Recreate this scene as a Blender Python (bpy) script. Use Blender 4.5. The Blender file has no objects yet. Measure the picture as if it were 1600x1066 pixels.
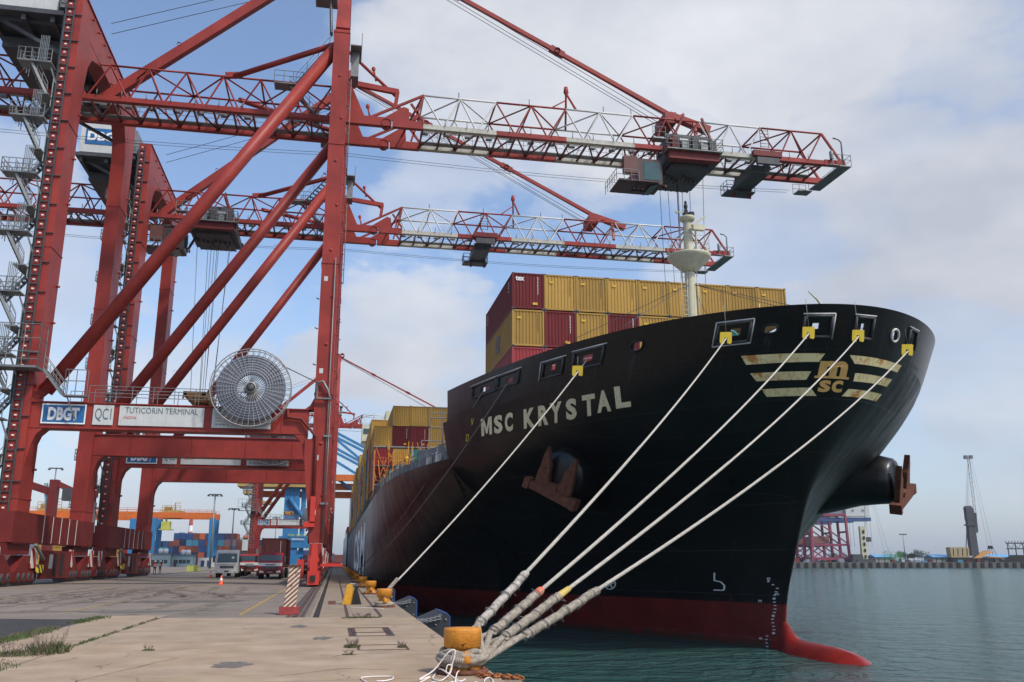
import bpy, bmesh, math, random
from mathutils import Vector, Matrix
random.seed(7)
SC = bpy.context.scene
COL = SC.collection
R = math.radians

# ------------------------------------------------------------------ camera
PITCH, YAW, CAM_H = R(13.881), R(10.949), 1.8
cam = bpy.data.cameras.new('camera')
cam.lens = 36 * 1390 / 1600
cam.clip_start, cam.clip_end = 0.1, 6000
camo = bpy.data.objects.new('camera', cam)
COL.objects.link(camo)
camo.location = (0, 0, CAM_H)
camo.rotation_euler = (R(90) + PITCH, 0, -YAW)
SC.camera = camo
FW = Vector((math.sin(YAW) * math.cos(PITCH), math.cos(YAW) * math.cos(PITCH), math.sin(PITCH)))
RT = Vector((math.cos(YAW), -math.sin(YAW), 0))
UPV = RT.cross(FW)
CAM = Vector((0, 0, CAM_H))
FH = Vector((math.sin(YAW), math.cos(YAW), 0))


def ray(u, v):
    return RT * (u - 800) + UPV * (533 - v) + FW * 1390


def at_y(u, v, y):
    r = ray(u, v); return CAM + r * (y / r.y)


def at_z(u, v, z):
    r = ray(u, v); return CAM + r * ((z - CAM_H) / r.z)


# ------------------------------------------------------------------ world: sky and clouds
SUN_EL, SUN_AZ = R(50), R(140)      # azimuth from +Y towards +X
w = bpy.data.worlds.new('World'); SC.world = w
w.use_nodes = True
nt = w.node_tree; N = nt.nodes; L = nt.links
N.clear()
out = N.new('ShaderNodeOutputWorld'); bg = N.new('ShaderNodeBackground')
bg.inputs[1].default_value = 0.1
L.new(bg.outputs[0], out.inputs[0])
sky = N.new('ShaderNodeTexSky'); sky.sky_type = 'NISHITA'; sky.sun_disc = False
sky.sun_elevation = SUN_EL; sky.sun_rotation = SUN_AZ
sky.air_density = 1.0; sky.dust_density = 1.6; sky.ozone_density = 1.5
tc = N.new('ShaderNodeTexCoord')


def nmath(op, a, b=None, c=None, clamp=False):
    n = N.new('ShaderNodeMath'); n.operation = op; n.use_clamp = clamp
    for i, x in enumerate((a, b, c)):
        if x is None: continue
        if isinstance(x, (int, float)): n.inputs[i].default_value = x
        else: L.new(x, n.inputs[i])
    return n.outputs[0]


def nnoise(vec, scale, detail, rough=0.55, dist=0.0):
    n = N.new('ShaderNodeTexNoise'); n.inputs['Scale'].default_value = scale
    n.inputs['Detail'].default_value = detail; n.inputs['Roughness'].default_value = rough
    n.inputs['Distortion'].default_value = dist
    L.new(vec, n.inputs['Vector']); return n


mp = N.new('ShaderNodeMapping'); mp.inputs['Scale'].default_value = (1, 1, 1.9)
L.new(tc.outputs['Generated'], mp.inputs[0])
warp = nnoise(mp.outputs[0], 4.0, 7, 0.55)
vm = N.new('ShaderNodeVectorMath'); vm.operation = 'SUBTRACT'
L.new(warp.outputs['Color'], vm.inputs[0]); vm.inputs[1].default_value = (.5, .5, .5)
vs = N.new('ShaderNodeVectorMath'); vs.operation = 'SCALE'
L.new(vm.outputs[0], vs.inputs[0]); vs.inputs['Scale'].default_value = 0.36
va = N.new('ShaderNodeVectorMath'); va.operation = 'ADD'
L.new(tc.outputs['Generated'], va.inputs[0]); L.new(vs.outputs[0], va.inputs[1])
vn = N.new('ShaderNodeVectorMath'); vn.operation = 'NORMALIZE'; L.new(va.outputs[0], vn.inputs[0])
# cloud banks: where they stand in the sky (direction) and how wide
BANKS = [(790, 60, 10.5, .95), (960, 90, 12, 1), (1220, 50, 10, 1.25), (1090, 130, 7, .9), (1290, 70, 8, 1.0), (1180, 10, 8.5, 1), (1480, -60, 8, .9), (1000, 250, 6.5, .5), (680, 150, 5, .7),
         (1400, 350, 8, .95), (1540, 330, 8, 1.0), (1330, 260, 3.5, .8), (1290, 280, 4, .45), (1480, 430, 9, .7), (1180, 420, 7, .7),
         (620, 540, 6, .9), (500, 545, 4.5, .8), (700, 590, 5, .5), (640, 270, 4.5, .55), (860, 330, 4, .45), (640, 50, 4, .6),
         (110, 440, 5, .55), (20, 270, 3, .6), (300, 700, 7, .55), (560, 680, 6, .5), (150, 800, 6, .5), (330, 500, 4, .25),
         (1500, 560, 9, .4), (1250, 700, 8, .15), (330, 800, 3, .6), (-500, 300, 14, .8), (2200, 400, 22, .8),
         (900, -900, 13, .7), (300, -1500, 14, .6)]
acc = None
for (u, v, wd, amp) in BANKS:
    d = ray(u, v).normalized()
    dp = N.new('ShaderNodeVectorMath'); dp.operation = 'DOT_PRODUCT'
    L.new(vn.outputs[0], dp.inputs[0]); dp.inputs[1].default_value = d
    mr = N.new('ShaderNodeMapRange'); mr.interpolation_type = 'SMOOTHERSTEP'
    mr.inputs['From Min'].default_value = math.cos(R(wd * 1.2)); mr.inputs['From Max'].default_value = math.cos(R(wd * .5))
    mr.inputs['To Max'].default_value = amp
    L.new(dp.outputs['Value'], mr.inputs['Value'])
    acc = mr.outputs[0] if acc is None else nmath('MAXIMUM', acc, mr.outputs[0])
fine = nnoise(mp.outputs[0], 6, 7, 0.52)
dens = nmath('MULTIPLY_ADD', nmath('SUBTRACT', fine.outputs['Fac'], .5), .95, acc, clamp=True)
dens = nmath('MULTIPLY', dens, nmath('MULTIPLY_ADD', acc, 1.6, .12, clamp=True), clamp=True)
shade = nnoise(mp.outputs[0], 2.6, 5, 0.55)
cr = N.new('ShaderNodeValToRGB')
cr.color_ramp.elements[0].position = .34; cr.color_ramp.elements[0].color = (5.2, 5.6, 6.5, 1)
cr.color_ramp.elements[1].position = .66; cr.color_ramp.elements[1].color = (8.3, 8.5, 9.0, 1)
L.new(shade.outputs['Fac'], cr.inputs[0])
# thin veil low over the horizon
sp = N.new('ShaderNodeSeparateXYZ'); L.new(tc.outputs['Generated'], sp.inputs[0])
veil = N.new('ShaderNodeMapRange'); veil.interpolation_type = 'SMOOTHSTEP'
veil.inputs['From Min'].default_value = .34; veil.inputs['From Max'].default_value = -.02
veil.inputs['To Max'].default_value = .55
L.new(sp.outputs['Z'], veil.inputs['Value'])
gain = N.new('ShaderNodeMix'); gain.data_type = 'RGBA'; gain.blend_type = 'MULTIPLY'; gain.inputs['Factor'].default_value = 1
L.new(sky.outputs[0], gain.inputs['A']); gain.inputs['B'].default_value = (2.05, 2.05, 2.1, 1)
m1 = N.new('ShaderNodeMix'); m1.data_type = 'RGBA'
L.new(veil.outputs[0], m1.inputs['Factor']); L.new(gain.outputs['Result'], m1.inputs['A']); m1.inputs['B'].default_value = (4.0, 4.8, 6.6, 1)
m2 = N.new('ShaderNodeMix'); m2.data_type = 'RGBA'
L.new(dens, m2.inputs['Factor']); L.new(m1.outputs['Result'], m2.inputs['A']); L.new(cr.outputs[0], m2.inputs['B'])
L.new(m2.outputs['Result'], bg.inputs[0])

sun = bpy.data.lights.new('sun', 'SUN'); sun.energy = 3.0; sun.angle = R(4); sun.color = (1, .95, .88)
suno = bpy.data.objects.new('sun', sun); COL.objects.link(suno)
sd = Vector((math.sin(SUN_AZ) * math.cos(SUN_EL), math.cos(SUN_AZ) * math.cos(SUN_EL), math.sin(SUN_EL)))
suno.rotation_euler = sd.to_track_quat('Z', 'Y').to_euler()
SC.view_settings.view_transform = 'Standard'; SC.view_settings.look = 'None'
SC.view_settings.exposure = 0.0; SC.view_settings.gamma = 1
SC.render.engine = 'CYCLES'
SC.cycles.max_bounces = 5; SC.cycles.use_denoising = True
SC.render.resolution_x, SC.render.resolution_y = 1024, 682

HAZE = 0.00009

# ------------------------------------------------------------------ materials
MATS = {}


def mat(name, col, rough=.55, metal=0.0, var=.18, scale=1.2, rust=0.0, rustcol=(.16, .05, .02), streak=0.0,
        bump=0.0, bscale=8, spec=.5, ior=1.45, coat=0.0, emit=None):
    if name in MATS: return MATS[name]
    m = bpy.data.materials.new(name); m.use_nodes = True; MATS[name] = m
    t = m.node_tree; n = t.nodes; l = t.links
    b = n['Principled BSDF']
    b.inputs['Roughness'].default_value = rough; b.inputs['Metallic'].default_value = metal
    b.inputs['IOR'].default_value = ior; b.inputs['Specular IOR Level'].default_value = spec
    b.inputs['Coat Weight'].default_value = coat
    c = n.new('ShaderNodeTexCoord')

    def nz(sc, det, src=None, rg=.6):
        x = n.new('ShaderNodeTexNoise'); x.inputs['Scale'].default_value = sc; x.inputs['Detail'].default_value = det
        x.inputs['Roughness'].default_value = rg
        l.new(src or c.outputs['Object'], x.inputs['Vector']); return x.outputs['Fac']
    a = nz(scale, 6)
    mix = n.new('ShaderNodeMix'); mix.data_type = 'RGBA'
    mr = n.new('ShaderNodeMapRange'); mr.inputs['From Min'].default_value = .3; mr.inputs['From Max'].default_value = .7
    l.new(a, mr.inputs['Value']); l.new(mr.outputs[0], mix.inputs['Factor'])
    mix.inputs['A'].default_value = tuple(x * (1 - var) for x in col) + (1,)
    mix.inputs['B'].default_value = tuple(min(1, x * (1 + var)) for x in col) + (1,)
    res = mix.outputs['Result']
    if name.startswith('container_'):
        oi = n.new('ShaderNodeObjectInfo'); om = n.new('ShaderNodeMapRange'); om.inputs['To Min'].default_value = .72; om.inputs['To Max'].default_value = 1.12
        l.new(oi.outputs['Random'], om.inputs['Value']); ov = n.new('ShaderNodeVectorMath'); ov.operation = 'SCALE'; l.new(res, ov.inputs[0]); l.new(om.outputs[0], ov.inputs['Scale']); res = ov.outputs[0]
    if streak > 0:
        q = n.new('ShaderNodeMapping'); q.inputs['Scale'].default_value = (3.2, 3.2, .22)
        l.new(c.outputs['Object'], q.inputs[0])
        s_ = nz(1.5, 5, q.outputs[0])
        k = n.new('ShaderNodeMapRange'); k.inputs['From Min'].default_value = .5; k.inputs['From Max'].default_value = .78
        k.inputs['To Max'].default_value = streak
        l.new(s_, k.inputs['Value'])
        mx = n.new('ShaderNodeMix'); mx.data_type = 'RGBA'; l.new(k.outputs[0], mx.inputs['Factor'])
        l.new(res, mx.inputs['A']); mx.inputs['B'].default_value = tuple(x * .45 for x in rustcol) + (1,) if rust == 0 else tuple(rustcol) + (1,)
        res = mx.outputs['Result']
    if rust > 0:
        s_ = nz(scale * 2.7, 9, rg=.7)
        k = n.new('ShaderNodeMapRange'); k.inputs['From Min'].default_value = .68 - rust * .3
        k.inputs['From Max'].default_value = .76 - rust * .3
        l.new(s_, k.inputs['Value'])
        mx = n.new('ShaderNodeMix'); mx.data_type = 'RGBA'; l.new(k.outputs[0], mx.inputs['Factor'])
        l.new(res, mx.inputs['A']); mx.inputs['B'].default_value = tuple(rustcol) + (1,)
        res = mx.outputs['Result']
        rr = n.new('ShaderNodeMapRange'); rr.inputs['To Min'].default_value = rough; rr.inputs['To Max'].default_value = .85
        l.new(k.outputs[0], rr.inputs['Value']); l.new(rr.outputs[0], b.inputs['Roughness'])
    l.new(res, b.inputs['Base Color'])
    if bump > 0:
        bp = n.new('ShaderNodeBump'); bp.inputs['Strength'].default_value = bump; bp.inputs['Distance'].default_value = .05
        l.new(nz(bscale, 6), bp.inputs['Height']); l.new(bp.outputs[0], b.inputs['Normal'])
    if emit:
        b.inputs['Emission Color'].default_value = emit + (1,); b.inputs['Emission Strength'].default_value = 1
    m.diffuse_color = tuple(min(1, x) for x in col) + (1,)
    return m


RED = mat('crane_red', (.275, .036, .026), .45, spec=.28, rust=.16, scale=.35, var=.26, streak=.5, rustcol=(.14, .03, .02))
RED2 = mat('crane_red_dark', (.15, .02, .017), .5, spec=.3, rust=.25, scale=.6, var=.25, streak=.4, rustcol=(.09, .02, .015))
REDB = mat('bright_red', (.55, .04, .025), .4, var=.12, rust=.03)
WHT = mat('truss_white', (.62, .62, .57), .5, rust=.12, scale=.8, var=.14, rustcol=(.25, .12, .06))
GRY = mat('galvanised', (.20, .21, .205), .5, metal=.4, var=.2, rust=.06)
DGRY = mat('dark_metal', (.055, .055, .058), .55, var=.3, rust=.15)
BLK = mat('black_rubber', (.018, .018, .019), .7)
GRATE = mat('grating', (.16, .17, .16), .6, metal=.4, var=.3)
CABLE = mat('wire_rope', (.09, .09, .1), .5, metal=.5)
PANEL = mat('white_panel', (.52, .53, .50), .45, streak=.2, var=.08)
BLUE = mat('sign_blue', (.015, .12, .30), .4, var=.25, scale=2)
TXTW = mat('letter_white', (.74, .75, .72), .5, var=.05)
TXTK = mat('letter_dark', (.03, .035, .04), .5)
TXTG = mat('letter_green_grey', (.10, .15, .16), .5)
TXTR = mat('letter_red', (.5, .08, .06), .5)
GLASS = mat('dark_glass', (.02, .05, .055), .08, spec=.8)
GLASSG = mat('green_glass', (.02, .07, .065), .1, spec=.8)
GOLD = mat('container_gold', (.42, .25, .055), .55, spec=.25, streak=.25, var=.1, scale=.5, rust=.04, rustcol=(.22, .1, .04))
MARO = mat('container_maroon', (.14, .016, .018), .55, spec=.25, streak=.3, var=.12, scale=.5, rust=.04)
CRED = mat('container_red', (.36, .03, .035), .5, streak=.2, var=.1, scale=.5)
CBLU = mat('container_blue', (.022, .06, .17), .5, streak=.3, var=.15)
CNAV = mat('container_navy', (.015, .025, .07), .5, streak=.3, var=.15)
CORG = mat('container_orange', (.42, .10, .03), .5, streak=.3, var=.15)
CBRN = mat('container_brown', (.17, .05, .035), .5, streak=.3, var=.15)
CGRN = mat('container_green', (.04, .22, .17), .5, streak=.3, var=.15)
CSKY = mat('container_light_blue', (.05, .2, .3), .5, streak=.3, var=.15)
CGRY = mat('container_grey', (.22, .24, .27), .5, streak=.3, var=.15)
YEL = mat('marking_yellow', (.62, .30, .02), .5, var=.2, scale=6, rust=.12, rustcol=(.12, .05, .02))
BOLY = mat('bollard_yellow', (.60, .23, .02), .5, var=.3, scale=3.2, rust=.34, rustcol=(.07, .022, .01), streak=.45, bump=.5, bscale=12)
RGY = mat('guard_yellow', (.78, .56, .05), .5, var=.1)
CREAM = mat('cream_paint', (.50, .47, .33), .5, rust=.06, streak=.25, rustcol=(.25, .11, .04))
DECKG = mat('deck_grey', (.20, .23, .25), .6, rust=.1, var=.2, streak=.3)
TEAL = mat('horn_teal', (.10, .33, .32), .4)
LASH = mat('lashing_orange', (.5, .17, .03), .6, var=.3, scale=3)
ROPE = mat('rope_white', (.50, .46, .39), .85, var=.18, scale=9, bump=.6, bscale=60)
ROPEG = mat('rope_weathered', (.42, .36, .285), .9, var=.38, scale=14, bump=1.0, bscale=45)
ROPEB = mat('rope_grey', (.22, .21, .19), .85, var=.2, scale=6)
LINEW = mat('heaving_line', (.75, .68, .62), .8, var=.1)
RUST = mat('rusty_iron', (.12, .042, .022), .85, var=.45, scale=4, rust=.4, rustcol=(.20, .08, .04), bump=.9, bscale=10)
OCH = mat('orange_beam', (.56, .13, .02), .5, var=.15)
CBL = mat('crane_blue', (.03, .17, .36), .5, var=.15)
SEABL = mat('sea_crane_blue', (.05, .09, .22), .6)
PINK = mat('faded_red', (.24, .045, .075), .6, var=.15)


def stripes(name, c1, c2, period, ang, rust=.3):
    m = bpy.data.materials.new(name); m.use_nodes = True
    t = m.node_tree; n = t.nodes; l = t.links; b = n['Principled BSDF']; b.inputs['Roughness'].default_value = .6
    c = n.new('ShaderNodeTexCoord'); s = n.new('ShaderNodeSeparateXYZ'); l.new(c.outputs['Object'], s.inputs[0])

    def M(op, a, bb=None):
        x = n.new('ShaderNodeMath'); x.operation = op
        for i, q in enumerate((a, bb)):
            if q is None: continue
            if isinstance(q, (int, float)): x.inputs[i].default_value = q
            else: l.new(q, x.inputs[i])
        return x.outputs[0]
    h = M('ADD', s.outputs['X'], s.outputs['Y'])
    f = M('FRACT', M('DIVIDE', M('ADD', M('MULTIPLY', h, math.sin(ang)), M('MULTIPLY', s.outputs['Z'], math.cos(ang))), period))
    g = M('GREATER_THAN', f, .5)
    x = n.new('ShaderNodeTexNoise'); x.inputs['Scale'].default_value = 9; x.inputs['Detail'].default_value = 8
    l.new(c.outputs['Object'], x.inputs['Vector'])
    mx = n.new('ShaderNodeMix'); mx.data_type = 'RGBA'; l.new(g, mx.inputs['Factor'])
    mx.inputs['A'].default_value = c1 + (1,); mx.inputs['B'].default_value = c2 + (1,)
    my = n.new('ShaderNodeMix'); my.data_type = 'RGBA'
    l.new(M('GREATER_THAN', x.outputs['Fac'], .72 - rust * .3), my.inputs['Factor'])
    l.new(mx.outputs['Result'], my.inputs['A']); my.inputs['B'].default_value = (.11, .05, .03, 1)
    l.new(my.outputs['Result'], b.inputs['Base Color'])
    return m


STR_RW = stripes('red_white_stripes', (.35, .03, .03), (.6, .58, .52), 1.1, R(55), .1)
STR_POST = stripes('worn_post_stripes', (.17, .05, .03), (.58, .50, .38), .115, R(-42), .3)
STR_YB = stripes('yellow_black_stripes', (.02, .02, .02), (.6, .45, .03), .5, R(45), .1)

# ------------------------------------------------------------------ mesh building
ORG = {}


class MB:
    def __init__(s): s.v = []; s.f = []; s.m = []; s.s = []

    def add(s, vs, fs, mi=0, smooth=False):
        o = len(s.v); s.v += [tuple(x) for x in vs]
        for f in fs: s.f.append(tuple(i + o for i in f)); s.m.append(mi); s.s.append(smooth)
        return s

    def box(s, x0, y0, z0, x1, y1, z1, mi=0):
        return s.add([(x0, y0, z0), (x1, y0, z0), (x1, y1, z0), (x0, y1, z0), (x0, y0, z1), (x1, y0, z1), (x1, y1, z1), (x0, y1, z1)],
                     [(0, 3, 2, 1), (4, 5, 6, 7), (0, 1, 5, 4), (1, 2, 6, 5), (2, 3, 7, 6), (3, 0, 4, 7)], mi)

    def frust(s, p, q, wp, hp, wq, hq, mi=0, side=None):
        p = Vector(p); q = Vector(q); d = (q - p).normalized()
        a = Vector(side) if side else (Vector((1, 0, 0)) if abs(d.z) > .9 else Vector((0, 0, 1)).cross(d))
        a = (a - d * a.dot(d)).normalized(); b = d.cross(a)
        vs = [c + a * (i * w_ / 2) + b * (j * h_ / 2) for c, w_, h_ in ((p, wp, hp), (q, wq, hq)) for i, j in ((-1, -1), (1, -1), (1, 1), (-1, 1))]
        return s.add(vs, [(0, 3, 2, 1), (4, 5, 6, 7), (0, 1, 5, 4), (1, 2, 6, 5), (2, 3, 7, 6), (3, 0, 4, 7)], mi)

    def bar(s, p, q, w_, h_=None, mi=0, side=None):
        h_ = w_ if h_ is None else h_
        return s.frust(p, q, w_, h_, w_, h_, mi, side)

    def tube(s, p, q, r, n=8, r2=None, mi=0, caps=True):
        return s.path([p, q], r, n, r2, mi, caps)

    def path(s, pts, r, n=6, r2=None, mi=0, caps=True, closed=False):
        pts = [Vector(p) for p in pts]; r2 = r if r2 is None else r2
        ts = []
        for i in range(len(pts)):
            if closed: t_ = pts[(i + 1) % len(pts)] - pts[i - 1]
            else: t_ = pts[min(i + 1, len(pts) - 1)] - pts[max(i - 1, 0)]
            ts.append(t_.normalized())
        a = Vector((0, 0, 1)) if abs(ts[0].z) < .9 else Vector((1, 0, 0))
        vs = []
        for i, (p, t_) in enumerate(zip(pts, ts)):
            a = (a - t_ * a.dot(t_)).normalized(); b = t_.cross(a)
            k = i / max(1, len(pts) - 1)
            rr = r[i] if isinstance(r, (list, tuple)) else r + (r2 - r) * k
            vs += [p + (a * math.cos(2 * math.pi * j / n) + b * math.sin(2 * math.pi * j / n)) * rr for j in range(n)]
        fs = [(i * n + j, i * n + (j + 1) % n, (i + 1) * n + (j + 1) % n, (i + 1) * n + j) for i in range(len(pts) - 1) for j in range(n)]
        if closed:
            i = len(pts) - 1; fs += [(i * n + j, i * n + (j + 1) % n, (j + 1) % n, j) for j in range(n)]
        s.add(vs, fs, mi, True)
        if caps and not closed:
            o = len(s.v) - len(vs)
            s.f += [tuple(o + j for j in reversed(range(n))), tuple(o + (len(pts) - 1) * n + j for j in range(n))]
            s.m += [mi, mi]; s.s += [False, False]
        return s

    def prism(s, poly, p0, ex, ey, ez, mi=0):
        """poly in the plane p0 + x*ex + y*ey, thickness vector ez"""
        p0 = Vector(p0); ex = Vector(ex); ey = Vector(ey); ez = Vector(ez); n = len(poly)
        vs = [p0 + ex * x + ey * y for x, y in poly]; vs += [v_ + ez for v_ in vs]
        fs = [tuple(range(n))[::-1], tuple(range(n, 2 * n))] + [(i, (i + 1) % n, n + (i + 1) % n, n + i) for i in range(n)]
        return s.add(vs, fs, mi)

    def lathe(s, prof, c, axis=(0, 0, 1), n=20, mi=0, smooth=True):
        c = Vector(c); z = Vector(axis).normalized()
        a = Vector((1, 0, 0)) if abs(z.x) < .9 else Vector((0, 1, 0)); a = (a - z * a.dot(z)).normalized(); b = z.cross(a)
        vs = [c + z * h + (a * math.cos(2 * math.pi * j / n) + b * math.sin(2 * math.pi * j / n)) * r for r, h in prof for j in range(n)]
        fs = [(i * n + j, i * n + (j + 1) % n, (i + 1) * n + (j + 1) % n, (i + 1) * n + j) for i in range(len(prof) - 1) for j in range(n)]
        return s.add(vs, fs, mi, smooth)

    def rail(s, pts, h=1.1, r=.03, step=1.8, mi=0, mids=(.55,)):
        pts = [Vector(p) for p in pts]
        for a, b in zip(pts[:-1], pts[1:]):
            ln = (b - a).length
            for k in (h,) + tuple(h * m_ for m_ in mids): s.tube(a + Vector((0, 0, k)), b + Vector((0, 0, k)), r, 4, mi=mi, caps=False)
            c = max(1, round(ln / step))
            for i in range(c + 1):
                p = a + (b - a) * (i / c); s.tube(p, p + Vector((0, 0, h)), r, 4, mi=mi, caps=False)
        return s

    def build(s, name, mats, parent=None, kind=None, loc=None):
        me = bpy.data.meshes.new(name)
        o_ = Vector(ORG.get(parent, (0, 0, 0))) if parent else Vector(loc or (0, 0, 0))
        me.from_pydata([tuple(Vector(x) - o_) for x in s.v], [], s.f)
        if not isinstance(mats, (list, tuple)): mats = [mats]
        for m_ in mats: me.materials.append(m_)
        me.polygons.foreach_set('material_index', s.m); me.polygons.foreach_set('use_smooth', s.s)
        me.update()
        ob = bpy.data.objects.new(name, me); COL.objects.link(ob)
        if parent: ob.parent = parent; ORG[ob] = tuple(o_)
        else: ob.location = o_; ORG[ob] = tuple(o_)
        if kind: ob['kind'] = kind
        return ob


def tag(o, label, cat, group=None, kind=None):
    o['label'] = label; o['category'] = cat
    if group: o['group'] = group
    if kind: o['kind'] = kind
    return o


def thing(name, label, cat, loc, group=None):
    o = bpy.data.objects.new(name, None); o.empty_display_size = .2
    COL.objects.link(o); o.location = loc; ORG[o] = tuple(loc)
    return tag(o, label, cat, group)


def part(o, label): o['label'] = label; return o


def copy_tree(o, parent=None):
    c = o.copy(); COL.objects.link(c); c.parent = parent
    if parent is not None and 'category' in c: del c['category']
    for ch in o.children: copy_tree(ch, c)
    return c


_tc = {}


def text_verts(s_, bold=.02):
    k = (s_, bold)
    if k in _tc: return _tc[k]
    cu = bpy.data.curves.new('t', 'FONT'); cu.body = s_; cu.offset = bold; cu.size = 1; cu.resolution_u = 3
    o = bpy.data.objects.new('t', cu); COL.objects.link(o)
    dg = bpy.context.evaluated_depsgraph_get(); dg.update()
    me = bpy.data.meshes.new_from_object(o.evaluated_get(dg))
    vs = [(v.co.x, v.co.y) for v in me.vertices]; fs = [tuple(p.vertices) for p in me.polygons]
    bpy.data.objects.remove(o); bpy.data.curves.remove(cu); bpy.data.meshes.remove(me)
    x0 = min(x for x, _ in vs); x1 = max(x for x, _ in vs); y0 = min(y for _, y in vs); y1 = max(y for _, y in vs)
    vs = [((x - x0) / (x1 - x0), (y - y0) / (y1 - y0)) for x, y in vs]
    _tc[k] = (vs, fs); return _tc[k]


def put_text(mb, s_, p0, ex, ey, bold=.02, mi=0):
    """text filling the parallelogram p0, p0+ex, p0+ey"""
    vs, fs = text_verts(s_, bold); p0 = Vector(p0); ex = Vector(ex); ey = Vector(ey)
    mb.add([p0 + ex * x + ey * y for x, y in vs], fs, mi); return mb

# ------------------------------------------------------------------ setting: water, quay, aprons
WATER_Z = -2.7
EDGE = 2.65


def ground_mat(name, c1, c2, scale, dark=(.03, .028, .027), cracks=.5, tint=(.2, .12, .07), joint=None, bump=.3, streaky=1.0):
    m = bpy.data.materials.new(name); m.use_nodes = True
    t = m.node_tree; n = t.nodes; l = t.links; b = n['Principled BSDF']; b.inputs['Roughness'].default_value = .85
    b.inputs['Specular IOR Level'].default_value = .3
    c = n.new('ShaderNodeTexCoord')

    def nz(sc, det, rg=.6, vec=None, dist=0):
        x = n.new('ShaderNodeTexNoise'); x.inputs['Scale'].default_value = sc; x.inputs['Detail'].default_value = det
        x.inputs['Roughness'].default_value = rg; x.inputs['Distortion'].default_value = dist
        l.new(vec or c.outputs['Object'], x.inputs['Vector']); return x.outputs['Fac']

    def rng(v_, a, bb, to=1.0):
        x = n.new('ShaderNodeMapRange'); x.inputs['From Min'].default_value = a; x.inputs['From Max'].default_value = bb
        x.inputs['To Max'].default_value = to; l.new(v_, x.inputs['Value']); return x.outputs[0]

    def mixc(f, a, bb):
        x = n.new('ShaderNodeMix'); x.data_type = 'RGBA'; l.new(f, x.inputs['Factor'])
        for s_, q in (('A', a), ('B', bb)):
            if isinstance(q, tuple): x.inputs[s_].default_value = q + (1,)
            else: l.new(q, x.inputs[s_])
        return x.outputs['Result']
    q = n.new('ShaderNodeMapping'); q.inputs['Scale'].default_value = (.35, 1.6, 1); l.new(c.outputs['Object'], q.inputs[0])
    col = mixc(rng(nz(scale, 8), .35, .65), c1, c2)
    col = mixc(rng(nz(.28, 6, .65, None, 1.2), .5, .72, .55), col, tint)
    col = mixc(rng(nz(1.1, 9, .7, q.outputs[0], .6), .56, .75, .5 * streaky), col, tuple(x * .45 for x in c1))
    col = mixc(rng(nz(9, 9, .75), .58, .72, .5), col, tuple(x * .55 for x in c1))
    col = mixc(rng(nz(40, 4, .8), .6, .68, .45), col, dark)
    if cracks > 0:
        wv = nz(1.3, 5); ad = n.new('ShaderNodeVectorMath'); ad.operation = 'MULTIPLY_ADD'
        x = n.new('ShaderNodeTexNoise'); x.inputs['Scale'].default_value = 1.1; x.inputs['Detail'].default_value = 5; l.new(c.outputs['Object'], x.inputs['Vector'])
        l.new(x.outputs['Color'], ad.inputs[0]); ad.inputs[1].default_value = (1.2, 1.2, 0); l.new(c.outputs['Object'], ad.inputs[2])
        vo = n.new('ShaderNodeTexVoronoi'); vo.feature = 'DISTANCE_TO_EDGE'; vo.inputs['Scale'].default_value = .33
        l.new(ad.outputs[0], vo.inputs['Vector'])
        k = rng(vo.outputs['Distance'], .006, .0, cracks)
        mm = n.new('ShaderNodeMath'); mm.operation = 'MULTIPLY'; l.new(k, mm.inputs[0]); l.new(rng(nz(.5, 3), .45, .6), mm.inputs[1])
        col = mixc(mm.outputs[0], col, dark)
    if joint:
        jx, jy = joint
        br = n.new('ShaderNodeTexBrick'); br.offset = 0; br.inputs['Scale'].default_value = 1
        br.inputs['Brick Width'].default_value = jx; br.inputs['Row Height'].default_value = jy
        br.inputs['Mortar Size'].default_value = .02; br.inputs['Mortar Smooth'].default_value = .3
        br.inputs['Color1'].default_value = (1, 1, 1, 1); br.inputs['Color2'].default_value = (.86, .88, .9, 1); br.inputs['Mortar'].default_value = (.4, .38, .36, 1)
        q2 = n.new('ShaderNodeMapping'); q2.inputs['Location'].default_value = (500.37, 503.1, 0); l.new(c.outputs['Object'], q2.inputs[0]); l.new(q2.outputs[0], br.inputs['Vector'])
        x = n.new('ShaderNodeMix'); x.data_type = 'RGBA'; x.blend_type = 'MULTIPLY'; x.inputs['Factor'].default_value = .8
        l.new(col, x.inputs['A']); l.new(br.outputs['Color'], x.inputs['B']); col = x.outputs['Result']
    l.new(col, b.inputs['Base Color'])
    bp = n.new('ShaderNodeBump'); bp.inputs['Strength'].default_value = bump; bp.inputs['Distance'].default_value = .03
    l.new(nz(22, 8, .7), bp.inputs['Height']); l.new(bp.outputs[0], b.inputs['Normal'])
    return m


G_APRON = ground_mat('apron_concrete', (.195, .16, .128), (.245, .203, .162), .5, joint=(7.5, 6), tint=(.13, .11, .10))
G_SLAB = ground_mat('quay_concrete', (.31, .23, .155), (.42, .32, .22), .9, tint=(.34, .21, .11), joint=(4000, 7.4), cracks=.8)
G_SLAB2 = ground_mat('quay_edge_concrete', (.24, .185, .13), (.31, .24, .17), .9, tint=(.25, .18, .12), joint=(4000, 5.5), cracks=.6)
G_ASPH = ground_mat('asphalt', (.035, .034, .033), (.055, .052, .05), 1.2, tint=(.05, .045, .04))
G_WALL = ground_mat('quay_wall', (.10, .095, .085), (.16, .15, .13), 1.5, tint=(.06, .07, .05))
G_RAIL = ground_mat('rail_bed', (.10, .085, .075), (.15, .125, .105), 2, cracks=0, tint=(.08, .05, .04))


def sheet(name, pts, z, m, kind='structure'):
    mb = MB(); mb.add([(x, y, z) for x, y in pts], [tuple(range(len(pts)))]); return mb.build(name, m, kind=kind)


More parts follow.
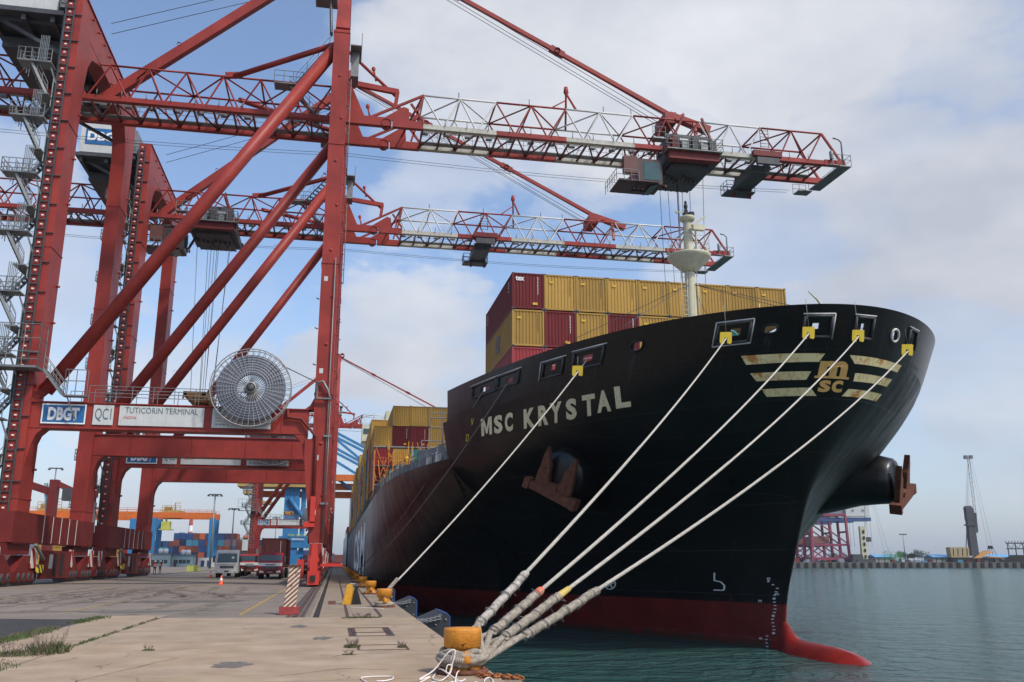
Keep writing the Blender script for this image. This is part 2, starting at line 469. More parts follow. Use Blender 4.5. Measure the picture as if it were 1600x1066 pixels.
# apron: one big slab with real thickness; the near, paler slabs are sheets on it
mb = MB()
mb.add([(-2500, -80, 0), (EDGE, -80, 0), (EDGE, 2500, 0), (-2500, 2500, 0)], [(0, 1, 2, 3)])
mb.build('quay_apron', G_APRON, kind='structure')
mb = MB()
mb.add([(EDGE, -80, -6), (EDGE, 2500, -6), (EDGE, 2500, 0), (EDGE, -80, 0)], [(0, 1, 2, 3)])
mb.build('quay_wall', G_WALL, kind='structure')
sheet('concrete_slab', [(-5.45, -80), (EDGE - .004, -80), (EDGE - .004, 31.0), (-5.45, 31.6)], .004, G_SLAB)
sheet('quay_edge_strip', [(-.72, 31.0), (EDGE - .004, 31.0), (EDGE - .004, 330), (-.72, 330)], .006, G_SLAB2)
sheet('path', [(-7.3, -80), (-5.5, -80), (-5.5, 33.2), (-7.3, 33.2)], .004, G_SLAB)
mb = MB(); mb.add([(-30, -80, .004), (-7.4, -80, .004), (-7.4, 31.4, .004), (-10.5, 32.3, .004), (-30, 32.6, .004)], [(0, 1, 2, 3, 4)])
mb.build('road', G_ASPH, kind='structure')

# water
m = bpy.data.materials.new('harbour_water'); m.use_nodes = True
t = m.node_tree; n = t.nodes; l = t.links; b = n['Principled BSDF']
b.inputs['Base Color'].default_value = (.016, .072, .064, 1); b.inputs['Roughness'].default_value = .17; b.inputs['IOR'].default_value = 1.33
c = n.new('ShaderNodeTexCoord')
hs = None
for sc, det, amp, st in ((.35, 3, 1.0, (1, 1.6, 1)), (1.4, 5, .42, (1, 1.9, 1)), (5.5, 4, .10, (1, 1.5, 1))):
    q = n.new('ShaderNodeMapping'); q.inputs['Scale'].default_value = st; q.inputs['Rotation'].default_value = (0, 0, R(25)); l.new(c.outputs['Object'], q.inputs[0])
    x = n.new('ShaderNodeTexNoise'); x.inputs['Scale'].default_value = sc; x.inputs['Detail'].default_value = det; x.inputs['Distortion'].default_value = .6
    l.new(q.outputs[0], x.inputs['Vector'])
    y = n.new('ShaderNodeMath'); y.operation = 'MULTIPLY'; y.inputs[1].default_value = amp; l.new(x.outputs['Fac'], y.inputs[0])
    if hs is None: hs = y.outputs[0]
    else:
        z = n.new('ShaderNodeMath'); z.operation = 'ADD'; l.new(hs, z.inputs[0]); l.new(y.outputs[0], z.inputs[1]); hs = z.outputs[0]
bp = n.new('ShaderNodeBump'); bp.inputs['Strength'].default_value = 1.0; bp.inputs['Distance'].default_value = 1.9
l.new(hs, bp.inputs['Height']); l.new(bp.outputs[0], b.inputs['Normal'])
mb = MB(); mb.add([(EDGE - .5, -300, WATER_Z), (3500, -300, WATER_Z), (3500, 3500, WATER_Z), (EDGE - .5, 3500, WATER_Z)], [(0, 1, 2, 3)])
mb.build('water', m, kind='structure')

# ground details --------------------------------------------------------
STEEL = mat('rail_steel', (.07, .05, .045), .6, metal=.3, rust=.5)
TAR = mat('trench_dark', (.02, .018, .017), .9)
LINEY = mat('faded_yellow_line', (.34, .22, .06), .8, var=.4, scale=3)
LINEW2 = mat('faded_white_line', (.45, .40, .34), .8, var=.3, scale=3)


def strip(mb, x, y0, y1, wd, z, mi=0): mb.add([(x - wd / 2, y0, z), (x + wd / 2, y0, z), (x + wd / 2, y1, z), (x - wd / 2, y1, z)], [(0, 1, 2, 3)], mi)


mb = MB(); mb.box(-1.28, 31.2, .008, -1.14, 420, .05)
for xx in (-1.42, -.98): strip(mb, xx, 31.2, 420, .09, .009)
tag(mb.build('crane_rail', STEEL), 'steel crane rail sunk in the apron under the seaside crane legs', 'rail')
mb = MB(); strip(mb, -1.2, 31.2, 420, .62, .0075); mb.build('rail_bed_strip', G_RAIL, kind='structure')
mb = MB(); mb.box(-23.2, 31, .01, -23.06, 420, .05); tag(mb.build('crane_rail', STEEL), 'steel crane rail under the landside crane legs', 'rail')
mb = MB(); strip(mb, -.52, 31.0, 420, .20, .010)
tag(mb.build('cable_trench', TAR), 'long dark cable trench running along the quay beside the crane rail', 'trench')
mb = MB(); strip(mb, .50, 31.0, 300, .11, .010); tag(mb.build('dock_rail', STEEL), 'thin dark sunken rail left of the yellow triangular marker', 'rail', 'sunken rails along the quay edge')
mb = MB(); strip(mb, 1.60, 31.0, 300, .11, .010); tag(mb.build('dock_rail', STEEL), 'thin dark sunken rail just landward of the bollards', 'rail', 'sunken rails along the quay edge')
mb = MB(); strip(mb, -3.1, 33, 140, .14, .006); strip(mb, -9.5, 36, 160, .12, .006); strip(mb, -15.5, 45, 180, .12, .006)
mb.build('road_marking', LINEY, kind='structure')
mb = MB()
for yy in (36.2, 43.5, 52): mb.add([(-30, yy, .0065), (-4, yy, .0065), (-4, yy + .12, .0065), (-30, yy + .1, .0065)], [(0, 1, 2, 3)])
mb.build('apron_joint', TAR, kind='structure')

# iron frames let into the slab
def grate(name, x0, y0, x1, y1, label, bars=(), wd=.09, m_=STEEL):
    mb = MB(); z = .012
    for a, b_, c_, d_ in ((x0, y0, x1, y0 + wd), (x0, y1 - wd, x1, y1), (x0, y0 + wd, x0 + wd, y1 - wd), (x1 - wd, y0 + wd, x1, y1 - wd)) + tuple(bars):
        mb.box(a, b_, .005, c_, d_, z)
    return tag(mb.build(name, m_), label, 'drain cover')


grate('drain_cover', .43, 23.2, 1.55, 26.1, 'rusty iron frame with a middle bar let into the pale concrete', ((.55, 24.3, 1.43, 24.45), (.52, 23.3, .62, 26.0), (1.36, 23.3, 1.46, 26)), .1)
grate('drain_cover', .55, 19.6, 1.62, 20.8, 'rusty iron frame edge in cracked concrete nearest the camera', (), .05)
grate('drain_cover', -.20, 40.0, .12, 43.5, 'small brown hatch cover between crane rail trench and yellow marker', ((-.11, 40.1, .03, 43.4),), .09, RUST)

# cables and old stains on slab
def blot(name, cx, cy, rx, ry, z, m_, seed, label=None, cat='stain'):
    rnd = random.Random(seed); pts = []
    for i in range(28):
        a = 2 * math.pi * i / 28; k = .65 + .5 * rnd.random()
        pts.append((cx + rx * k * math.cos(a), cy + ry * k * math.sin(a)))
    return sheet(name, pts, z, m_)


STN = ground_mat('oil_stain', (.13, .115, .10), (.17, .15, .13), 3, cracks=0, tint=(.12, .1, .09))
for i, (x, y, rx, ry) in enumerate(((-1.7, 17.4, .35, .5), (-.2, 22.8, .25, .5), (.9, 13.6, .6, .3), (-.6, 12.4, .5, .25), (-.9, 27, .25, .6), (-7, 36, 2.2, 1.0), (-6.5, 45, 2.5, 1.3), (-4.5, 54, 2, 2))):
    blot('oil_stain', x, y, rx, ry, .0085, STN, i)

def wiggle(name, pts, wd, z, m_, seed, k=14):
    rnd = random.Random(seed); mb = MB(); P_ = []
    for a, b_ in zip(pts[:-1], pts[1:]):
        for i in range(k): t_ = i / k; P_.append(Vector((a[0] + (b_[0] - a[0]) * t_ + rnd.uniform(-1, 1) * wd * 1.6, a[1] + (b_[1] - a[1]) * t_ + rnd.uniform(-1, 1) * wd * 1.6, z)))
    for a, b_ in zip(P_[:-1], P_[1:]):
        d = (b_ - a).normalized(); s_ = Vector((-d.y, d.x, 0)) * wd * rnd.uniform(.2, .6); mb.add([a - s_, b_ - s_, b_ + s_, a + s_], [(0, 1, 2, 3)])
    return mb.build(name, m_, kind='structure')


for i, pts in enumerate(([(-5.4, 13.2), (-3.2, 13.6), (-1.4, 13.1), (.6, 13.9), (2.6, 13.5)], [(-.2, 18.6), (.9, 18.9), (2.6, 18.3)], [(1.4, 19.7), (2.0, 19.2), (2.6, 19.5)], [(-5.4, 22.1), (-3.6, 22.3), (-2.5, 21.8)],
                         [(-4.6, 9.5), (-3.6, 12.5), (-3.8, 15.5), (-2.8, 19)], [(-.9, 15.5), (.2, 16.4), (1.1, 16.1)], [(-5.4, 27.3), (-2.5, 27.6), (2.6, 27.2)])):
    wiggle('crack', pts, .018, .0065, TAR, 60 + i)
TYRE = ground_mat('tyre_mark', (.175, .142, .112), (.225, .184, .144), 3, cracks=0, tint=(.11, .09, .075), streaky=.3)
for i in range(9):
    r_ = random.Random(80 + i); x0 = r_.uniform(-19, -3.5); y0 = r_.uniform(33, 50); L2 = r_.uniform(12, 40); dx = r_.uniform(-4, 4)
    for o_ in (0, 1.9): wiggle('tyre_mark', [(x0 + o_ + dx * t_ * t_, y0 + L2 * t_) for t_ in (0, .2, .4, .6, .8, 1)], .22, .0072 + .0002 * i, TYRE, i)

# weeds and grass --------------------------------------------------------
GRS = mat('grass_green', (.07, .10, .03), .8, var=.4, scale=5)
GRD = mat('dry_weed', (.17, .13, .09), .9, var=.4, scale=6)
STEMR = mat('seed_stalk', (.20, .13, .12), .9, var=.3, scale=6)


def blades(mb, cx, cy, rx, ry, nb, h, rnd, mi=0, wid_=.012, lean=.6):
    for i in range(nb):
        a = rnd.random() * 6.283; k = math.sqrt(rnd.random())
        x = cx + rx * k * math.cos(a); y = cy + ry * k * math.sin(a); hh = h * (.35 + .65 * rnd.random()) * (1.1 - .5 * k)
        d = rnd.random() * 6.283; lx = math.cos(d) * hh * lean * rnd.random(); ly = math.sin(d) * hh * lean * rnd.random()
        t_ = rnd.random() * 3.14; ux = math.cos(t_) * wid_; uy = math.sin(t_) * wid_
        mb.add([(x - ux, y - uy, .0), (x + ux, y + uy, 0), (x + lx * .4 + ux * .7, y + ly * .4 + uy * .7, hh * .6), (x + lx, y + ly, hh), (x + lx * .4 - ux * .7, y + ly * .4 - uy * .7, hh * .6)], [(0, 1, 2, 3, 4)], mi)


rnd = random.Random(3)
mb = MB()
for i in range(60):
    yy = 13 + 19 * rnd.random(); blades(mb, -7.45 + rnd.uniform(-.25, .15), yy, .28, .7, 75, .12, rnd, 0 if rnd.random() < .7 else 1)
for i in range(20):
    yy = 13 + 7 * rnd.random(); blades(mb, -5.85 + rnd.uniform(-.4, .2), yy, .4, .6, 60, .10, rnd, 0 if rnd.random() < .5 else 1)
for i in range(22):
    yy = 19 + 14 * rnd.random(); blades(mb, -5.46, yy, .07, .35, 30, .09, rnd, 0 if rnd.random() < .6 else 1)
for i in range(40):
    blades(mb, rnd.uniform(-9.5, -6.2), rnd.uniform(13, 20), .5, .4, 50, .1, rnd, 1)
tag(mb.build('grass', [GRS, GRD]), 'rough green and dry grass growing along the concrete joints', 'grass', kind='stuff')


def weed(x, y, sx, sy, h, n_, label, seed, dry=.4):
    rnd = random.Random(seed); t_ = thing('weed_plant', label, 'weed', (x, y, .004), 'weeds in the quay joints')
    mb = MB(); blades(mb, x, y, sx, sy, n_, h, rnd, 0, .008, .9); blades(mb, x, y, sx, sy, int(n_ * dry), h * .8, rnd, 1, .008, 1.2)
    mb.build('foliage', [GRS, GRD], t_)
    mb = MB()
    for i in range(max(4, n_ // 14)):
        a = rnd.random() * 6.283; q = Vector((x + math.cos(a) * sx * .4, y + math.sin(a) * sy * .4, 0)); d = Vector((math.cos(a) * h * .55, math.sin(a) * h * .55, h * (1.0 + .5 * rnd.random())))
        mb.tube(q, q + d, .004, 3, .002)
        for k in range(5):
            c_ = q + d * (.5 + .1 * k); e = Vector((rnd.uniform(-.05, .05), rnd.uniform(-.05, .05), .05)); mb.tube(c_, c_ + e, .003, 3)
    mb.build('stalk', STEMR, t_)


p = at_z(75, 1021, 0); weed(p.x, p.y, .38, .45, .36, 300, 'tall dry weed clump with seed stalks at the far left', 1, .8)
p = at_z(25, 1024, 0); weed(p.x, p.y, .5, .4, .16, 260, 'low pinkish dry weed at the left picture edge', 2, 1.2)
p = at_z(565, 966, 0); weed(p.x, p.y, .65, .12, .10, 420, 'long strip of weeds across the ends of the sunken rails', 4)
p = at_z(550, 1012, 0); weed(p.x, p.y, .17, .22, .12, 220, 'dense brown weed tuft left of the nearest iron frame', 5, 1)
p = at_z(628, 1012, 0); weed(p.x, p.y, .10, .16, .08, 110, 'small brown weed tuft right of the nearest iron frame', 6, 1)
p = at_z(232, 1017, 0); weed(p.x, p.y, .12, .1, .07, 90, 'tiny green tuft in the slab joint at left centre', 8)
p = at_z(545, 1024, 0); weed(p.x, p.y, .14, .06, .06, 80, 'flat weed patch in the crack nearest the camera', 9)

# ------------------------------------------------------------------ the ship: hull surface
XC = 23.3
HD = [0, 1, 2.5, 6, 12, 20, 30, 45, 60, 400]
HL = [(-6, 45.5, [0, .3, .8, 2.0, 4.2, 7.5, 11.5, 16., 18.8, 19.3]),
      (-2.7, 45.3, [0, .35, .95, 2.3, 4.9, 8.5, 12.6, 17, 19.0, 19.3]),
      (-.4, 44.9, [0, .4, 1.1, 2.7, 5.6, 9.6, 13.9, 17.7, 19.2, 19.3]),
      (2, 43.7, [0, .45, 1.15, 2.9, 6.0, 10.1, 14.3, 17.9, 19.2, 19.3]),
      (4.5, 42.3, [0, .6, 1.5, 3.6, 7.2, 11.8, 15.8, 18.4, 19.3, 19.3]),
      (6.5, 40.9, [0, 1.4, 2.7, 5.1, 8.9, 13.3, 16.7, 18.8, 19.3, 19.3]),
      (8.7, 39.2, [0, 2.4, 4.1, 7.1, 10.8, 14.6, 17.3, 19.0, 19.3, 19.3]),
      (11.3, 37.5, [0, 3.2, 5.2, 8.3, 11.8, 14.8, 17.2, 18.9, 19.3, 19.3]),
      (13.5, 36.4, [0, 3.5, 5.6, 8.7, 11.9, 14.6, 16.9, 18.8, 19.3, 19.3])]


def pch(xs, ys, x):
    n = len(xs)
    h = [xs[i + 1] - xs[i] for i in range(n - 1)]; d = [(ys[i + 1] - ys[i]) / h[i] for i in range(n - 1)]
    m = [d[0]] + [0 if d[i - 1] * d[i] <= 0 else (h[i - 1] + h[i]) * 3 / ((2 * h[i] + h[i - 1]) / d[i - 1] + (h[i] + 2 * h[i - 1]) / d[i]) for i in range(1, n - 1)] + [d[-1]]
    if x <= xs[0]: return ys[0]
    if x >= xs[-1]: return ys[-1]
    i = 0
    while x > xs[i + 1]: i += 1
    t = (x - xs[i]) / h[i]
    return ys[i] * (2 * t ** 3 - 3 * t * t + 1) + h[i] * m[i] * (t ** 3 - 2 * t * t + t) + ys[i + 1] * (3 * t * t - 2 * t ** 3) + h[i] * m[i + 1] * (t ** 3 - t * t)


HS = [math.sqrt(d) for d in HD]; HZ = [q[0] for q in HL]
_sc = {}


def stem(z):
    k = round(z, 4)
    if k not in _sc: _sc[k] = (pch(HZ, [q[1] for q in HL], z), {})
    return _sc[k][0]


def wid(Y, z):
    d = Y - stem(z)
    if d <= 0: return 0.0
    s = math.sqrt(d); return pch(HZ, [pch(HS, q[2], s) for q in HL], z)


def hull_pt(X, z, off=0.0):
    """point on the hull (either side) at a given X and height"""
    w_ = abs(X - XC); lo = stem(z); hi = lo + 75
    for _ in range(40):
        m_ = (lo + hi) / 2
        if wid(m_, z) < w_: lo = m_
        else: hi = m_
    p = Vector((X, lo, z))
    if off:
        e = .12; s_ = 1 if X >= XC else -1
        # gradient of (|x|-wid)
        gy = -(wid(lo + e, z) - wid(lo - e, z)) / (2 * e); gz = -(wid(lo, z + e) - wid(lo, z - e)) / (2 * e)
        nrm = Vector((s_, gy, gz)).normalized(); p = p + nrm * off
    return p


def hull_n(X, z):
    return (hull_pt(X, z, 1.0) - hull_pt(X, z)).normalized()


# hull paint: gloss black above, red boot below, scuffs between
m = bpy.data.materials.new('hull_paint'); m.use_nodes = True
t = m.node_tree; n = t.nodes; l = t.links; b = n['Principled BSDF']
c = n.new('ShaderNodeTexCoord'); s = n.new('ShaderNodeSeparateXYZ'); l.new(c.outputs['Object'], s.inputs[0])


def NZ(sc, det, stretch=(1, 1, 1), rg=.6):
    q = n.new('ShaderNodeMapping'); q.inputs['Scale'].default_value = stretch; l.new(c.outputs['Object'], q.inputs[0])
    x = n.new('ShaderNodeTexNoise'); x.inputs['Scale'].default_value = sc; x.inputs['Detail'].default_value = det; x.inputs['Roughness'].default_value = rg
    l.new(q.outputs[0], x.inputs['Vector']); return x.outputs['Fac']


def RG(v_, a, bb, t0=0., t1=1.):
    x = n.new('ShaderNodeMapRange'); x.inputs['From Min'].default_value = a; x.inputs['From Max'].default_value = bb
    x.inputs['To Min'].default_value = t0; x.inputs['To Max'].default_value = t1; l.new(v_, x.inputs['Value']); return x.outputs[0]


def MX(f, a, bb):
    x = n.new('ShaderNodeMix'); x.data_type = 'RGBA'
    if isinstance(f, float): x.inputs['Factor'].default_value = f
    else: l.new(f, x.inputs['Factor'])
    for s_, q in (('A', a), ('B', bb)):
        if isinstance(q, tuple): x.inputs[s_].default_value = q + (1,)
        else: l.new(q, x.inputs[s_])
    return x.outputs['Result']


def MT(op, a, bb):
    x = n.new('ShaderNodeMath'); x.operation = op
    for i, q in enumerate((a, bb)):
        if isinstance(q, (int, float)): x.inputs[i].default_value = q
        else: l.new(q, x.inputs[i])
    return x.outputs[0]


zz = MT('ADD', s.outputs['Z'], WATER_Z)
blk = MX(RG(NZ(.25, 6), .4, .7), (.0035, .004, .0045), (.008, .0085, .009))
blk = MX(RG(NZ(1.2, 7, (1.5, 1.5, .12)), .55, .75, 0, .6), blk, (.018, .019, .019))
blk = MX(RG(NZ(2.2, 8, (1.2, 1.2, .15), .7), .70, .80, 0, .35), blk, (.05, .02, .01))
red = MX(RG(NZ(.5, 7), .35, .7), (.13, .012, .010), (.20, .022, .016))
red = MX(RG(NZ(1.3, 8, (1, 1, .18)), .48, .75, 0, .4), red, (.07, .018, .012))
red = MX(RG(NZ(.9, 9, (1, 1, 1), .75), .56, .66, 0, .5), red, (.10, .05, .04))
edge = MT('ADD', zz, RG(NZ(3.5, 8, (1, 1, 1.5), .75), .55, .8, 0, -.45))
col = MX(MT('GREATER_THAN', edge, -.42), red, blk)
rs = MT('MULTIPLY', RG(NZ(2.5, 8, (1.6, 1.6, .3), .7), .60, .7), MT('MULTIPLY', MT('GREATER_THAN', zz, -1.5), MT('LESS_THAN', zz, -.1)))
col = MX(rs, col, (.16, .06, .02))
slime = MT('LESS_THAN', MT('ADD', zz, RG(NZ(1.5, 6), .3, .7, -.25, .25)), WATER_Z + .28)
col = MX(MT('MULTIPLY', slime, .75), col, (.045, .042, .028))
scum = MT('MULTIPLY', MT('LESS_THAN', MT('ABSOLUTE', MT('ADD', MT('ADD', zz, RG(NZ(1.1, 7), .3, .7, -.12, .12)), 2.25), 0.), .05), RG(NZ(3, 8), .45, .6))
col = MX(MT('MULTIPLY', scum, .5), col, (.16, .10, .08))
l.new(col, b.inputs['Base Color'])
l.new(RG(NZ(.6, 6, (1, 1, .4)), .3, .75, .27, .48), b.inputs['Roughness'])
# plating: seams between plates and the slight hollows between frames
cb_ = n.new('ShaderNodeCombineXYZ'); l.new(MT('ADD', MT('MULTIPLY', s.outputs['X'], 1.0), MT('MULTIPLY', s.outputs['Y'], .85)), cb_.inputs[0]); l.new(zz, cb_.inputs[1])
br = n.new('ShaderNodeTexBrick'); br.inputs['Scale'].default_value = 1; br.inputs['Brick Width'].default_value = 7.5; br.inputs['Row Height'].default_value = 2.35
br.inputs['Mortar Size'].default_value = .022; br.inputs['Mortar Smooth'].default_value = .6; l.new(cb_.outputs[0], br.inputs['Vector'])
wv = n.new('ShaderNodeTexWave'); wv.inputs['Scale'].default_value = .2; wv.inputs['Distortion'].default_value = 1.2; wv.inputs['Detail'].default_value = 2; l.new(cb_.outputs[0], wv.inputs['Vector'])
hgt = MT('ADD', MT('ADD', MT('MULTIPLY', br.outputs['Fac'], .35), MT('MULTIPLY', wv.outputs['Fac'], .28)), NZ(.45, 3, (1, 1, 1.6)))
col = MX(MT('MULTIPLY', br.outputs['Fac'], .55), col, (.022, .023, .023)); l.new(col, b.inputs['Base Color'])
bp = n.new('ShaderNodeBump'); bp.inputs['Strength'].default_value = .45; bp.inputs['Distance'].default_value = .08
l.new(hgt, bp.inputs['Height']); l.new(bp.outputs[0], b.inputs['Normal'])
HULL = m
HBLK = mat('hull_black', (.006, .0065, .007), .3, var=.3, streak=.3)
INNER = mat('bulwark_inside', (.03, .033, .036), .6, rust=.1)
m = mat('name_paint', (.86, .77, .52), .55, var=.08, rust=.22, rustcol=(.34, .17, .06), streak=.35, scale=.55)
NAMEP = m
LOGOP = mat('emblem_paint', (.90, .76, .40), .55, var=.1, scale=.42, rust=.48, rustcol=(.62, .26, .07), streak=.9)

SHIP = thing('container_ship', 'huge black container ship with red boot topping moored with its bow towards the camera', 'ship', (XC, 170, WATER_Z))
MAIN = 8.8          # main deck edge
BRK = 62.6          # forecastle ends here
BUL = 11.3          # bulwark starts
STERN = 300
# hull shell: port and starboard, up to BUL forward of the break, to MAIN aft
ds = [0, .02, .06, .14, .25, .4, .6, .85, 1.15, 1.5, 1.9, 2.4, 3, 3.7, 4.5, 5.4, 6.5, 7.8, 9.2, 10.8, 12.5, 14.5, 17, 20, 23]
zs = [-6, -5, -4, -3.3, -2.7, -2.2, -1.7, -1.2, -.8, -.4, 0, .5, 1, 1.5, 2, 2.6, 3.2, 3.8, 4.4, 5, 5.5, 6, 6.5, 7, 7.5, 8, 8.4, MAIN, 9.3, 9.8, 10.3, 10.8, BUL]
mb = MB()
for sgn in (-1, 1):
    rows = []
    for z in zs:
        st = stem(z); row = [(XC + sgn * wid(st + d, z), st + d, z) for d in ds]
        y0 = row[-1][1]
        row += [(XC + sgn * wid(y0 + (BRK - y0) * k / 2, z), y0 + (BRK - y0) * k / 2, z) for k in (1, 2)] if y0 < BRK - .2 else []
        while len(row) < len(ds) + 2: row.append(row[-1])
        rows.append(row)
    nn = len(rows[0]); vs = [p for r_ in rows for p in r_]
    fs = []
    for i in range(len(zs) - 1):
        for j in range(nn - 1):
            q = (i * nn + j, i * nn + j + 1, (i + 1) * nn + j + 1, (i + 1) * nn + j); fs.append(q if sgn < 0 else q[::-1])
    mb.add(vs, fs, 0, True)
    ys = [BRK, 64, 66, 68, 71, 74, 78, 83, 90, 98, 110, 130, 160, 200, 250, STERN]
    z2 = [z for z in zs if z <= MAIN]
    vs = [(XC + sgn * wid(y, z), y, z) for z in z2 for y in ys]; nn = len(ys)
    fs = []
    for i in range(len(z2) - 1):
        for j in range(nn - 1):
            q = (i * nn + j, i * nn + j + 1, (i + 1) * nn + j + 1, (i + 1) * nn + j); fs.append(q if sgn < 0 else q[::-1])
    mb.add(vs, fs, 0, True)
w_ = 19.3
mb.box(XC - w_, STERN, -6, XC + w_, STERN + .2, MAIN)
mb.build('hull', HULL, SHIP)
# bulbous bow
mb = MB(); prof = []
sec = [(52, -4.6, 1.6, 1.2), (48, -4.2, .5, 1.6), (46.3, -4.0, .42, 2.4), (45.3, -4.0, .42, 2.85), (44.9, -4.0, .5, 2.6), (44.6, -4.0, .72, 2.2), (44.1, -4.05, 1.1, 2.0), (43.4, -4.05, 1.38, 1.96), (42.2, -4.1, 1.6, 2.0), (40.8, -4.15, 1.65, 2.02), (39.6, -4.2, 1.6, 1.97), (38.9, -4.2, 1.5, 1.86), (38.3, -4.2, 1.3, 1.64), (37.9, -4.2, 1.1, 1.47), (37.4, -4.2, .85, 1.2), (36.95, -4.2, .5, 1.0), (36.75, -4.2, .15, .6), (36.7, -4.2, .02, .1)]
nn = 20; vs = [(XC + rx * math.cos(2 * math.pi * j / nn), y, zc + rz * math.sin(2 * math.pi * j / nn)) for (y, zc, rx, rz) in sec for j in range(nn)]
mb.add(vs, [(i * nn + j, (i + 1) * nn + j, (i + 1) * nn + (j + 1) % nn, i * nn + (j + 1) % nn) for i in range(len(sec) - 1) for j in range(nn)], 0, True)
mb.build('bulbous_bow', mat('boot_red', (.19, .014, .011), .35, var=.3, scale=.9, streak=.3, rustcol=(.06, .02, .015)), SHIP)

# bulwark with real fairlead openings: u = arc parameter X on each side
frames = [(8.96, .5, 12.2, 12.95), (9.96, .42, 12.25, 12.95), (11.72, .38, 12.05, 12.85), (13.05, .55, 12.1, 12.95), (14.86, .17, 12.42, 12.78),
          (18.45, .62, 12.1, 12.95), (19.88, .24, 12.38, 12.66), (21.85, .62, 12.1, 13.0), (24.15, .5, 12.1, 13.0), (26.25, .22, 12.25, 12.66), (27.85, .4, 12.1, 12.95)]
holes = [(9.0, .16, 12.38, 12.7), (10.0, .12, 12.38, 12.7), (11.72, .12, 12.38, 12.7), (13.0, .2, 12.38, 12.7), (14.86, .15, 12.42, 12.78),
         (18.5, .2, 12.38, 12.7), (19.88, .22, 12.38, 12.66), (21.75, .15, 12.42, 12.7), (24.1, .12, 12.42, 12.75), (26.25, .16, 12.3, 12.66), (27.75, .1, 12.3, 12.6)]
xs = [XC - wid(BRK, 12.5) * 1.0]
xlist = set()
for i in range(65): xlist.add(round(XC - 16.0 + 32.0 * i / 64, 3))
for cx, hw, a, b_ in holes: xlist |= {round(cx - hw, 3), round(cx + hw, 3)}
xlist = sorted(xlist); xl = [xlist[0]]
for x in xlist[1:]:
    if x - xl[-1] > .04: xl.append(x)
zl = sorted({BUL, 11.7, 13.5} | {q for h_ in holes for q in h_[2:]})


def ptb(x, z, off):
    # clamp so that the break edge is a straight vertical end at BRK
    p = hull_pt(x, z)
    if p.y > BRK: s_ = -1 if x < XC else 1; p = Vector((XC + s_ * wid(BRK, z), BRK, z))
    if off:
        nr = hull_n(p.x, z); nr.z = 0; p = p - nr.normalized() * off
    return p


mb = MB()
for off, mi in ((0, 0), (.14, 1)):
    idx = {}; vs = []; fs = []
    for i, x in enumerate(xl):
        for j, z in enumerate(zl): idx[(i, j)] = len(vs); vs.append(ptb(x, z, off))
    for i in range(len(xl) - 1):
        xm = (xl[i] + xl[i + 1]) / 2
        for j in range(len(zl) - 1):
            zm = (zl[j] + zl[j + 1]) / 2
            if any(abs(xm - cx) < hw and a < zm < b_ for cx, hw, a, b_ in holes): continue
            q = (idx[(i, j)], idx[(i + 1, j)], idx[(i + 1, j + 1)], idx[(i, j + 1)]); fs.append(q if mi == 0 else q[::-1])
    mb.add(vs, fs, mi, False)
tp = [(ptb(x, 13.5, 0), ptb(x, 13.5, .14)) for x in xl]
mb.add([p for a, b_ in tp for p in (a, b_)], [(2 * i, 2 * i + 2, 2 * i + 3, 2 * i + 1) for i in range(len(tp) - 1)], 0)
for cx, hw, a, b_ in holes:     # rims through the plate
    pts = [(cx - hw, a), (cx + hw, a), (cx + hw, b_), (cx - hw, b_)]
    o = [ptb(x, z, 0) for x, z in pts]; i_ = [ptb(x, z, .14) for x, z in pts]
    mb.add(o + i_, [(k, (k + 1) % 4, 4 + (k + 1) % 4, 4 + k) for k in range(4)], 1)
# forecastle end faces below the bulwark
for sgn in (-1, 1):
    for z0, z1 in zip(zl[:-1], zl[1:]): pass
mb.build('bulwark', [HBLK, INNER], SHIP)
# transverse end of forecastle
mb = MB()
zz_ = [q for q in zs if q >= MAIN - .01]
lft = [(XC - wid(BRK, z), BRK, z) for z in zz_]; rgt = [(XC + wid(BRK, z), BRK, z) for z in zz_]
mb.add(lft + rgt, [(i, i + 1, len(zz_) + i + 1, len(zz_) + i) for i in range(len(zz_) - 1)])
mb.build('forecastle_bulkhead', DECKG, SHIP)
# decks
mb = MB(); ys = [stem(11.32) + d for d in ds] + [52, 57, BRK]; ys = sorted(y for y in ys if y <= BRK)
vs = [(XC + s_ * max(0, wid(y, 11.32) - .01), y, 11.32) for y in ys for s_ in (-1, 1)]
mb.add(vs, [(2 * i, 2 * i + 1, 2 * i + 3, 2 * i + 2) for i in range(len(ys) - 1)])
ys = [BRK, 66, 70, 76, 84, 95, 120, 200, STERN]
vs = [(XC + s_ * (wid(y, MAIN) - .02), y, MAIN - .03) for y in ys for s_ in (-1, 1)]
mb.add(vs, [(2 * i, 2 * i + 1, 2 * i + 3, 2 * i + 2) for i in range(len(ys) - 1)])
mb.build('deck', DECKG, SHIP)

# fairlead frames and panels seen outside
WORN = mat('worn_white_frame', (.55, .54, .50), .55, rust=.2, var=.2, scale=4, rustcol=(.15, .08, .05))


def hull_strip(mb, x0, z0, x1, z1, wd, off, k=8, mi=0):
    """thin flat strip on the hull between two (X, z) points"""
    for i in range(k):
        a = i / k; b_ = (i + 1) / k; dx, dz = (x1 - x0), (z1 - z0)
        ln = math.hypot(dx, dz); nx, nz_ = -dz / ln * wd / 2, dx / ln * wd / 2
        q = []
        for t_, s_ in ((a, -1), (b_, -1), (b_, 1), (a, 1)): q.append(hull_pt(x0 + dx * t_ + nx * s_, z0 + dz * t_ + nz_ * s_, off))
        mb.add(q, [(0, 1, 2, 3)], mi)


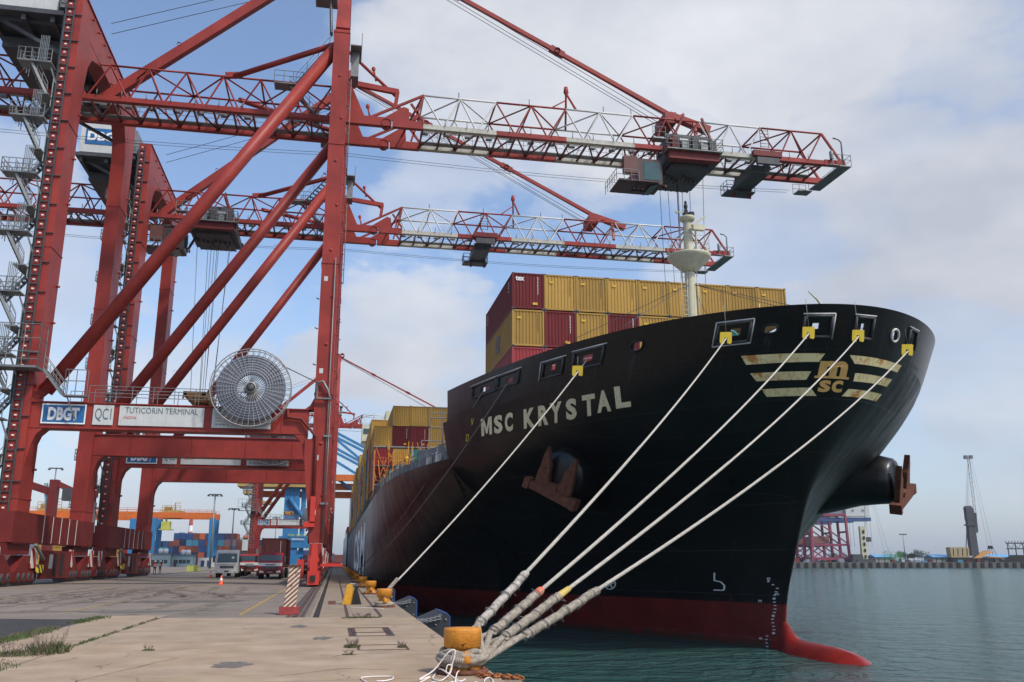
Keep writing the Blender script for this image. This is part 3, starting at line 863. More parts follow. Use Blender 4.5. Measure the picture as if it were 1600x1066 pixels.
def rims(cx, hw, a, b_, segs, m_=WORN, r=.055):
    mb = MB(); P_ = {'bl': (cx - hw, a), 'br': (cx + hw, a), 'tr': (cx + hw, b_), 'tl': (cx - hw, b_)}
    for s0, s1 in segs: mb.tube(hull_pt(*P_[s0], off=.05), hull_pt(*P_[s1], off=.05), r, 6)
    mb.build('fairlead_frame', m_, SHIP)


full = (('bl', 'br'), ('br', 'tr'), ('tr', 'tl'), ('tl', 'bl'))
for i, (cx, hw, a, b_) in enumerate(frames):
    if i in (4, 6, 9):
        mb = MB(); pts = [hull_pt(cx + (hw + .07) * math.cos(t_ * math.pi / 8), (a + b_) / 2 + ((b_ - a) / 2 + .07) * math.sin(t_ * math.pi / 8), .04) for t_ in range(16)]
        mb.path(pts, .06, 6, closed=True); mb.build('fairlead_ring', HBLK if i != 9 else WORN, SHIP)
    else:
        rims(cx, hw, a, b_, full, DGRY, .07)
for i, segs in ((5, full), (7, (('tl', 'tr'), ('tr', 'br'))), (8, (('tl', 'tr'),)), (10, (('tl', 'tr'),)), (0, (('tl', 'tr'),)), (1, (('tl', 'tr'),)), (2, (('tl', 'tr'), ('tl', 'bl'))), (3, (('tl', 'tr'),))):
    cx, hw, a, b_ = frames[i]; rims(cx, hw + .1, a - .1, b_ + .1, segs, WORN, .035)

# ship's name, letter by letter on the flare
MGL = ([(0, 0), (.26, 0), (.26, .62), (.42, .1), (.58, .1), (.74, .62), (.74, 0), (1, 0), (1, 1), (.70, 1), (.5, .42), (.30, 1), (0, 1)],
       [(0, 1, 2, 12), (2, 11, 12), (2, 3, 10, 11), (3, 4, 10), (4, 5, 9, 10), (5, 8, 9), (5, 6, 7, 8)])
mb = MB()
for ch, xa, xb, zc in (('M', 8.98, 9.46, 10.2), ('S', 9.55, 9.93, 10.16), ('C', 10.03, 10.38, 10.14), ('K', 10.85, 11.33, 10.12), ('R', 11.46, 11.88, 10.12), ('Y', 11.93, 12.42, 10.13),
                       ('S', 12.57, 13.0, 10.16), ('T', 13.22, 13.72, 10.2), ('A', 13.76, 14.3, 10.27), ('L', 14.45, 15.02, 10.34)):
    vs, fs = text_verts(ch, .05) if ch != 'M' else MGL
    mb.add([hull_pt(xa + (xb - xa) * x + (.5 - y) * (.15 + .22 * (xa - 9) / 6), zc - .52 + 1.04 * y, .03) for x, y in vs], fs)
part(mb.build('ship_name', NAMEP, SHIP), 'white rust-streaked lettering MSC KRYSTAL')
# bow emblem: three wing stripes each side, m over sc
EW = [[(18.91, 11.46), (22.39, 11.36), (22.18, 11.00), (19.19, 11.05)], [(19.43, 10.67), (21.93, 10.6), (21.80, 10.24), (19.77, 10.30)], [(20.07, 9.94), (22.07, 9.90), (22.45, 9.53), (20.37, 9.59)],
      [(23.62, 11.33), (27.46, 11.32), (27.24, 10.98), (24.0, 10.97)], [(24.15, 10.58), (26.98, 10.63), (26.74, 10.28), (24.15, 10.22)], [(23.98, 9.88), (26.53, 9.92), (26.26, 9.57), (23.70, 9.55)]]
for q in EW:
    mb = MB(); K = 22
    tl_, tr_, br_, bl_ = q
    for i in range(K):
        r_ = []
        for t_, e in ((i / K, 0), ((i + 1) / K, 0), ((i + 1) / K, 1), (i / K, 1)):
            A, B = (bl_, br_) if e == 0 else (tl_, tr_)
            r_.append(hull_pt(A[0] + (B[0] - A[0]) * t_, A[1] + (B[1] - A[1]) * t_, .03))
        mb.add(r_, [(0, 1, 2, 3)])
    mb.build('emblem_stripe', LOGOP, SHIP)
mb = MB()
for s_, xa, xb, za, zb in (('m', 22.25, 23.68, 10.33, 11.05), ('s', 22.42, 23.0, 9.70, 10.22), ('c', 23.06, 23.62, 9.70, 10.22)):
    vs, fs = text_verts(s_, .055 if s_ == 'm' else .03); mb.add([hull_pt(xa + (xb - xa) * x, za + (zb - za) * y, .03) for x, y in vs], fs)
hull_strip(mb, 22.12, 10.36, 23.85, 10.33, .1, .036)
mb.build('emblem_letters', mat('emblem_orange', (.80, .46, .15), .55, var=.2, rust=.3, scale=.8, rustcol=(.5, .2, .06)), SHIP)
# draught marks, thruster signs, seam lines
mb = MB()
for i in range(20):
    z = .75 - i * .178; x = 22.78 + .02 * math.sin(i) + (.22 if z < .4 else .22 * (.75 - z) / .35) - (.12 if z < -2 else 0)
    hull_strip(mb, x - .03, z, x + .03, z, .05 if i % 5 else .1, .02, 1)
for s_, x, z in (('8', 22.72, .82), ('6', 22.98, .05), ('m', 22.58, -.36), ('6', 22.66, -2.3)):
    vs, fs = text_verts(s_, .01); mb.add([hull_pt(x + .10 * a, z + .12 * b_, .02) for a, b_ in vs], fs)
mb.build('draught_mark', TXTW, SHIP)
mb = MB()
q = [(21.12, 1.15), (21.17, .72), (21.38, .66), (21.52, .45), (21.52, .2), (21.2, .2)]
for a, b_ in zip(q[:-1], q[1:]): hull_strip(mb, a[0], a[1], b_[0], b_[1], .055, .02, 2)
mb.build('bulb_symbol', TXTW, SHIP)
mb = MB(); cx, cz = 17.45, .33
for i in range(16):
    a = i * math.pi / 8; b_ = a + math.pi / 8
    hull_strip(mb, cx + .2 * math.cos(a), cz + .3 * math.sin(a), cx + .2 * math.cos(b_), cz + .3 * math.sin(b_), .05, .02, 1)
for a in (.6, 2.2): hull_strip(mb, cx - .2 * math.cos(a), cz - .3 * math.sin(a), cx + .2 * math.cos(a), cz + .3 * math.sin(a), .05, .02, 2)
mb.build('thruster_symbol', TXTW, SHIP)
mb = MB()
SEAM = mat('weld_seam', (.022, .024, .026), .5)
for a, b_ in zip(range(0, 15), range(1, 16)):
    x0 = 8.0 + a * 1.45; hull_strip(mb, x0, 11.55, x0 + 1.45, 11.55, .03, .015, 4)
for zz2 in (8.4, 5.6):
    for a in range(11): hull_strip(mb, 9.5 + a * 1.2, zz2, 10.7 + a * 1.2, zz2, .02, .015, 3)
for x in (11.1, 14.3, 17.2, 20.2, 22.3, 25.4, 28.6):
    hull_strip(mb, x, 11.5, x, 8.6, .02, .015, 6)
mb.build('weld_seam', SEAM, SHIP)
# MSC letters far aft on the side
mb = MB()
for s_, y0, y1 in (('M', 128, 150), ('S', 155, 172), ('C', 177, 195)):
    put_text(mb, s_, (XC - 19.34, y1, -.1), (0, y0 - y1, 0), (0, 0, 7.2), .03)
mb.build('side_lettering', TXTW, SHIP)
RUN = mat('rust_run', (.030, .017, .010), .6, var=.5, scale=3); GRUN = mat('salt_run', (.028, .030, .030), .55, var=.4, scale=3)
rr_ = random.Random(17); mb = MB()
for i, (cx, hw, a, b_) in enumerate(frames):
    for k in range(5):
        x = cx + rr_.uniform(-hw, hw); ln_ = rr_.uniform(.4, 2.6); q_ = a - .05; wd_ = rr_.uniform(.015, .06)
        for j in range(5): hull_strip(mb, x, q_ - ln_ * j / 5, x + .01, q_ - ln_ * (j + 1) / 5, wd_ * (1 - j / 6), .012, 1, rr_.choice((0, 1, 1)))
for k in range(40):
    x = rr_.uniform(8.6, 29); q_ = rr_.uniform(2, 11); ln_ = rr_.uniform(.5, 2.2)
    for j in range(4): hull_strip(mb, x, q_ - ln_ * j / 4, x + .01, q_ - ln_ * (j + 1) / 4, .03 * (1 - j / 5), .012, 1, 1)
st_ = mb.build('paint_run', [RUN, GRUN], SHIP); st_['kind'] = 'stuff'
# yellow boarding marks by the break
mb = MB()
for x, z, s_ in ((8.47, 10.5, 'V'), (8.33, 9.62, 'D')):
    vs, fs = text_verts(s_, .01); mb.add([hull_pt(x + .13 * a, z + .42 * b_, .03) for a, b_ in vs], fs)
mb.build('yellow_mark', RGY, SHIP)


# anchor bolsters and anchors
def anchor_set(sg):
    E0 = Vector((XC + sg * 7.2, 54.3, 7.4)); E1 = Vector((XC + sg * 10.75, 50.3, 6.6))
    ax = (E1 - E0).normalized(); ln = (E1 - E0).length
    mb = MB(); mb.lathe([(2.9, -.4), (2.35, ln * .3), (1.75, ln * .62), (1.5, ln * .85), (1.42, ln * .95), (1.28, ln * .985), (1.0, ln + .03), (.6, ln + .08), (.02, ln + .1)], E0, ax, 32)
    pod = mb.build('anchor_bolster', HULL, SHIP)
    up = Vector((0, 0, 1)); up = (up - ax * up.dot(ax)).normalized(); sd_ = ax.cross(up)
    up2 = (up * math.cos(R(26 * sg)) + sd_ * math.sin(R(26 * sg))); sd2 = ax.cross(up2)
    C_ = E1 + ax * .12 - up2 * .1
    mb = MB()
    mb.frust(C_ - ax * .9 + up2 * .5, C_ - up2 * .9 + ax * .1, .32, .3, .42, .36, side=sd2)          # shank
    a_ = mb.build('anchor', RUST, SHIP)
    mb = MB()
    mb.frust(C_ - up2 * 1.0 - sd2 * 1.4 + ax * .25, C_ - up2 * 1.0 + sd2 * 1.4 + ax * .25, .62, .55, .5, .42, side=ax)   # crown bar
    for k in (-1, 1):
        mb.frust(C_ - up2 * 1.0 + sd2 * k * 1.75 + ax * .25, C_ - up2 * 1.0 + sd2 * k * 1.4 + ax * .25, .72, .62, .66, .6, side=ax)
    mb.frust(C_ - up2 * 1.25 + ax * .15, C_ - up2 * .45 + ax * .3, .5, .9, .35, .55, side=ax)
    mb.build('crown', RUST, a_)
    for k in (-1, 1):
        mb = MB()
        mb.prism([(-.42, -1.0), (.42, -1.0), (.44, -.3), (.36, .35), (.34, .9), (.20, 1.55), (.06, 1.2), (-.12, .72), (-.26, .55), (-.30, .0), (-.40, -.3)], C_ + sd2 * k * .74 + ax * .10, sd2 * k, up2 + ax * .10, ax * .34)
        mb.build('fluke', RUST, a_)


anchor_set(-1); anchor_set(1)

# foremast with crow platform, lights, ladder
MX0, MY0 = 21.02, 50.0
mast = MB(); mast.lathe([(.62, 11.3), (.56, 13.6), (.42, 15.2), (.33, 16.5), (.29, 20.2), (.25, 23.0)], (MX0, MY0, 0), n=20)
mo = mast.build('mast', CREAM, SHIP)
mb = MB(); mb.lathe([(.36, 19.35), (.62, 19.55), (1.28, 20.18), (1.36, 20.32), (1.36, 20.42), (1.2, 20.42), (.3, 20.4)], (MX0, MY0, 0), n=28)
mb.build('lookout_platform', CREAM, mo)
mb = MB(); ring = [(MX0 + 1.3 * math.cos(a * math.pi / 10), MY0 + 1.3 * math.sin(a * math.pi / 10), 20.42) for a in range(21)]
for k in (.5, .95): mb.path([Vector(p) + Vector((0, 0, k)) for p in ring[:-1]], .018, 4, closed=True)
for p in ring[::3]: mb.tube(p, Vector(p) + Vector((0, 0, .95)), .018, 4)
mb.build('platform_rail', CREAM, mo)
mb = MB(); mb.lathe([(.3, 22.7), (.45, 22.8), (.5, 22.95), (.5, 23.02), (.1, 23.04)], (MX0, MY0, 0), n=16)
mb.box(MX0 - .22, MY0 - .25, 23.04, MX0 - .02, MY0 + .2, 23.36, 1); mb.box(MX0 + .08, MY0 - .25, 23.04, MX0 + .4, MY0 + .2, 23.34, 1)
mb.lathe([(.11, 23.36), (.13, 23.45), (.08, 23.55), (.12, 23.65), (.13, 23.8), (.06, 23.86), (.09, 23.92), (.07, 24.1), (.01, 24.12)], (MX0 - .08, MY0 - .05, 0), n=10, mi=1)
mb.bar((MX0 + .05, MY0 - .5, 22.3), (MX0 + 1.0, MY0 - .5, 22.95), .12, .12); mb.bar((MX0 + .1, MY0 - .55, 22.15), (MX0 + .85, MY0 - .55, 22.15), .3, .35)
mb.bar((MX0 - .75, MY0 - .1, 23.28), (MX0 - .1, MY0 - .1, 23.3), .05)
mb.tube((MX0 - .75, MY0 - .1, 23.2), (MX0 - .75, MY0 - .1, 23.42), .05, 6)
mb.lathe([(.03, 20.4), (.12, 20.5), (.14, 21.1), (.08, 21.3), (.07, 22.3), (.14, 22.4), (.14, 22.6), (.02, 22.65)], (MX0 + .62, MY0 + .2, 0), n=10)
mb.lathe([(.03, 20.4), (.12, 20.5), (.12, 20.9), (.02, 20.95)], (MX0 + 1.0, MY0 - .5, 0), n=8)
mb.build('mast_light', [CREAM, BLK], mo)
mb = MB()
for dx in (-.20, .20): mb.tube((MX0 - .62 + dx, MY0 - .3, 14), (MX0 - .5 + dx, MY0 - .3, 19.6), .025, 4)
for i in range(19): z = 14.1 + i * .3; x = MX0 - .62 + .12 * (z - 14) / 5.6; mb.tube((x - .2, MY0 - .3, z), (x + .2, MY0 - .3, z), .02, 4)
mb.tube((MX0 + .55, MY0, 14), (MX0 + .45, MY0, 20), .03, 5); mb.tube((MX0 + .75, MY0, 16), (MX0 + .45, MY0, 19), .03, 5)
mb.build('ladder', CREAM, mo)
mb = MB()
for e in ((10, 56, 13.6), (33, 44, 13.7), (27.5, 40, 13.6), (29, 60, 14.5), (14, 42.5, 13.5)): mb.tube((MX0, MY0, 18.6), e, .018, 4)
mb.build('stay_wire', CABLE, mo)
mb = MB(); mb.lathe([(1.25, 11.35), (1.0, 14.35), (.72, 14.5), (.7, 14.6)], (MX0, MY0, 0), n=14)
mb.box(MX0 - 1.5, MY0 - 1.1, 14.35, MX0 + 1.5, MY0 + 1.1, 14.5)
mb.bar((MX0 - 2.6, MY0 - .3, 13.3), (MX0 - .6, MY0 - .3, 14.6), .3, .25)
mb.rail([(MX0 - 1.5, MY0 - 1.1, 14.5), (MX0 + 1.5, MY0 - 1.1, 14.5), (MX0 + 1.5, MY0 + 1.1, 14.5), (MX0 - 1.5, MY0 + 1.1, 14.5), (MX0 - 1.5, MY0 - 1.1, 14.5)], 1.0, .025, .8)
mb.box(MX0 - .9, MY0 - .9, 14.5, MX0 - .3, MY0 - .5, 15.1); mb.box(MX0 + .5, MY0 - .9, 15.4, MX0 + 1.1, MY0 - .5, 15.7, 1)
mb.build('mast_foot', [CREAM, GRY], mo)
hx = Vector((MX0 + 1.6, MY0 - 1.4, 14.75)); ad = Vector((.12, -1, -.1)).normalized()
mb = MB(); mb.lathe([(.08, -.7), (.1, -.2), (.2, .2), (.36, .42), (.5, .5), (.44, .47), (.12, .1), (.02, .05)], hx, ad, 24)
mb.box(hx.x - .12, hx.y + .1, 14.3, hx.x + .12, hx.y + .5, 14.6); mb.tube(hx + Vector((0, .5, -.6)), hx + Vector((0, .4, 0)), .08)
mb.build('horn', TEAL, SHIP)
hx = Vector((MX0 - 2.35, MY0 - 1.4, 14.9)); mb = MB(); mb.lathe([(.08, .7), (.3, 0), (.28, -.3), (.2, -.32), (.02, -.2)], hx, (0, 1, .1), 16); mb.tube(hx - Vector((0, 0, .9)), hx, .05)
mb.build('searchlight', GRY, SHIP)
# small deck gear peeping over the bow
mb = MB(); mb.path([(23.2, 38.6, 13.3), (23.1, 38.6, 14.0), (22.85, 38.6, 14.35), (22.4, 38.6, 14.75)], [.13, .09, .06, .03], 6)
mb.path([(22.8, 38.6, 13.6), (25.5, 38.4, 13.62), (26, 38.4, 13.5)], .04, 5)
mb.lathe([(.25, 13.3), (.25, 13.62), (.1, 13.66)], (25.2, 37.6, 0), n=10)
mb.build('bow_davit', CREAM, SHIP)
mb = MB(); mb.tube((MX0 + 3.0, MY0 - 3, 13), (MX0 + 3.0, MY0 - 3, 16.1), .09, 8); mb.tube((MX0 + 3.0, MY0 - 3, 16), (MX0 + 3.0, MY0 - 3, 16.6), .03, 6)
mb.box(MX0 + 2.3, MY0 - 3.1, 13.3, MX0 + 3.5, MY0 - 2.6, 14.2); mb.rail([(MX0 + 1.2, MY0 - 3, 13.4), (MX0 + 5.2, MY0 - 4.2, 13.2)], 1.0, .02, .7)
mb.build('jack_staff', CREAM, SHIP)
mb = MB(); pts = [hull_pt(x, 13.4) + Vector((0, .4, .05)) for x in (11.9, 12.6, 13.3, 14.0)]
mb.rail([(12.0, 55.5, 13.2), (13.2, 53.2, 13.2), (14.3, 51.5, 13.2), (15.5, 50, 13.2)], 1.1, .025, .9)
mb.build('forecastle_rail', WORN, SHIP)

# main deck side: coaming, bays, lashing bridges
for i in range(30):
    mb = MB(); y = 63.5 + i * 2.2; x = XC - wid(y, MAIN) + .25
    mb.box(x, y, MAIN, x + .12, y + 1.5, MAIN + .85 + .2 * (i % 3 == 0)); mb.box(x + .12, y + .7, MAIN, x + .5, y + .8, MAIN + .8); mb.build('bulwark_plate', DECKG, SHIP)
for i in range(3, 60):
    mb = MB(); y = 64 + i * 3.6; x = XC - wid(y, MAIN) + 1.4; mb.box(x, y, MAIN, x + 1.0, y + 1.8 + (i % 3) * .5, MAIN + 1.0 + .35 * (i % 4)); mb.box(x - .004, y + .2, MAIN + .3, x - .002, y + .8, MAIN + 1.3, 1); mb.build('deck_locker', [DECKG, TAR], SHIP)
mb = MB(); mb.box(XC - 13.4, 63.5, MAIN, XC + 13.4, 68, MAIN + 1.2); mb.build('hatch_coaming', DECKG, SHIP)
mb = MB(); mb.box(XC - 15.5, 76, MAIN, XC + 15.5, 118, MAIN + 2.4); mb.build('hatch_coaming', DECKG, SHIP)
mb = MB()
for i in range(70):
    y = 63.3 + i * 3.2; y1 = y + 3.2
    mb.rail([(XC - wid(y, MAIN) + .12, y, MAIN), (XC - wid(y1, MAIN) + .12, y1, MAIN)], 1.1, .025, 1.6)
mb.build('deck_rail', GRY, SHIP)
rnd = random.Random(5)
mb = MB()
for xk in range(15):
    x = 4.5 + 2.47 * xk
    for y in (120.4, 118.2): mb.box(x - .1, y, MAIN, x + .1, y + .2, 16.8 - .8 * (y < 119), rnd.choice((0, 1, 0)))
for z in (11.4, 13.9, 16.4): mb.box(4.4, 118.6, z, 41.5, 120.3, z + .14, 0)
for z in (12.4, 14.9): mb.rail([(4.4, 118.5, z - 1), (41, 118.5, z - 1)], 1.1, .03, 1.2, mi=1)
for i in range(60):
    x = 4.8 + rnd.random() * 14; z = 10 + rnd.random() * 5; mb.bar((x, 118.3, z), (x + rnd.uniform(-1.2, 1.2), 118.3, z + 2.4), .09, .09, rnd.choice((1, 1, 2)))
for i in range(26):
    x = 5 + rnd.random() * 12; y = 100 + rnd.random() * 17; hh = .6 + rnd.random() * 2.2; mb.box(x, y, MAIN + 1, x + .3 + rnd.random() * .9, y + .8, MAIN + 1.6 + hh, rnd.choice((0, 1, 2, 3)))
mb.build('lashing_bridge', [DECKG, LASH, YEL, CGRN], SHIP)
rg = random.Random(77)
for i in range(46):
    mb = MB(); y = rg.uniform(68, 117); x = XC - wid(y, MAIN) + rg.uniform(1.0, 8); h_ = rg.uniform(.8, 3.4); k = i % 4
    if k == 0: mb.tube((x, y, MAIN), (x, y, MAIN + h_ + 1), .07, 6); mb.box(x - .25, y - .2, MAIN + h_ + .6, x + .25, y + .2, MAIN + h_ + 1.0)
    elif k == 1: mb.rail([(x, y, MAIN + .4), (x + rg.uniform(1, 3), y, MAIN + .4)], h_ * .6 + .6, .045, .7)
    elif k == 2: mb.box(x, y, MAIN, x + .5, y + .5, MAIN + h_ * .7); mb.lathe([(.2, 0), (.26, .1), (.26, .5), (.1, .7)], (x + .25, y + .25, MAIN + h_ * .7), n=8)
    else: mb.bar((x, y, MAIN), (x + rg.uniform(-1, 1), y, MAIN + h_ + 1.2), .1, .1); mb.bar((x + 1, y, MAIN), (x + 1, y, MAIN + h_), .1, .1)
    mb.build('deck_fitting', rg.choice((LASH, YEL, GRY, GRY, CGRN, WORN, CRED)), SHIP)
mb = MB()
for x, y in ((8.3, 65.2), (8.9, 65.2)): mb.box(x, y, MAIN, x + .07, y + .07, 13.6)
mb.build('davit_post', YEL, SHIP)
mb = MB(); mb.rail([(6.6, 66, 10.6), (10, 66, 10.6)], 1.6, .04, .8); mb.rail([(6.6, 66, 12.0), (10, 66, 12.0)], 1.0, .04, .8)
mb.box(8.2, 64.2, MAIN, 9.6, 65.5, MAIN + 1.6); mb.build('windlass_rail', GRY, SHIP)
for k in range(9):
    y = 135 + k * 14.4
    mb = MB()
    mb.box(4.3, y - .9, MAIN, 4.6, y - .6, 19.5); mb.box(4.3, y - .3, MAIN, 4.6, y, 19.5)
    for z in (11.5, 14.3, 17.1): mb.box(4.2, y - 1, z, 8, y, z + .15)
    mb.build('lashing_post', YEL if k % 2 == 0 else DECKG, SHIP)
# accommodation block with bridge wing far aft
mb = MB(); mb.box(8, 222, MAIN, 38.5, 236, 36); mb.box(5.2, 222, 30.5, 41.4, 228, 34.2); mb.bar((5.2, 223.5, 30.5), (8.2, 223.5, 27.5), .5, .8)
mb.box(11, 224, 36, 35, 232, 38.5)
ab = mb.build('superstructure', CREAM, SHIP)
mb = MB(); mb.box(5.5, 221.9, 32.3, 41, 222.02, 33.6); mb.build('bridge_window', GLASS, ab)

# ------------------------------------------------------------------ containers
CM = {}


def corr(mb, p0, ex, n_, H_, dep, nrm, mi=0):
    """corrugated wall from p0 along ex, n_ ribs, height H_, depth dep inwards (-nrm)"""
    p0 = Vector(p0); ex = Vector(ex); nrm = Vector(nrm); u = 1.0 / n_; xs_ = []
    for i in range(n_):
        xs_ += [(i * u, 0), (i * u + u * .34, 0), (i * u + u * .5, -1), (i * u + u * .84, -1)]
    xs_.append((1, 0))
    vs = []
    for x, d in xs_:
        q = p0 + ex * x + nrm * (d * dep); vs += [q, q + Vector((0, 0, H_))]
    mb.add(vs, [(2 * i, 2 * i + 2, 2 * i + 3, 2 * i + 1) for i in range(len(xs_) - 1)], mi)


def cont_meshes(LN, HT, m_, key):
    if key in CM: return CM[key]
    W = 2.43; h = HT
    mb = MB()
    corr(mb, (-W / 2 + .09, .03, .14), (W - .18, 0, 0), 9, h - .24, .04, (0, -1, 0))
    corr(mb, (W / 2 - .09, LN - .03, .14), (-(W - .18), 0, 0), 9, h - .24, .04, (0, 1, 0))
    nr = max(8, int(LN * 3.3))
    corr(mb, (-W / 2 + .03, LN - .09, .14), (0, -(LN - .18), 0), nr, h - .24, .04, (-1, 0, 0))
    corr(mb, (W / 2 - .03, .09, .14), (0, LN - .18, 0), nr, h - .24, .04, (1, 0, 0))
    mb.add([(-W / 2 + .05, .05, h - .03), (W / 2 - .05, .05, h - .03), (W / 2 - .05, LN - .05, h - .03), (-W / 2 + .05, LN - .05, h - .03)], [(0, 1, 2, 3)])
    mb.add([(-W / 2 + .05, .05, .1), (W / 2 - .05, .05, .1), (W / 2 - .05, LN - .05, .1), (-W / 2 + .05, LN - .05, .1)], [(3, 2, 1, 0)])
    b_ = mb.build('body', m_)
    mb = MB()
    for sx in (-1, 1):
        for y0, y1 in ((0, .12), (LN - .12, LN)):
            x0, x1 = sorted((sx * W / 2, sx * (W / 2 - .12))); mb.box(x0, y0, .1, x1, y1, h - .08)
        x0, x1 = sorted((sx * (W / 2 - .005), sx * (W / 2 - .075))); mb.box(x0, .12, h - .1, x1, LN - .12, h - .015); mb.box(x0, .12, .03, x1, LN - .12, .16)
    for y0, y1 in ((.004, .08), (LN - .08, LN - .004)): mb.box(-W / 2 + .12, y0, h - .13, W / 2 - .12, y1, h - .02); mb.box(-W / 2 + .12, y0, .03, W / 2 - .12, y1, .17)
    f_ = mb.build('corner_frame', m_)
    mb = MB()
    for sx in (-1, 1):
        for y0, y1 in ((-.004, .17), (LN - .17, LN + .004)):
            for z0, z1 in ((0, .11), (h - .09, h)):
                x0, x1 = sorted((sx * (W / 2 + .004), sx * (W / 2 - .16))); mb.box(x0, y0, z0, x1, y1, z1)
    c_ = mb.build('corner_casting', DGRY)
    r_ = (b_.data, f_.data, c_.data)
    for o in (b_, f_, c_): bpy.data.objects.remove(o)
    CM[key] = r_; return r_


CAST = True


def container(x, y, z, colr, label, group, LN=12.19, HT=2.82, marks=None, rot=0, cast=True):
    key = (colr.name, LN, HT)
    ms = cont_meshes(LN, HT, colr, key)
    t_ = thing('container', label, 'container', (x, y, z), group); t_.rotation_euler.z = rot
    for nm, me in zip(('body', 'corner_frame', 'corner_casting') if cast else ('body', 'corner_frame'), ms):
        o = bpy.data.objects.new(nm, me); COL.objects.link(o); o.parent = t_; ORG[o] = (x, y, z)
    if marks:
        for nm, fn, mt in marks:
            mb = MB(); fn(mb, x, y, z); mb.build(nm, mt, t_)
    return t_


MY = mat('mark_yellow', (.62, .36, .03), .5)
MWH = mat('mark_white', (.6, .6, .58), .5)
MDK = mat('mark_dark', (.05, .045, .04), .5)


def mk_codes(mb, x, y, z):       # column of small code characters at the right of the end wall
    rnd = random.Random(int(x * 10 + z * 7))
    for i in range(11):
        q = z + 2.45 - i * .13; mb.box(x + .72, y - .012, q, x + .72 + .05 + .02 * (i % 2), y - .006, q + .08)


def mk_label(mb, x, y, z): mb.box(x + .35, y - .012, z + .34, x + .72, y - .006, z + .52)


def mk_label2(mb, x, y, z): mb.box(x - .85, y - .012, z + 2.1, x - .5, y - .006, z + 2.26)


FORE = 'containers stacked behind the bow'
COLN = {'container_gold': 'gold', 'container_maroon': 'maroon', 'container_red': 'bright red', 'container_blue': 'blue', 'container_navy': 'navy', 'container_orange': 'orange',
        'container_brown': 'brown', 'container_green': 'green', 'container_light_blue': 'light blue', 'container_grey': 'grey'}
ordn = ['leftmost', 'second from left', 'third from left', 'fourth from left', 'fifth from left', 'sixth from left', 'seventh from left', 'eighth from left', 'ninth from left', 'tenth from left', 'eleventh from left', 'twelfth from left', 'thirteenth from left', 'fourteenth from left', 'fifteenth from left', 'sixteenth from left']
rows = [(20.06, [MARO, GOLD, GOLD, GOLD, GOLD, GOLD, GOLD, GOLD, GOLD], 'top'),
        (17.19, [GOLD, MARO, GOLD, MARO, GOLD, GOLD, MARO, GOLD, GOLD], 'middle'),
        (14.32, [CRED, CRED, MARO, GOLD, GOLD, MARO, GOLD, GOLD, MARO], 'third')]
for z, cs, rn in rows:
    for i, cm in enumerate(cs):
        if rn == 'middle' and i > 5: continue
        if rn == 'third' and i > 2: continue
        x = 12.1 + 1.22 + 2.47 * i; mk = []
        if cm is MARO: mk += [('code_marking', mk_codes, MWH), ('yellow_label', mk_label, MY)]
        if cm is GOLD: mk += [('yellow_label', mk_label2, MY), ('code_marking', mk_codes, MDK)]
        if rn == 'top' and i == 0:
            mk.append(('leasing_logo', lambda mb, x, y, z: put_text(mb, 'tex', (x - .95, y - .014, z + 2.18), (.66, 0, 0), (0, 0, .36), .03), TXTW))
            mk.append(('side_code', lambda mb, x, y, z: [mb.box(x - 1.222, y + yy, z + zz0, x - 1.216, y + yy + .35, z + zz0 + .09) for yy in (1.2, 10.9) for zz0 in (2.3, 2.1, 1.9, 1.6)], MWH))
        if rn == 'middle' and i == 0:
            mk.append(('side_emblem', lambda mb, x, y, z: (put_text(mb, 'm', (x - 1.222, y + 7.2, z + 1.45), (0, -1.9, 0), (0, 0, .75), .06), put_text(mb, 'sc', (x - 1.222, y + 7.2, z + .75), (0, -1.9, 0), (0, 0, .6), .06)), MDK))
        container(x, 62.5 + (.0 if i else 0), z, cm, '%s container, %s in the %s tier of the stack behind the bow' % (COLN[cm.name], ordn[i], rn), FORE, marks=mk)
mb = MB(); mb.box(14, 63.2, 11.3, 32.5, 74, 14.3); mb.build('hatch_cover', DECKG, SHIP)
# second visible bay beyond the open deck, tiers to the ship's side
BAY2 = 'containers stacked behind the open deck'
spec = [(19.75, 1, [GOLD, GOLD, GOLD, GOLD], 'top'), (16.88, 0, [GOLD, MARO, MARO, GOLD, GOLD], 'second'), (14.01, 0, [CRED, GOLD, CGRN, CGRN, GOLD], 'third'), (11.14, 0, [CRED, GOLD, CGRN, GOLD, GOLD], 'fourth')]
for z, i0, cs, rn in spec:
    for k, cm in enumerate(cs):
        i = i0 + k; x = 4.48 + 1.22 + 2.47 * i; mk = []
        if cm is MARO: mk += [('code_marking', mk_codes, MWH), ('yellow_label', mk_label, MY)]
        container(x, 122, z, cm, '%s container, %s in the %s tier of the stack beyond the open deck' % (COLN[cm.name], ordn[k], rn), BAY2, marks=mk)
# further bays: the outermost column that shows along the side
rnd = random.Random(11)
pal = [GOLD, MARO, CGRY, GOLD, CRED, MARO, GOLD, CBRN, CBLU]
for b_ in range(11):
    y = 135.2 + b_ * 14.4 if b_ < 6 else 137.2 + 14 + b_ * 14.4
    top = 4 if b_ < 5 else (5 if b_ != 9 else 4)
    for k in range(top):
        cm = pal[(b_ * 3 + k * 2 + (b_ * k) % 3) % len(pal)] if k < top - 1 else GOLD
        container(5.7, y, 11.14 + 2.87 * k, cm, '%s container at the ship side, bay %d from the deck gap, tier %d' % (COLN[cm.name], b_ + 2, k + 1), 'containers along the ship side', cast=False)
        if k >= 3 and b_ in (0, 5, 6): container(8.17, y, 11.14 + 2.87 * k, GOLD, 'gold container one row inboard, bay %d, tier %d up' % (b_ + 2, k + 1), 'containers along the ship side', cast=False)

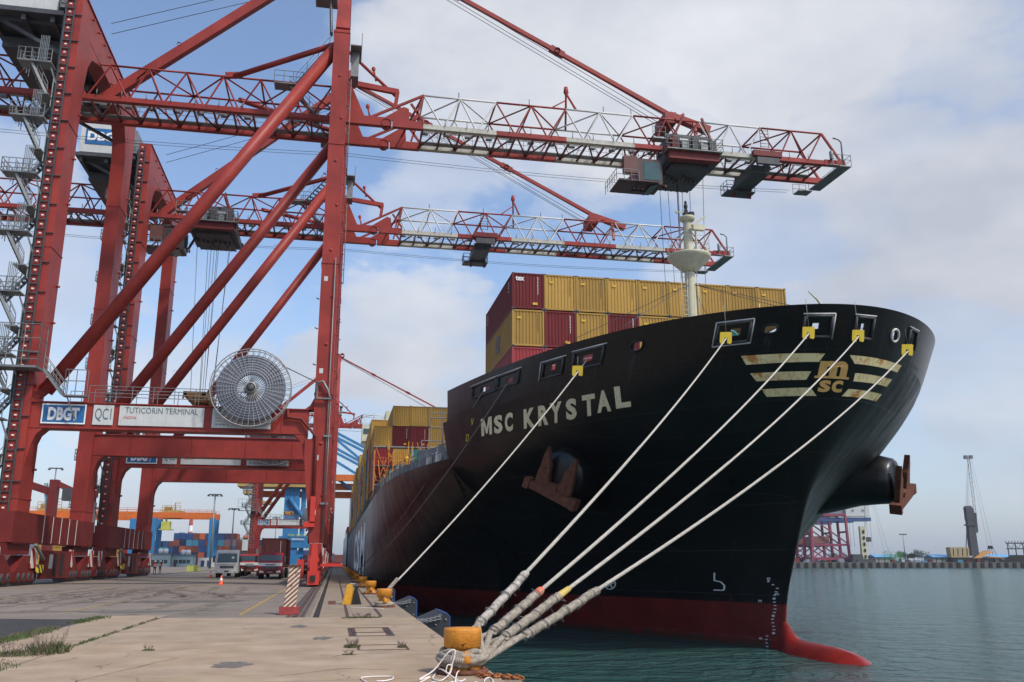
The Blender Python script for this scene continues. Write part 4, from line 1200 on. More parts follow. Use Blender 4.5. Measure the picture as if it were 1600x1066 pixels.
# ------------------------------------------------------------------ quay cranes
GWHT = mat('girder_white', (.42, .41, .35), .6, rust=.3, scale=.9, var=.2, rustcol=(.2, .12, .07), streak=.5)


def truss(t_, name, mats, xs_, y0, y1, zb, zt, cols, bottom=True):
    """box truss along X. xs_: main node positions; cols: material slot per span"""
    mb = MB()
    for k in range(len(xs_) - 1):
        a, c = xs_[k], xs_[k + 1]; m_ = (a + c) / 2; mi = cols[k]
        for y in (y0, y1):
            mb.tube((a, y, zt), (c, y, zt), .11, 6, mi=mi)
            q1 = a + (c - a) * .27; q2 = a + (c - a) * .73
            for p, q in (((a, zt), (q1, zb)), ((m_, zt), (q1, zb)), ((m_, zt), (q2, zb)), ((c, zt), (q2, zb))):
                mb.tube((p[0], y, p[1]), (q[0], y, q[1]), .085, 5, mi=mi, caps=False)
        mb.tube((a, y0, zt), (a, y1, zt), .1, 5, mi=mi, caps=False); mb.tube((m_, y0, zt), (m_, y1, zt), .09, 5, mi=mi, caps=False)
        for x in (a, c): mb.tube((m_, y0, zt), (x, y1, zt), .085, 5, mi=mi, caps=False)
    mb.tube((xs_[-1], y0, zt), (xs_[-1], y1, zt), .1, 5, mi=cols[-1])
    o = mb.build(name, mats, t_)
    gm = [GWHT if q is WHT else q for q in mats]
    for y in (y0, y1):
        mb = MB()
        for k in range(len(xs_) - 1):
            a, c = xs_[k], xs_[k + 1]; mb.box(a, y - .20, zb - .24, c, y + .20, zb + .20, cols[k]); mb.box(a, y - .28, zb - .30, c, y + .28, zb - .242, cols[k])
        mb.build('rail_girder', gm, t_)
    mb = MB()
    n_ = int((xs_[-1] - xs_[0]) / 1.75)
    for i in range(n_ + 1):
        x = xs_[0] + (xs_[-1] - xs_[0]) * i / n_; mb.bar((x, y0 + .2, zb - .05), (x, y1 - .2, zb - .05), .16, .2)
        if i < n_: x2 = xs_[0] + (xs_[-1] - xs_[0]) * (i + 1) / n_; mb.tube((x, y0 if i % 2 else y1, zb), (x2, y1 if i % 2 else y0, zb), .09, 5)
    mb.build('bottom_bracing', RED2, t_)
    mb = MB(); mb.box(xs_[0], y1 - 1.3, zb - .02, xs_[-1], y1 - .5, zb + .05); mb.box(xs_[0], y0 + 1.2, zb + .06, xs_[-1], y0 + 1.3, zb + .3)
    mb.rail([(xs_[0], y1 - 1.3, zb), (xs_[-1], y1 - 1.3, zb)], 1.0, .025, 1.75)
    i = xs_[0]
    while i < xs_[-1]: mb.box(i, y0 + 1.0, zb - .15, i + .6, y0 + 1.5, zb + .0); mb.tube((i, y0 - .3, zb + .1), (i, y0 - .3, zb + .7), .04, 4); i += 2.1
    mb.build('walkway', GRY, t_)
    return o


def stair(mb, a, b_, w_=.8, mi=0):
    a = Vector(a); b_ = Vector(b_); d = b_ - a; n_ = max(4, int(abs(d.z) / .28)); hd = Vector((d.x, d.y, 0)).normalized(); sd_ = Vector((-hd.y, hd.x, 0)) * (w_ / 2)
    for s_ in (-1, 1):
        mb.bar(a + sd_ * s_, b_ + sd_ * s_, .05, .2, mi)
        mb.tube(a + sd_ * s_ + Vector((0, 0, 1)), b_ + sd_ * s_ + Vector((0, 0, 1)), .025, 4, mi=mi, caps=False)
        mb.tube(a + sd_ * s_ + Vector((0, 0, .5)), b_ + sd_ * s_ + Vector((0, 0, .5)), .02, 4, mi=mi, caps=False)
        for k in range(4): p = a + d * (k / 3) + sd_ * s_; mb.tube(p, p + Vector((0, 0, 1)), .025, 4, mi=mi, caps=False)
    for i in range(n_):
        p = a + d * ((i + .5) / n_); mb.frust(p - sd_, p + sd_, .25, .04, .25, .04, mi, side=hd)


def crane(Yc, label, qc, tx, sx, zs=12.0):
    t_ = thing('quay_crane', label, 'crane', (-12, Yc, 0), 'red quay cranes')
    yn, yf = Yc - 9.1, Yc + 9.1
    X0, X1 = -2.15, -.80           # seaside leg
    Z0, Z1 = -24.05, -22.75        # landside leg
    for y, s_ in ((yn, 1), (yf, -1)):
        ya, yb = (y, y + 2.0)
        mb = MB()
        mb.box(X0, ya, 11.0, X1, yb, 47.2)
        mb.add([(-1.95, ya, 2.9), (-.95, ya, 2.9), (-.95, yb, 2.9), (-1.95, yb, 2.9), (X0 - .55, ya, 9.6), (X1, ya, 9.6), (X1, yb, 9.6), (X0 - .55, yb, 9.6), (X0 - .55, ya, 11), (X1, ya, 11), (X1, yb, 11), (X0 - .55, yb, 11)],
               [(0, 1, 5, 4), (1, 2, 6, 5), (2, 3, 7, 6), (3, 0, 4, 7), (4, 5, 9, 8), (5, 6, 10, 9), (6, 7, 11, 10), (7, 4, 8, 11), (0, 3, 2, 1)])
        for zz_ in (14.6, 25.5, 36.2, 46.9): mb.box(X0 - .05, ya - .05, zz_, X1 + .05, yb + .05, zz_ + .12)
        for zz_ in (17, 20, 22.5, 29, 31, 33.5, 39, 41): mb.tube((X0 - .05, ya + .3, zz_), (X0 - .3, ya + .3, zz_ + .1), .05, 5); mb.tube((X1 - .1, yb + .1, zz_), (X1 + .2, yb + .1, zz_), .07, 5)
        for zz_ in range(6, 46, 4): mb.lathe([(.13, 0), (.13, -.04), (0, -.05)], ((X0 + X1) / 2 + .3 * ((zz_ // 4) % 2), ya, zz_ + .7), (0, 1, 0), 10)
        mb.build('leg', RED, t_)
        mb = MB()
        for zz_ in (5.2, 9.4, 16.3, 24): mb.box(X0 + .25, ya - .012, zz_, X0 + .55, ya - .006, zz_ + .4)
        mb.build('notice_plate', PANEL, t_)
        mb = MB(); mb.frust((-1.45, ya + 1, 47.3), (-1.45, Yc - .9 * s_, 63.0), 1.2, 1.5, .95, 1.2, side=(1, 0, 0)); mb.build('pylon', RED, t_)
        mb = MB()
        mb.box(Z0, ya, 3.0, Z1, ya + 2.8, 48)
        if y == yn:
            pass
        for zz_ in (6.2, 14.6, 25.5, 36.2): mb.box(Z0 - .04, ya - .04, zz_, Z1 + .04, ya + 2.84, zz_ + .12)
        for zz_ in (8.5, 20, 23, 30, 34, 38): mb.tube((Z1, ya + 2.4, zz_), (Z1 + .25, ya + 2.4, zz_), .09, 6)
        mb.build('leg', RED, t_)
        mb = MB(); mb.box(Z1, ya + .35, 11.5, X0 - .4, ya + 1.65, 13.35); mb.box(Z1, ya + .2, 11.42, X0 - .4, ya + 1.8, 11.5); mb.box(Z1, ya + .2, 13.35, X0 - .4, ya + 1.8, 13.43)
        for x in (-19.5, -14.0, -9.0, -4.6): mb.box(x, ya + .3, 11.5, x + .06, ya + .35, 13.35)
        for pol in ([(0, 0), (1.1, 0), (.55, -.55), (.28, -1.3), (0, -2.9)], [(0, 0), (.7, 0), (.3, .3), (0, .9)]):
            zb_ = 11.5 if pol[-1][1] < 0 else 13.42
            mb.prism(pol, (Z1, ya + .25, zb_), (1, 0, 0), (0, 0, 1), (0, 1.5, 0)); mb.prism([(-a, c) for a, c in pol][::-1], (X0 - .42 + (0 if pol[-1][1] < 0 else .4), ya + .25, zb_), (1, 0, 0), (0, 0, 1), (0, 1.5, 0))
        mb.build('portal_beam', RED, t_)
        mb = MB(); mb.tube((Z1 + .6, ya + 1, 14.3), (-1.9, ya + 1, 46.0), .56, 14)
        for k in (.22, .45, .7): p = Vector((Z1 + .6, ya + 1, 14.3)).lerp(Vector((-1.9, ya + 1, 46.0)), k); mb.lathe([(.3, -.04), (.3, .04)], p + Vector((-.35, 0, .5)), (0, 1, 0), 8)
        mb.prism([(0, 0), (1.9, 1.9), (1.9, 2.6), (0, 1.3)], (Z1 - .1, ya + .75, 13.3), (1, 0, 0), (0, 0, 1), (0, .5, 0))
        mb.build('diagonal_brace', RED, t_)
    # upper cross girder over the landside legs, with haunches
    mb = MB(); mb.box(Z0, yn + 2.8, 45.2, Z1, yf, 48.0)
    mb.prism([(0, 0), (4.2, 0), (1.4, -1.0), (.5, -2.2), (0, -4.5)], (Z0 + .02, yn + 2.8, 45.2), (0, 1, 0), (0, 0, 1), (1.26, 0, 0))
    mb.prism([(0, 0), (-4.2, 0), (-1.4, -1.0), (-.5, -2.2), (0, -4.5)][::-1], (Z0 + .02, yf, 45.2), (0, 1, 0), (0, 0, 1), (1.26, 0, 0))
    mb.box(Z0 - .06, yn, 48.0, Z1 + .1, yf + 2.8, 48.1)
    for i in range(8): mb.tube((Z1, yn + 3 + i * 2, 47.4), (Z1 + .22, yn + 3 + i * 2, 47.4), .1, 6)
    mb.build('cross_girder', RED, t_)
    mb = MB(); mb.box(-2.0, yn + 2, 43.8, -.9, yf, 47.0); mb.prism([(0, 0), (3.4, 0), (0, -4.2)], (-1.9, yn + 2, 43.8), (0, 1, 0), (0, 0, 1), (.9, 0, 0)); mb.build('cross_girder', RED, t_)
    mb = MB(); mb.box(-2.1, Yc - 1.6, 62.6, -.8, Yc + 1.6, 64.2); mb.lathe([(.5, -1), (.7, -.9), (.7, .9), (.5, 1)], (-.6, Yc, 64.2), (0, 1, 0), 12); mb.build('apex_head', RED, t_)
    # sills in the gantry direction
    mb = MB(); mb.box(Z0 - .1, yn - .6, 3.1, Z1 + .1, yf + 3.2, 5.3)
    for i in range(5): y = yn + 6.3 + i * 2.3; mb.box(Z1 + .1, y, 3.15, Z1 + .125, y + .06, 5.28, 1)
    for i in range(5): y = yn + 5.1 + i * 2.3; mb.box(Z1 + .1, y, 3.15, Z1 + .12, y + .05, 5.28)
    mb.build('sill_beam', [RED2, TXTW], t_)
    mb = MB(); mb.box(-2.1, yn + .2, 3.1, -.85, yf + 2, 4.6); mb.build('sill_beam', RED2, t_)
    # girder and boom
    gy0, gy1 = Yc - 2.2, Yc + 2.2
    xs_ = [-48, -41.5, -35, -28.5, -21.95, -15.4, -8.8, -2.3]
    truss(t_, 'girder_truss', [RED], xs_, gy0, gy1, 42.1, 45.4, [0] * 8)
    xs_ = [6.4, 13.5, 20.5, 27.5, 34.5, 41.3, 48.2]
    truss(t_, 'boom_truss', [WHT, RED], xs_, gy0, gy1, 42.1, 45.4, [0, 1, 0, 1, 0, 1])
    for y in (gy0, gy1):
        mb = MB()
        mb.box(-2.3, y - .28, 41.75, 3.4, y + .28, 42.6); mb.prism([(0, 0), (1.7, 0), (.15, 3.6), (0, 3.6)], (-.8, y - .15, 42.5), (1, 0, 0), (0, 0, 1), (0, .3, 0))
        mb.lathe([(.45, -.35), (.45, .35)], (2.9, y, 42.0), (0, 1, 0), 12)
        mb.build('hinge_plate', RED, t_)
    for y in (gy0, gy1):
        mb = MB()
        mb.box(3.5, y - .26, 41.75, 6.4, y + .26, 42.5); mb.prism([(0, 0), (2.7, 0), (2.6, 1.35), (2.1, 1.5)], (2.4, y - .12, 42.45), (1, 0, 0), (0, 0, 1), (0, .24, 0))
        mb.bar((1.4, y, 42.6), (6.4, y, 45.4), .22, .22); mb.bar((6.4, y, 45.4), (5.6, y, 42.7), .2, .2); mb.bar((5.2, y, 44.4), (6.4, y, 42.7), .2, .2)
        if y == gy0: mb.bar((6.3, gy0, 45.3), (4.6, gy1, 43.0), .16, .16)
        mb.build('boom_foot', RED, t_)
    mb = MB(); mb.bar((-.6, Yc - 2.0, 46.1), (4.0, Yc - 2.0, 45.6), .4, .5); mb.lathe([(.45, -.3), (.45, .3)], (-.4, Yc - 2.0, 46.1), (0, 1, 0), 14); mb.bar((3.9, Yc - 2, 45.6), (3.7, Yc - 2, 44.0), .35, .5)
    mb.tube((-1, Yc - 2, 49.5), (3.9, Yc - 2, 45.0), .16, 8)
    for x, z in ((1.8, 47.6), (1.4, 43.6)): mb.tube((x, Yc - 2.1, z - 1.1), (x - .25, Yc - 2.1, z), .09, 6); mb.lathe([(.16, -.12), (.2, .1), (.14, .25)], (x - .28, Yc - 2.1, z + .1), n=8)
    mb.build('latch_arm', RED, t_)
    # stays
    mb = MB(); a = Vector((-.9, Yc, 63.6)); c = Vector((33.2, Yc, 46.7))
    mb.bar(a, c, .34, .42)
    for k in (.30, .62): p = a.lerp(c, k); mb.bar(p - (c - a).normalized() * .8, p + (c - a).normalized() * .8, .5, .62); mb.lathe([(.3, -.4), (.3, .4)], p, (0, 1, 0), 10)
    mb.frust((32.2, Yc, 47.1), (36.6, Yc, 45.7), .8, .5, .9, .75); mb.box(31.2, Yc - 1.6, 45.4, 32.4, Yc + 1.6, 46.6)
    mb.bar((33, Yc - 2, 46.2), (32, gy0, 45.4), .3, .3); mb.bar((34.5, Yc - 1, 45.9), (34.3, gy0, 43), .3, .3)
    mb.build('forestay', RED, t_)
    mb = MB()
    for dz, dy in ((-.9, .5), (-1.15, -.3), (.55, .3), (-1.0, -.9)): mb.tube(a + Vector((0, dy, dz * .4)), c + Vector((-1.5, dy, dz)), .035, 4)
    for x0, x1, z in ((-48, 47, 41.2),):
        for y in (gy1 + .9, gy1 + 1.5):
            pts = [Vector((x0 + (x1 - x0) * i / 24, y, z - .5 * math.sin(math.pi * ((i % 12) / 12)))) for i in range(25)]; mb.path(pts, .022, 4)
    mb.tube((-1.4, Yc, 60), (-23, Yc, 51), .035, 4); mb.tube((-1.4, Yc + .5, 59.2), (-23, Yc + .5, 50.2), .035, 4)
    mb.build('wire_rope', CABLE, t_)
    mb = MB(); mb.bar((-23.2, Yc, 42.8), (-1.6, Yc, 62.4), .75, .9)
    for k in (.3, .6): p = Vector((-23.2, Yc, 42.8)).lerp(Vector((-1.6, Yc, 62.4)), k); mb.lathe([(.2, -.1), (.2, .1)], p + Vector((0, -.3, .7)), (0, 1, 0), 8)
    mb.build('backstay', RED, t_)
    mb = MB(); mb.tube((-11.2, gy0, 45.5), (-1.6, yn + 1.2, 46.6), .26, 10); mb.tube((-11.2, gy1, 45.5), (-1.6, yf + .6, 46.6), .26, 10)
    mb.bar((-12, gy0, 45.5), (-10.6, gy0, 45.7), .4, .5); mb.build('side_brace', RED, t_)
    # forestay rest posts
    mb = MB()
    for y in (gy0, gy1): mb.tube((21.6, y, 45.4), (21.1, Yc - .2, 48.3), .12, 6)
    mb.tube((19.2, gy0, 45.5), (21.0, Yc - .4, 47.4), .07, 5); mb.lathe([(.12, 0), (.28, .3), (.2, .9), (.05, 1)], (21.1, Yc - .2, 48.1), n=8)
    mb.build('stay_post', RED, t_)
    for x in (9.8, 16.8, 24.4, 27.3): mb = MB(); mb.tube((x, gy0, 45.4), (x, gy0, 46.1), .04, 4); mb.build('warning_light', DGRY, t_)
    # boom tip platform
    for y in (gy0, gy1): mb = MB(); mb.bar((48.2, y, 45.4), (50.3, y, 42.2), .2, .2); mb.box(48.2, y - .25, 41.8, 50.5, y + .25, 42.4); mb.build('boom_tip', RED, t_)
    mb = MB(); mb.box(49.4, gy0 - 1.0, 41.4, 50.7, gy1 + .9, 41.52); mb.box(48.2, gy1 + 1.0, 41.3, 49.8, gy1 + 2.2, 41.42); mb.box(48.3, gy0 - .9, 41.53, 49.3, gy0 - .4, 41.6)
    mb.rail([(50.7, gy0 - 1.0, 41.5), (50.7, gy1 + .9, 41.5), (49.4, gy1 + .9, 41.5)], 1.2, .035, 1.0); mb.rail([(50.7, gy0 - 1.0, 41.5), (48.6, gy0 - 1.0, 41.5)], 1.2, .035, 1.0); mb.rail([(48.2, gy1 + 2.2, 41.4), (49.8, gy1 + 2.2, 41.4)], 1.2, .035, 1.0)
    mb.path([(49.9, gy0 - .8, 41.5), (49.9, gy0 - .8, 44.2), (49.6, gy0 - .8, 44.5), (49.0, gy0 - .8, 44.6)], .09, 6); mb.lathe([(.2, 0), (.22, .8), (.05, 1)], (48.9, gy0 - .4, 42.4), n=8)
    mb.build('tip_platform', GRY, t_)
    # maintenance carriage under the boom
    mb = MB(); mb.box(sx - 1.2, gy0 - .9, 41.0, sx + 1.2, gy0 - .5, 41.7, 0); mb.box(sx - 1.2, Yc - 1.6, 41.1, sx + 1.0, Yc + 2.2, 41.5, 0)
    mb.box(sx - 1.5, gy0 - .8, 41.9, sx + 1.6, gy0 - .35, 42.5, 1)
    mb.box(sx - 2.0, gy1 + .4, 40.3, sx + 1.2, gy1 + 2.0, 40.45); mb.box(sx - 1.2, Yc - 1.6, 40.6, sx + .8, gy1 + 1.2, 41.1, 0); mb.bar((sx - 1, gy1 + .9, 39.8), (sx - 1, gy1 + .2, 42), .2, .2, 1); mb.bar((sx + .8, gy1 + .9, 39.8), (sx + .8, gy1 + .2, 42), .2, .2, 1)
    mb.rail([(sx - 2.0, gy1 + 2.0, 40.45), (sx + 1.2, gy1 + 2.0, 40.45), (sx + 1.2, gy1 + .4, 40.45), (sx - 2.0, gy1 + .4, 40.45), (sx - 2.0, gy1 + 2.0, 40.45)], 1.1, .035, .8)
    for x in (sx - .6, sx + .3): mb.tube((x, gy0 - .6, 42.9), (x, gy0 - .6, 45.2), .04, 4)
    for k in range(6): mb.tube((sx - .6, gy0 - .6, 43 + k * .36), (sx + .3, gy0 - .6, 43 + k * .36), .03, 4)
    mb.build('maintenance_carriage', [DGRY, RED2], t_)
    # trolley with cab
    tr = MB(); tr.box(tx - 2.9, gy0 - 2.4, 41.0, tx + 2.9, gy0 - .9, 41.12, 1); tr.box(tx - 2.6, gy0 - 2.0, 40.2, tx + 2.6, gy0 - 1.2, 41.0, 2)
    tr.box(tx - 2.7, gy0 - 1.2, 40.3, tx + 2.7, gy1 + 1.2, 41.2, 0)
    tr.box(tx - 2.0, gy0 - .7, 39.9, tx + 2.0, gy1 + .8, 40.3, 0)
    tr.box(tx - 2.9, gy1 + .9, 41.0, tx + 2.9, gy1 + 2.4, 41.12, 1)
    for dx in (-2.2, -1.4, 1.3, 2.1): tr.lathe([(.4, -.1), (.4, .1)], (tx + dx, gy0 - .35, 42.1), (0, 1, 0), 10); tr.lathe([(.4, -.1), (.4, .1)], (tx + dx, gy1 + .35, 42.1), (0, 1, 0), 10)
    for dx, hh, mi in ((-2.3, 1.1, 2), (-1.3, .8, 3), (-.2, 1.3, 0), (.7, .7, 3), (1.6, 1.2, 0)): tr.box(tx + dx, gy0 - 2.2, 41.12, tx + dx + .7, gy0 - 1.0, 41.12 + hh, mi); tr.lathe([(.35, -.5), (.35, .4)], (tx + dx + .4, gy0 - 1.6, 42.2), (1, 0, 0), 8, mi=mi)
    for q in range(14): xx = tx - 2.4 + .36 * q; tr.box(xx, gy0 - 1.9 + .3 * (q % 3), 41.12, xx + .22, gy0 - 1.5 + .3 * (q % 3), 41.4 + .25 * ((q * 7) % 4), (0, 3, 2, 0)[q % 4])
    for q in range(8): tr.tube((tx - 2.3 + q * .6, gy0 - .9, 40.2), (tx - 2.1 + q * .6, gy1 + .9, 39.95), .09, 5, mi=0); tr.box(tx - 2.0 + q * .5, Yc - 1 + .3 * (q % 4), 39.6, tx - 1.75 + q * .5, Yc - .4 + .3 * (q % 4), 39.9, 0)
    tr.box(tx - 2.4, gy0 - .6, 43.0, tx + 2.2, gy0 - .3, 43.5, 0); tr.box(tx - 1.8, Yc - 1.5, 42.6, tx + 1.8, Yc + 1.5, 43.8, 0)
    tr.bar((tx - 2.7, gy0 - 1.9, 41.1), (tx - .8, gy0 - 1.5, 45.0), .2, .2, 2); tr.bar((tx + 2.4, gy0 - 1.9, 41.1), (tx + 1.2, gy0 - 1.5, 45.0), .2, .2, 2)
    tro = tr.build('trolley', [DGRY, GRATE, RED2, GRY], t_)
    mb = MB(); mb.rail([(tx - 2.9, gy0 - .9, 41.1), (tx - 2.9, gy0 - 2.4, 41.1), (tx + 2.9, gy0 - 2.4, 41.1), (tx + 2.9, gy0 - .9, 41.1)], 1.25, .035, 1.2, mids=(.35, .68)); mb.rail([(tx - 4.2, gy0 - 2.0, 42.2), (tx - 2.9, gy0 - 2.0, 42.2)], 1.2, .035, .6); mb.box(tx - 4.2, gy0 - 2.1, 42.1, tx - 2.9, gy0 - 1.2, 42.2)
    mb.build('trolley_rail', GRY, tro)
    cx = tx - 5.0; cb = MB(); cy = gy0 - .2
    cb.box(cx - 2.6, cy - 1.2, 37.7, cx + 1.5, cy + 2.0, 37.85, 0); cb.box(cx - .6, cy - 1.0, 37.6, cx + 1.9, cy + 1.6, 40.2, 0)
    cb.box(cx - 2.0, cy - 1.0, 38.6, cx - .6, cy - .4, 40.4, 3); cb.bar((cx - 2.0, cy - .8, 37.6), (cx + 1.6, cy - .8, 41.2), .14, .14, 2); cb.bar((cx - 1.0, cy - .9, 37.6), (cx - 1.0, cy - .9, 41.0), .12, .12, 2); cb.bar((cx + 1.8, cy + 1.5, 38), (cx + 3, cy + 1.5, 40.6), .25, .25, 0)
    for k in range(3): cb.lathe([(.2, 0), (.26, -.25), (.26, -.3)], (cx - .9 + k * .42, cy - .4, 37.35), n=8, mi=0)
    cb.lathe([(.1, 0), (.3, -.35)], (cx + 2.5, cy - .3, 37.9), (.5, 0, 1), 10, mi=0)
    cbo = cb.build('operator_cab', [mat('cab_dark', (.05, .02, .018), .5, var=.3), GRATE, RED2, mat('cab_locker', (.11, .04, .03), .6)], t_)
    mb = MB(); mb.box(cx + .0, cy - 1.03, 38.0, cx + 1.7, cy - 1.0, 39.9); mb.box(cx + 1.9, cy - .9, 37.9, cx + 1.93, cy + 1.5, 39.9)
    mb.add([(cx + .6, cy - .95, 37.34), (cx + 1.9, cy - .95, 37.75), (cx + 1.9, cy + 1.4, 37.75), (cx + .6, cy + 1.4, 37.34)], [(0, 1, 2, 3)]); mb.build('cab_window', GLASSG, cbo)
    mb = MB(); mb.rail([(cx - .6, cy - 1.3, 37.6), (cx - 2.9, cy - 1.3, 37.6), (cx - 2.9, cy + 2.4, 37.6)], 1.2, .035, .7); mb.build('cab_rail', GRY, cbo)
    mb = MB()
    for dx, dy in ((-1.9, -1.5), (-1.2, 2.4), (-.4, -.4), (-.1, .1), (.1, .9), (.6, -1.2), (1.3, 2.4), (2.0, -1.4)):
        mb.tube((tx + dx, Yc + dy, 39.6), (tx + dx * .6, Yc + dy, zs), .028, 4)
    mb.build('hoist_rope', CABLE, t_)
    mb = MB(); mb.box(tx - 1.2, Yc - 6, zs - .9, tx - .8, Yc + 6, zs - .5); mb.box(tx + .8, Yc - 6, zs - .9, tx + 1.2, Yc + 6, zs - .5)
    for y in (-6, -2, 1.6, 5.7): mb.box(tx - 1.2, Yc + y, zs - .95, tx + 1.2, Yc + y + .35, zs - .45)
    mb.box(tx - 1.3, Yc - 2.2, zs - .5, tx + 1.3, Yc + 2.2, zs); mb.box(tx - 1.25, Yc - 6.1, zs - 1.3, tx - 1.05, Yc - 5.9, zs - .9); mb.box(tx + 1.05, Yc - 6.1, zs - 1.3, tx + 1.25, Yc - 5.9, zs - .9)
    mb.build('spreader', mat('spreader_ochre', (.38, .20, .05), .6, rust=.35, scale=3), t_)
    # machine house
    hx0, hx1, hy0, hy1 = -31.0, -25.4, yn + 2.2, yn + 20
    mb = MB(); mb.box(hx0, hy0, 47.5, hx1, hy1, 51.3)
    for i in range(12): y = hy0 + 1.2 + i * 1.45; mb.box(hx1, y, 47.6, hx1 + .03, y + .1, 51.2)
    mh = mb.build('machine_house', PANEL, t_)
    mb = MB(); mb.box(hx0 + .55, hy0 - .06, 48.5, hx0 + 4.9, hy0 - .02, 50.5); mb.build('house_sign', BLUE, mh)
    mb = MB(); put_text(mb, 'DBGT', (hx0 + .75, hy0 - .08, 48.9), (3.9, 0, 0), (0, 0, 1.2), .05); mb.build('sign_lettering', TXTW, mh)
    mb = MB(); mb.box(hx0 - .3, hy0 - .3, 46.9, hx1 + .6, hy1 + .3, 47.3)
    for x in (hx0 + .3, hx0 + 3, hx1 - .3): mb.bar((x, hy0, 46.6), (x, hy1, 46.6), .35, .5)
    for y in (hy0 + 1, hy0 + 6, hy0 + 11, hy1 - 1): mb.bar((hx0, y, 46.8), (Z0, y, 46.8), .35, .5); mb.bar((hx0 + .3, y, 47), (Z0, y, 43.5), .3, .3)
    mb.box(hx0 + .5, hy0 + 3, 45.3, hx1 - .5, hy1 - 3, 46.3); mb.build('house_frame', DGRY, t_)
    mb = MB(); mb.box(hx1 + .3, hy0 - .4, 47.6, hx1 + 1.9, hy0 + 10, 47.75); mb.rail([(hx1 + 1.9, hy0 + 10, 47.7), (hx1 + 1.9, hy0 - .4, 47.7), (hx1 + .3, hy0 - .4, 47.7)], 1.2, .035, .9, mids=(.3, .6)); mb.box(hx1 + .35, hy0 - .35, 47.75, hx1 + .55, hy0 + 6, 50.5)
    stair(mb, (hx1 + 1.0, hy0 - .9, 47.6), (hx1 + 1.6, hy0 - .9, 43.5)); mb.build('house_walkway', GRY, t_)
    # stair tower on the landside near leg
    st = MB(); zs_ = [48 - 4.75 * i for i in range(9)]; x1_ = Z0 - .1; x0_ = Z0 - 2.6; y0_, y1_ = yn - 1.3, yn + 1.4
    for i, z in enumerate([40.6, 35.8, 31.0, 26.2, 21.4, 16.6, 11.8, 7.0]):
        st.box(x0_, y0_, z, x1_, y0_ + 1.3, z + .12); st.rail([(x1_, y0_, z), (x0_, y0_, z), (x0_, y1_, z)], 1.15, .035, .55, mids=(.3, .62)); st.bar((x1_ - .2, y0_ + .6, z), (x1_ + .3, y0_ + .8, z - 1.4), .1, .1)
        for k in range(6): st.box(x1_ - .95 + k * .12, y0_ - .05, z + .1, x1_ - .90 + k * .12, y0_ - .02, z + 2.3)
        if z > 8: stair(st, (x0_ + .9, y0_ + .6, z), (x1_ - .35, y0_ + 1.0, z - 4.8 + 2.3), .85); stair(st, (x1_ - .3, y1_ + .2, z - 2.5), (x0_ + .5, y1_ + .2, z - 4.8), .8); st.box(x1_ - .9, y0_ + .5, z - 2.55, x1_ - .05, y1_ + .6, z - 2.45)
    st.build('stair_tower', GRY, t_)
    st = MB()
    for i, z in enumerate([40.6, 35.8, 31.0, 26.2, 21.4, 16.6, 11.8]):
        st.prism([(0, 0), (1.2, 0), (1.25, 2.3), (.7, 3.0), (0, 2.6)], (x1_ - .05, y0_ + 1.3, z - 3.2), (0, 1, 0), (0, 0, 1), (-.05, 0, 0))
    st.build('stair_screen', mat('screen_panel', (.42, .44, .44), .5, var=.12), t_)
    mb = MB(); mb.box(x0_ - 1, y0_ - .3, 15.6, Z1 + .6, y0_ + 1.3, 15.75); mb.rail([(Z1 + .6, y0_ + 1.2, 15.7), (Z1 + .6, y0_ - .3, 15.7), (x0_ - 1, y0_ - .3, 15.7)], 3.2, .035, 1.1, mids=(.17, .34, .66)); stair(mb, (Z1 + .8, yn - .4, 15.7), (Z1 + 2.3, yn - .4, 13.8))
    mb.box(Z1 + 2.3, yn - .8, 13.7, Z1 + 4.0, yn, 13.8); mb.rail([(Z1 + 2.4, yn, 13.8), (Z1 + 2.4, yn - .8, 13.8), (Z1 + 4.0, yn - .8, 13.8)], 1.9, .035, .7)
    mb.rail([(Z1 + 4, yn - .1, 13.45), (Z1 + 13.2, yn - .1, 13.45)], 1.2, .03, 1.6); mb.rail([(Z1 + 4, yn + 1.5, 13.45), (Z1 + 13.2, yn + 1.5, 13.45)], 1.2, .03, 1.6)
    mb.bar((Z1 + 2.6, yn - .6, 13.7), (Z1 + 3.3, yn - .1, 11.9), .08, .08)
    mb.build('beam_walkway', GRY, t_)
    # cable ladder (rungs and lamps) on the front of the landside near leg
    mb = MB(); xa, xb = Z0 + .1, Z0 + .75
    for x in (xa, xb): mb.box(x - .05, yn - .16, 4, x + .05, yn - .04, 47.8, 0)
    for i in range(58): z = 4.4 + i * .75; mb.box(xa + .05, yn - .12, z, xb - .05, yn - .05, z + .1, 0); mb.box(xa + .24, yn - .2, z + .32, xa + .40, yn - .1, z + .42, 1)
    for i in range(18): z = 5 + i * 2.4; mb.box(xb, yn - .14, z, Z1 + .06, yn - .03, z + .05, 0)
    mb.box(Z0 - .12, yn + .1, 4, Z0 - .0, yn + .3, 46, 2)
    mb.build('cable_ladder', [DGRY, TXTW, mat('cable_green', (.03, .08, .075), .5)], t_)
    # lift car
    lx = Z0 - .95; mb = MB(); mb.box(lx - .75, yn - 1.6, 4.6, lx + .75, yn - .3, 7.6, 0); mb.box(lx - .6, yn - 1.5, 7.6, lx + .6, yn - .4, 8.1, 2); mb.box(lx - .72, yn - 1.62, 8.1, lx + .78, yn - .3, 8.75, 1); mb.box(lx - .6, yn - 1.4, 2.9, lx + .8, yn - .4, 4.6, 2)
    for i in range(9): mb.box(lx - .7 + i * .17, yn - 1.63, 4.7, lx - .64 + i * .17, yn - 1.6, 7.5, 0)
    mb.lathe([(.5, 0), (.5, .1)], (lx + .5, yn - 1.65, 3.8), (0, 1, 0), 12, mi=0)
    mb.build('lift_car', [PANEL, mat('lift_orange', (.5, .14, .06), .5), DGRY], t_)
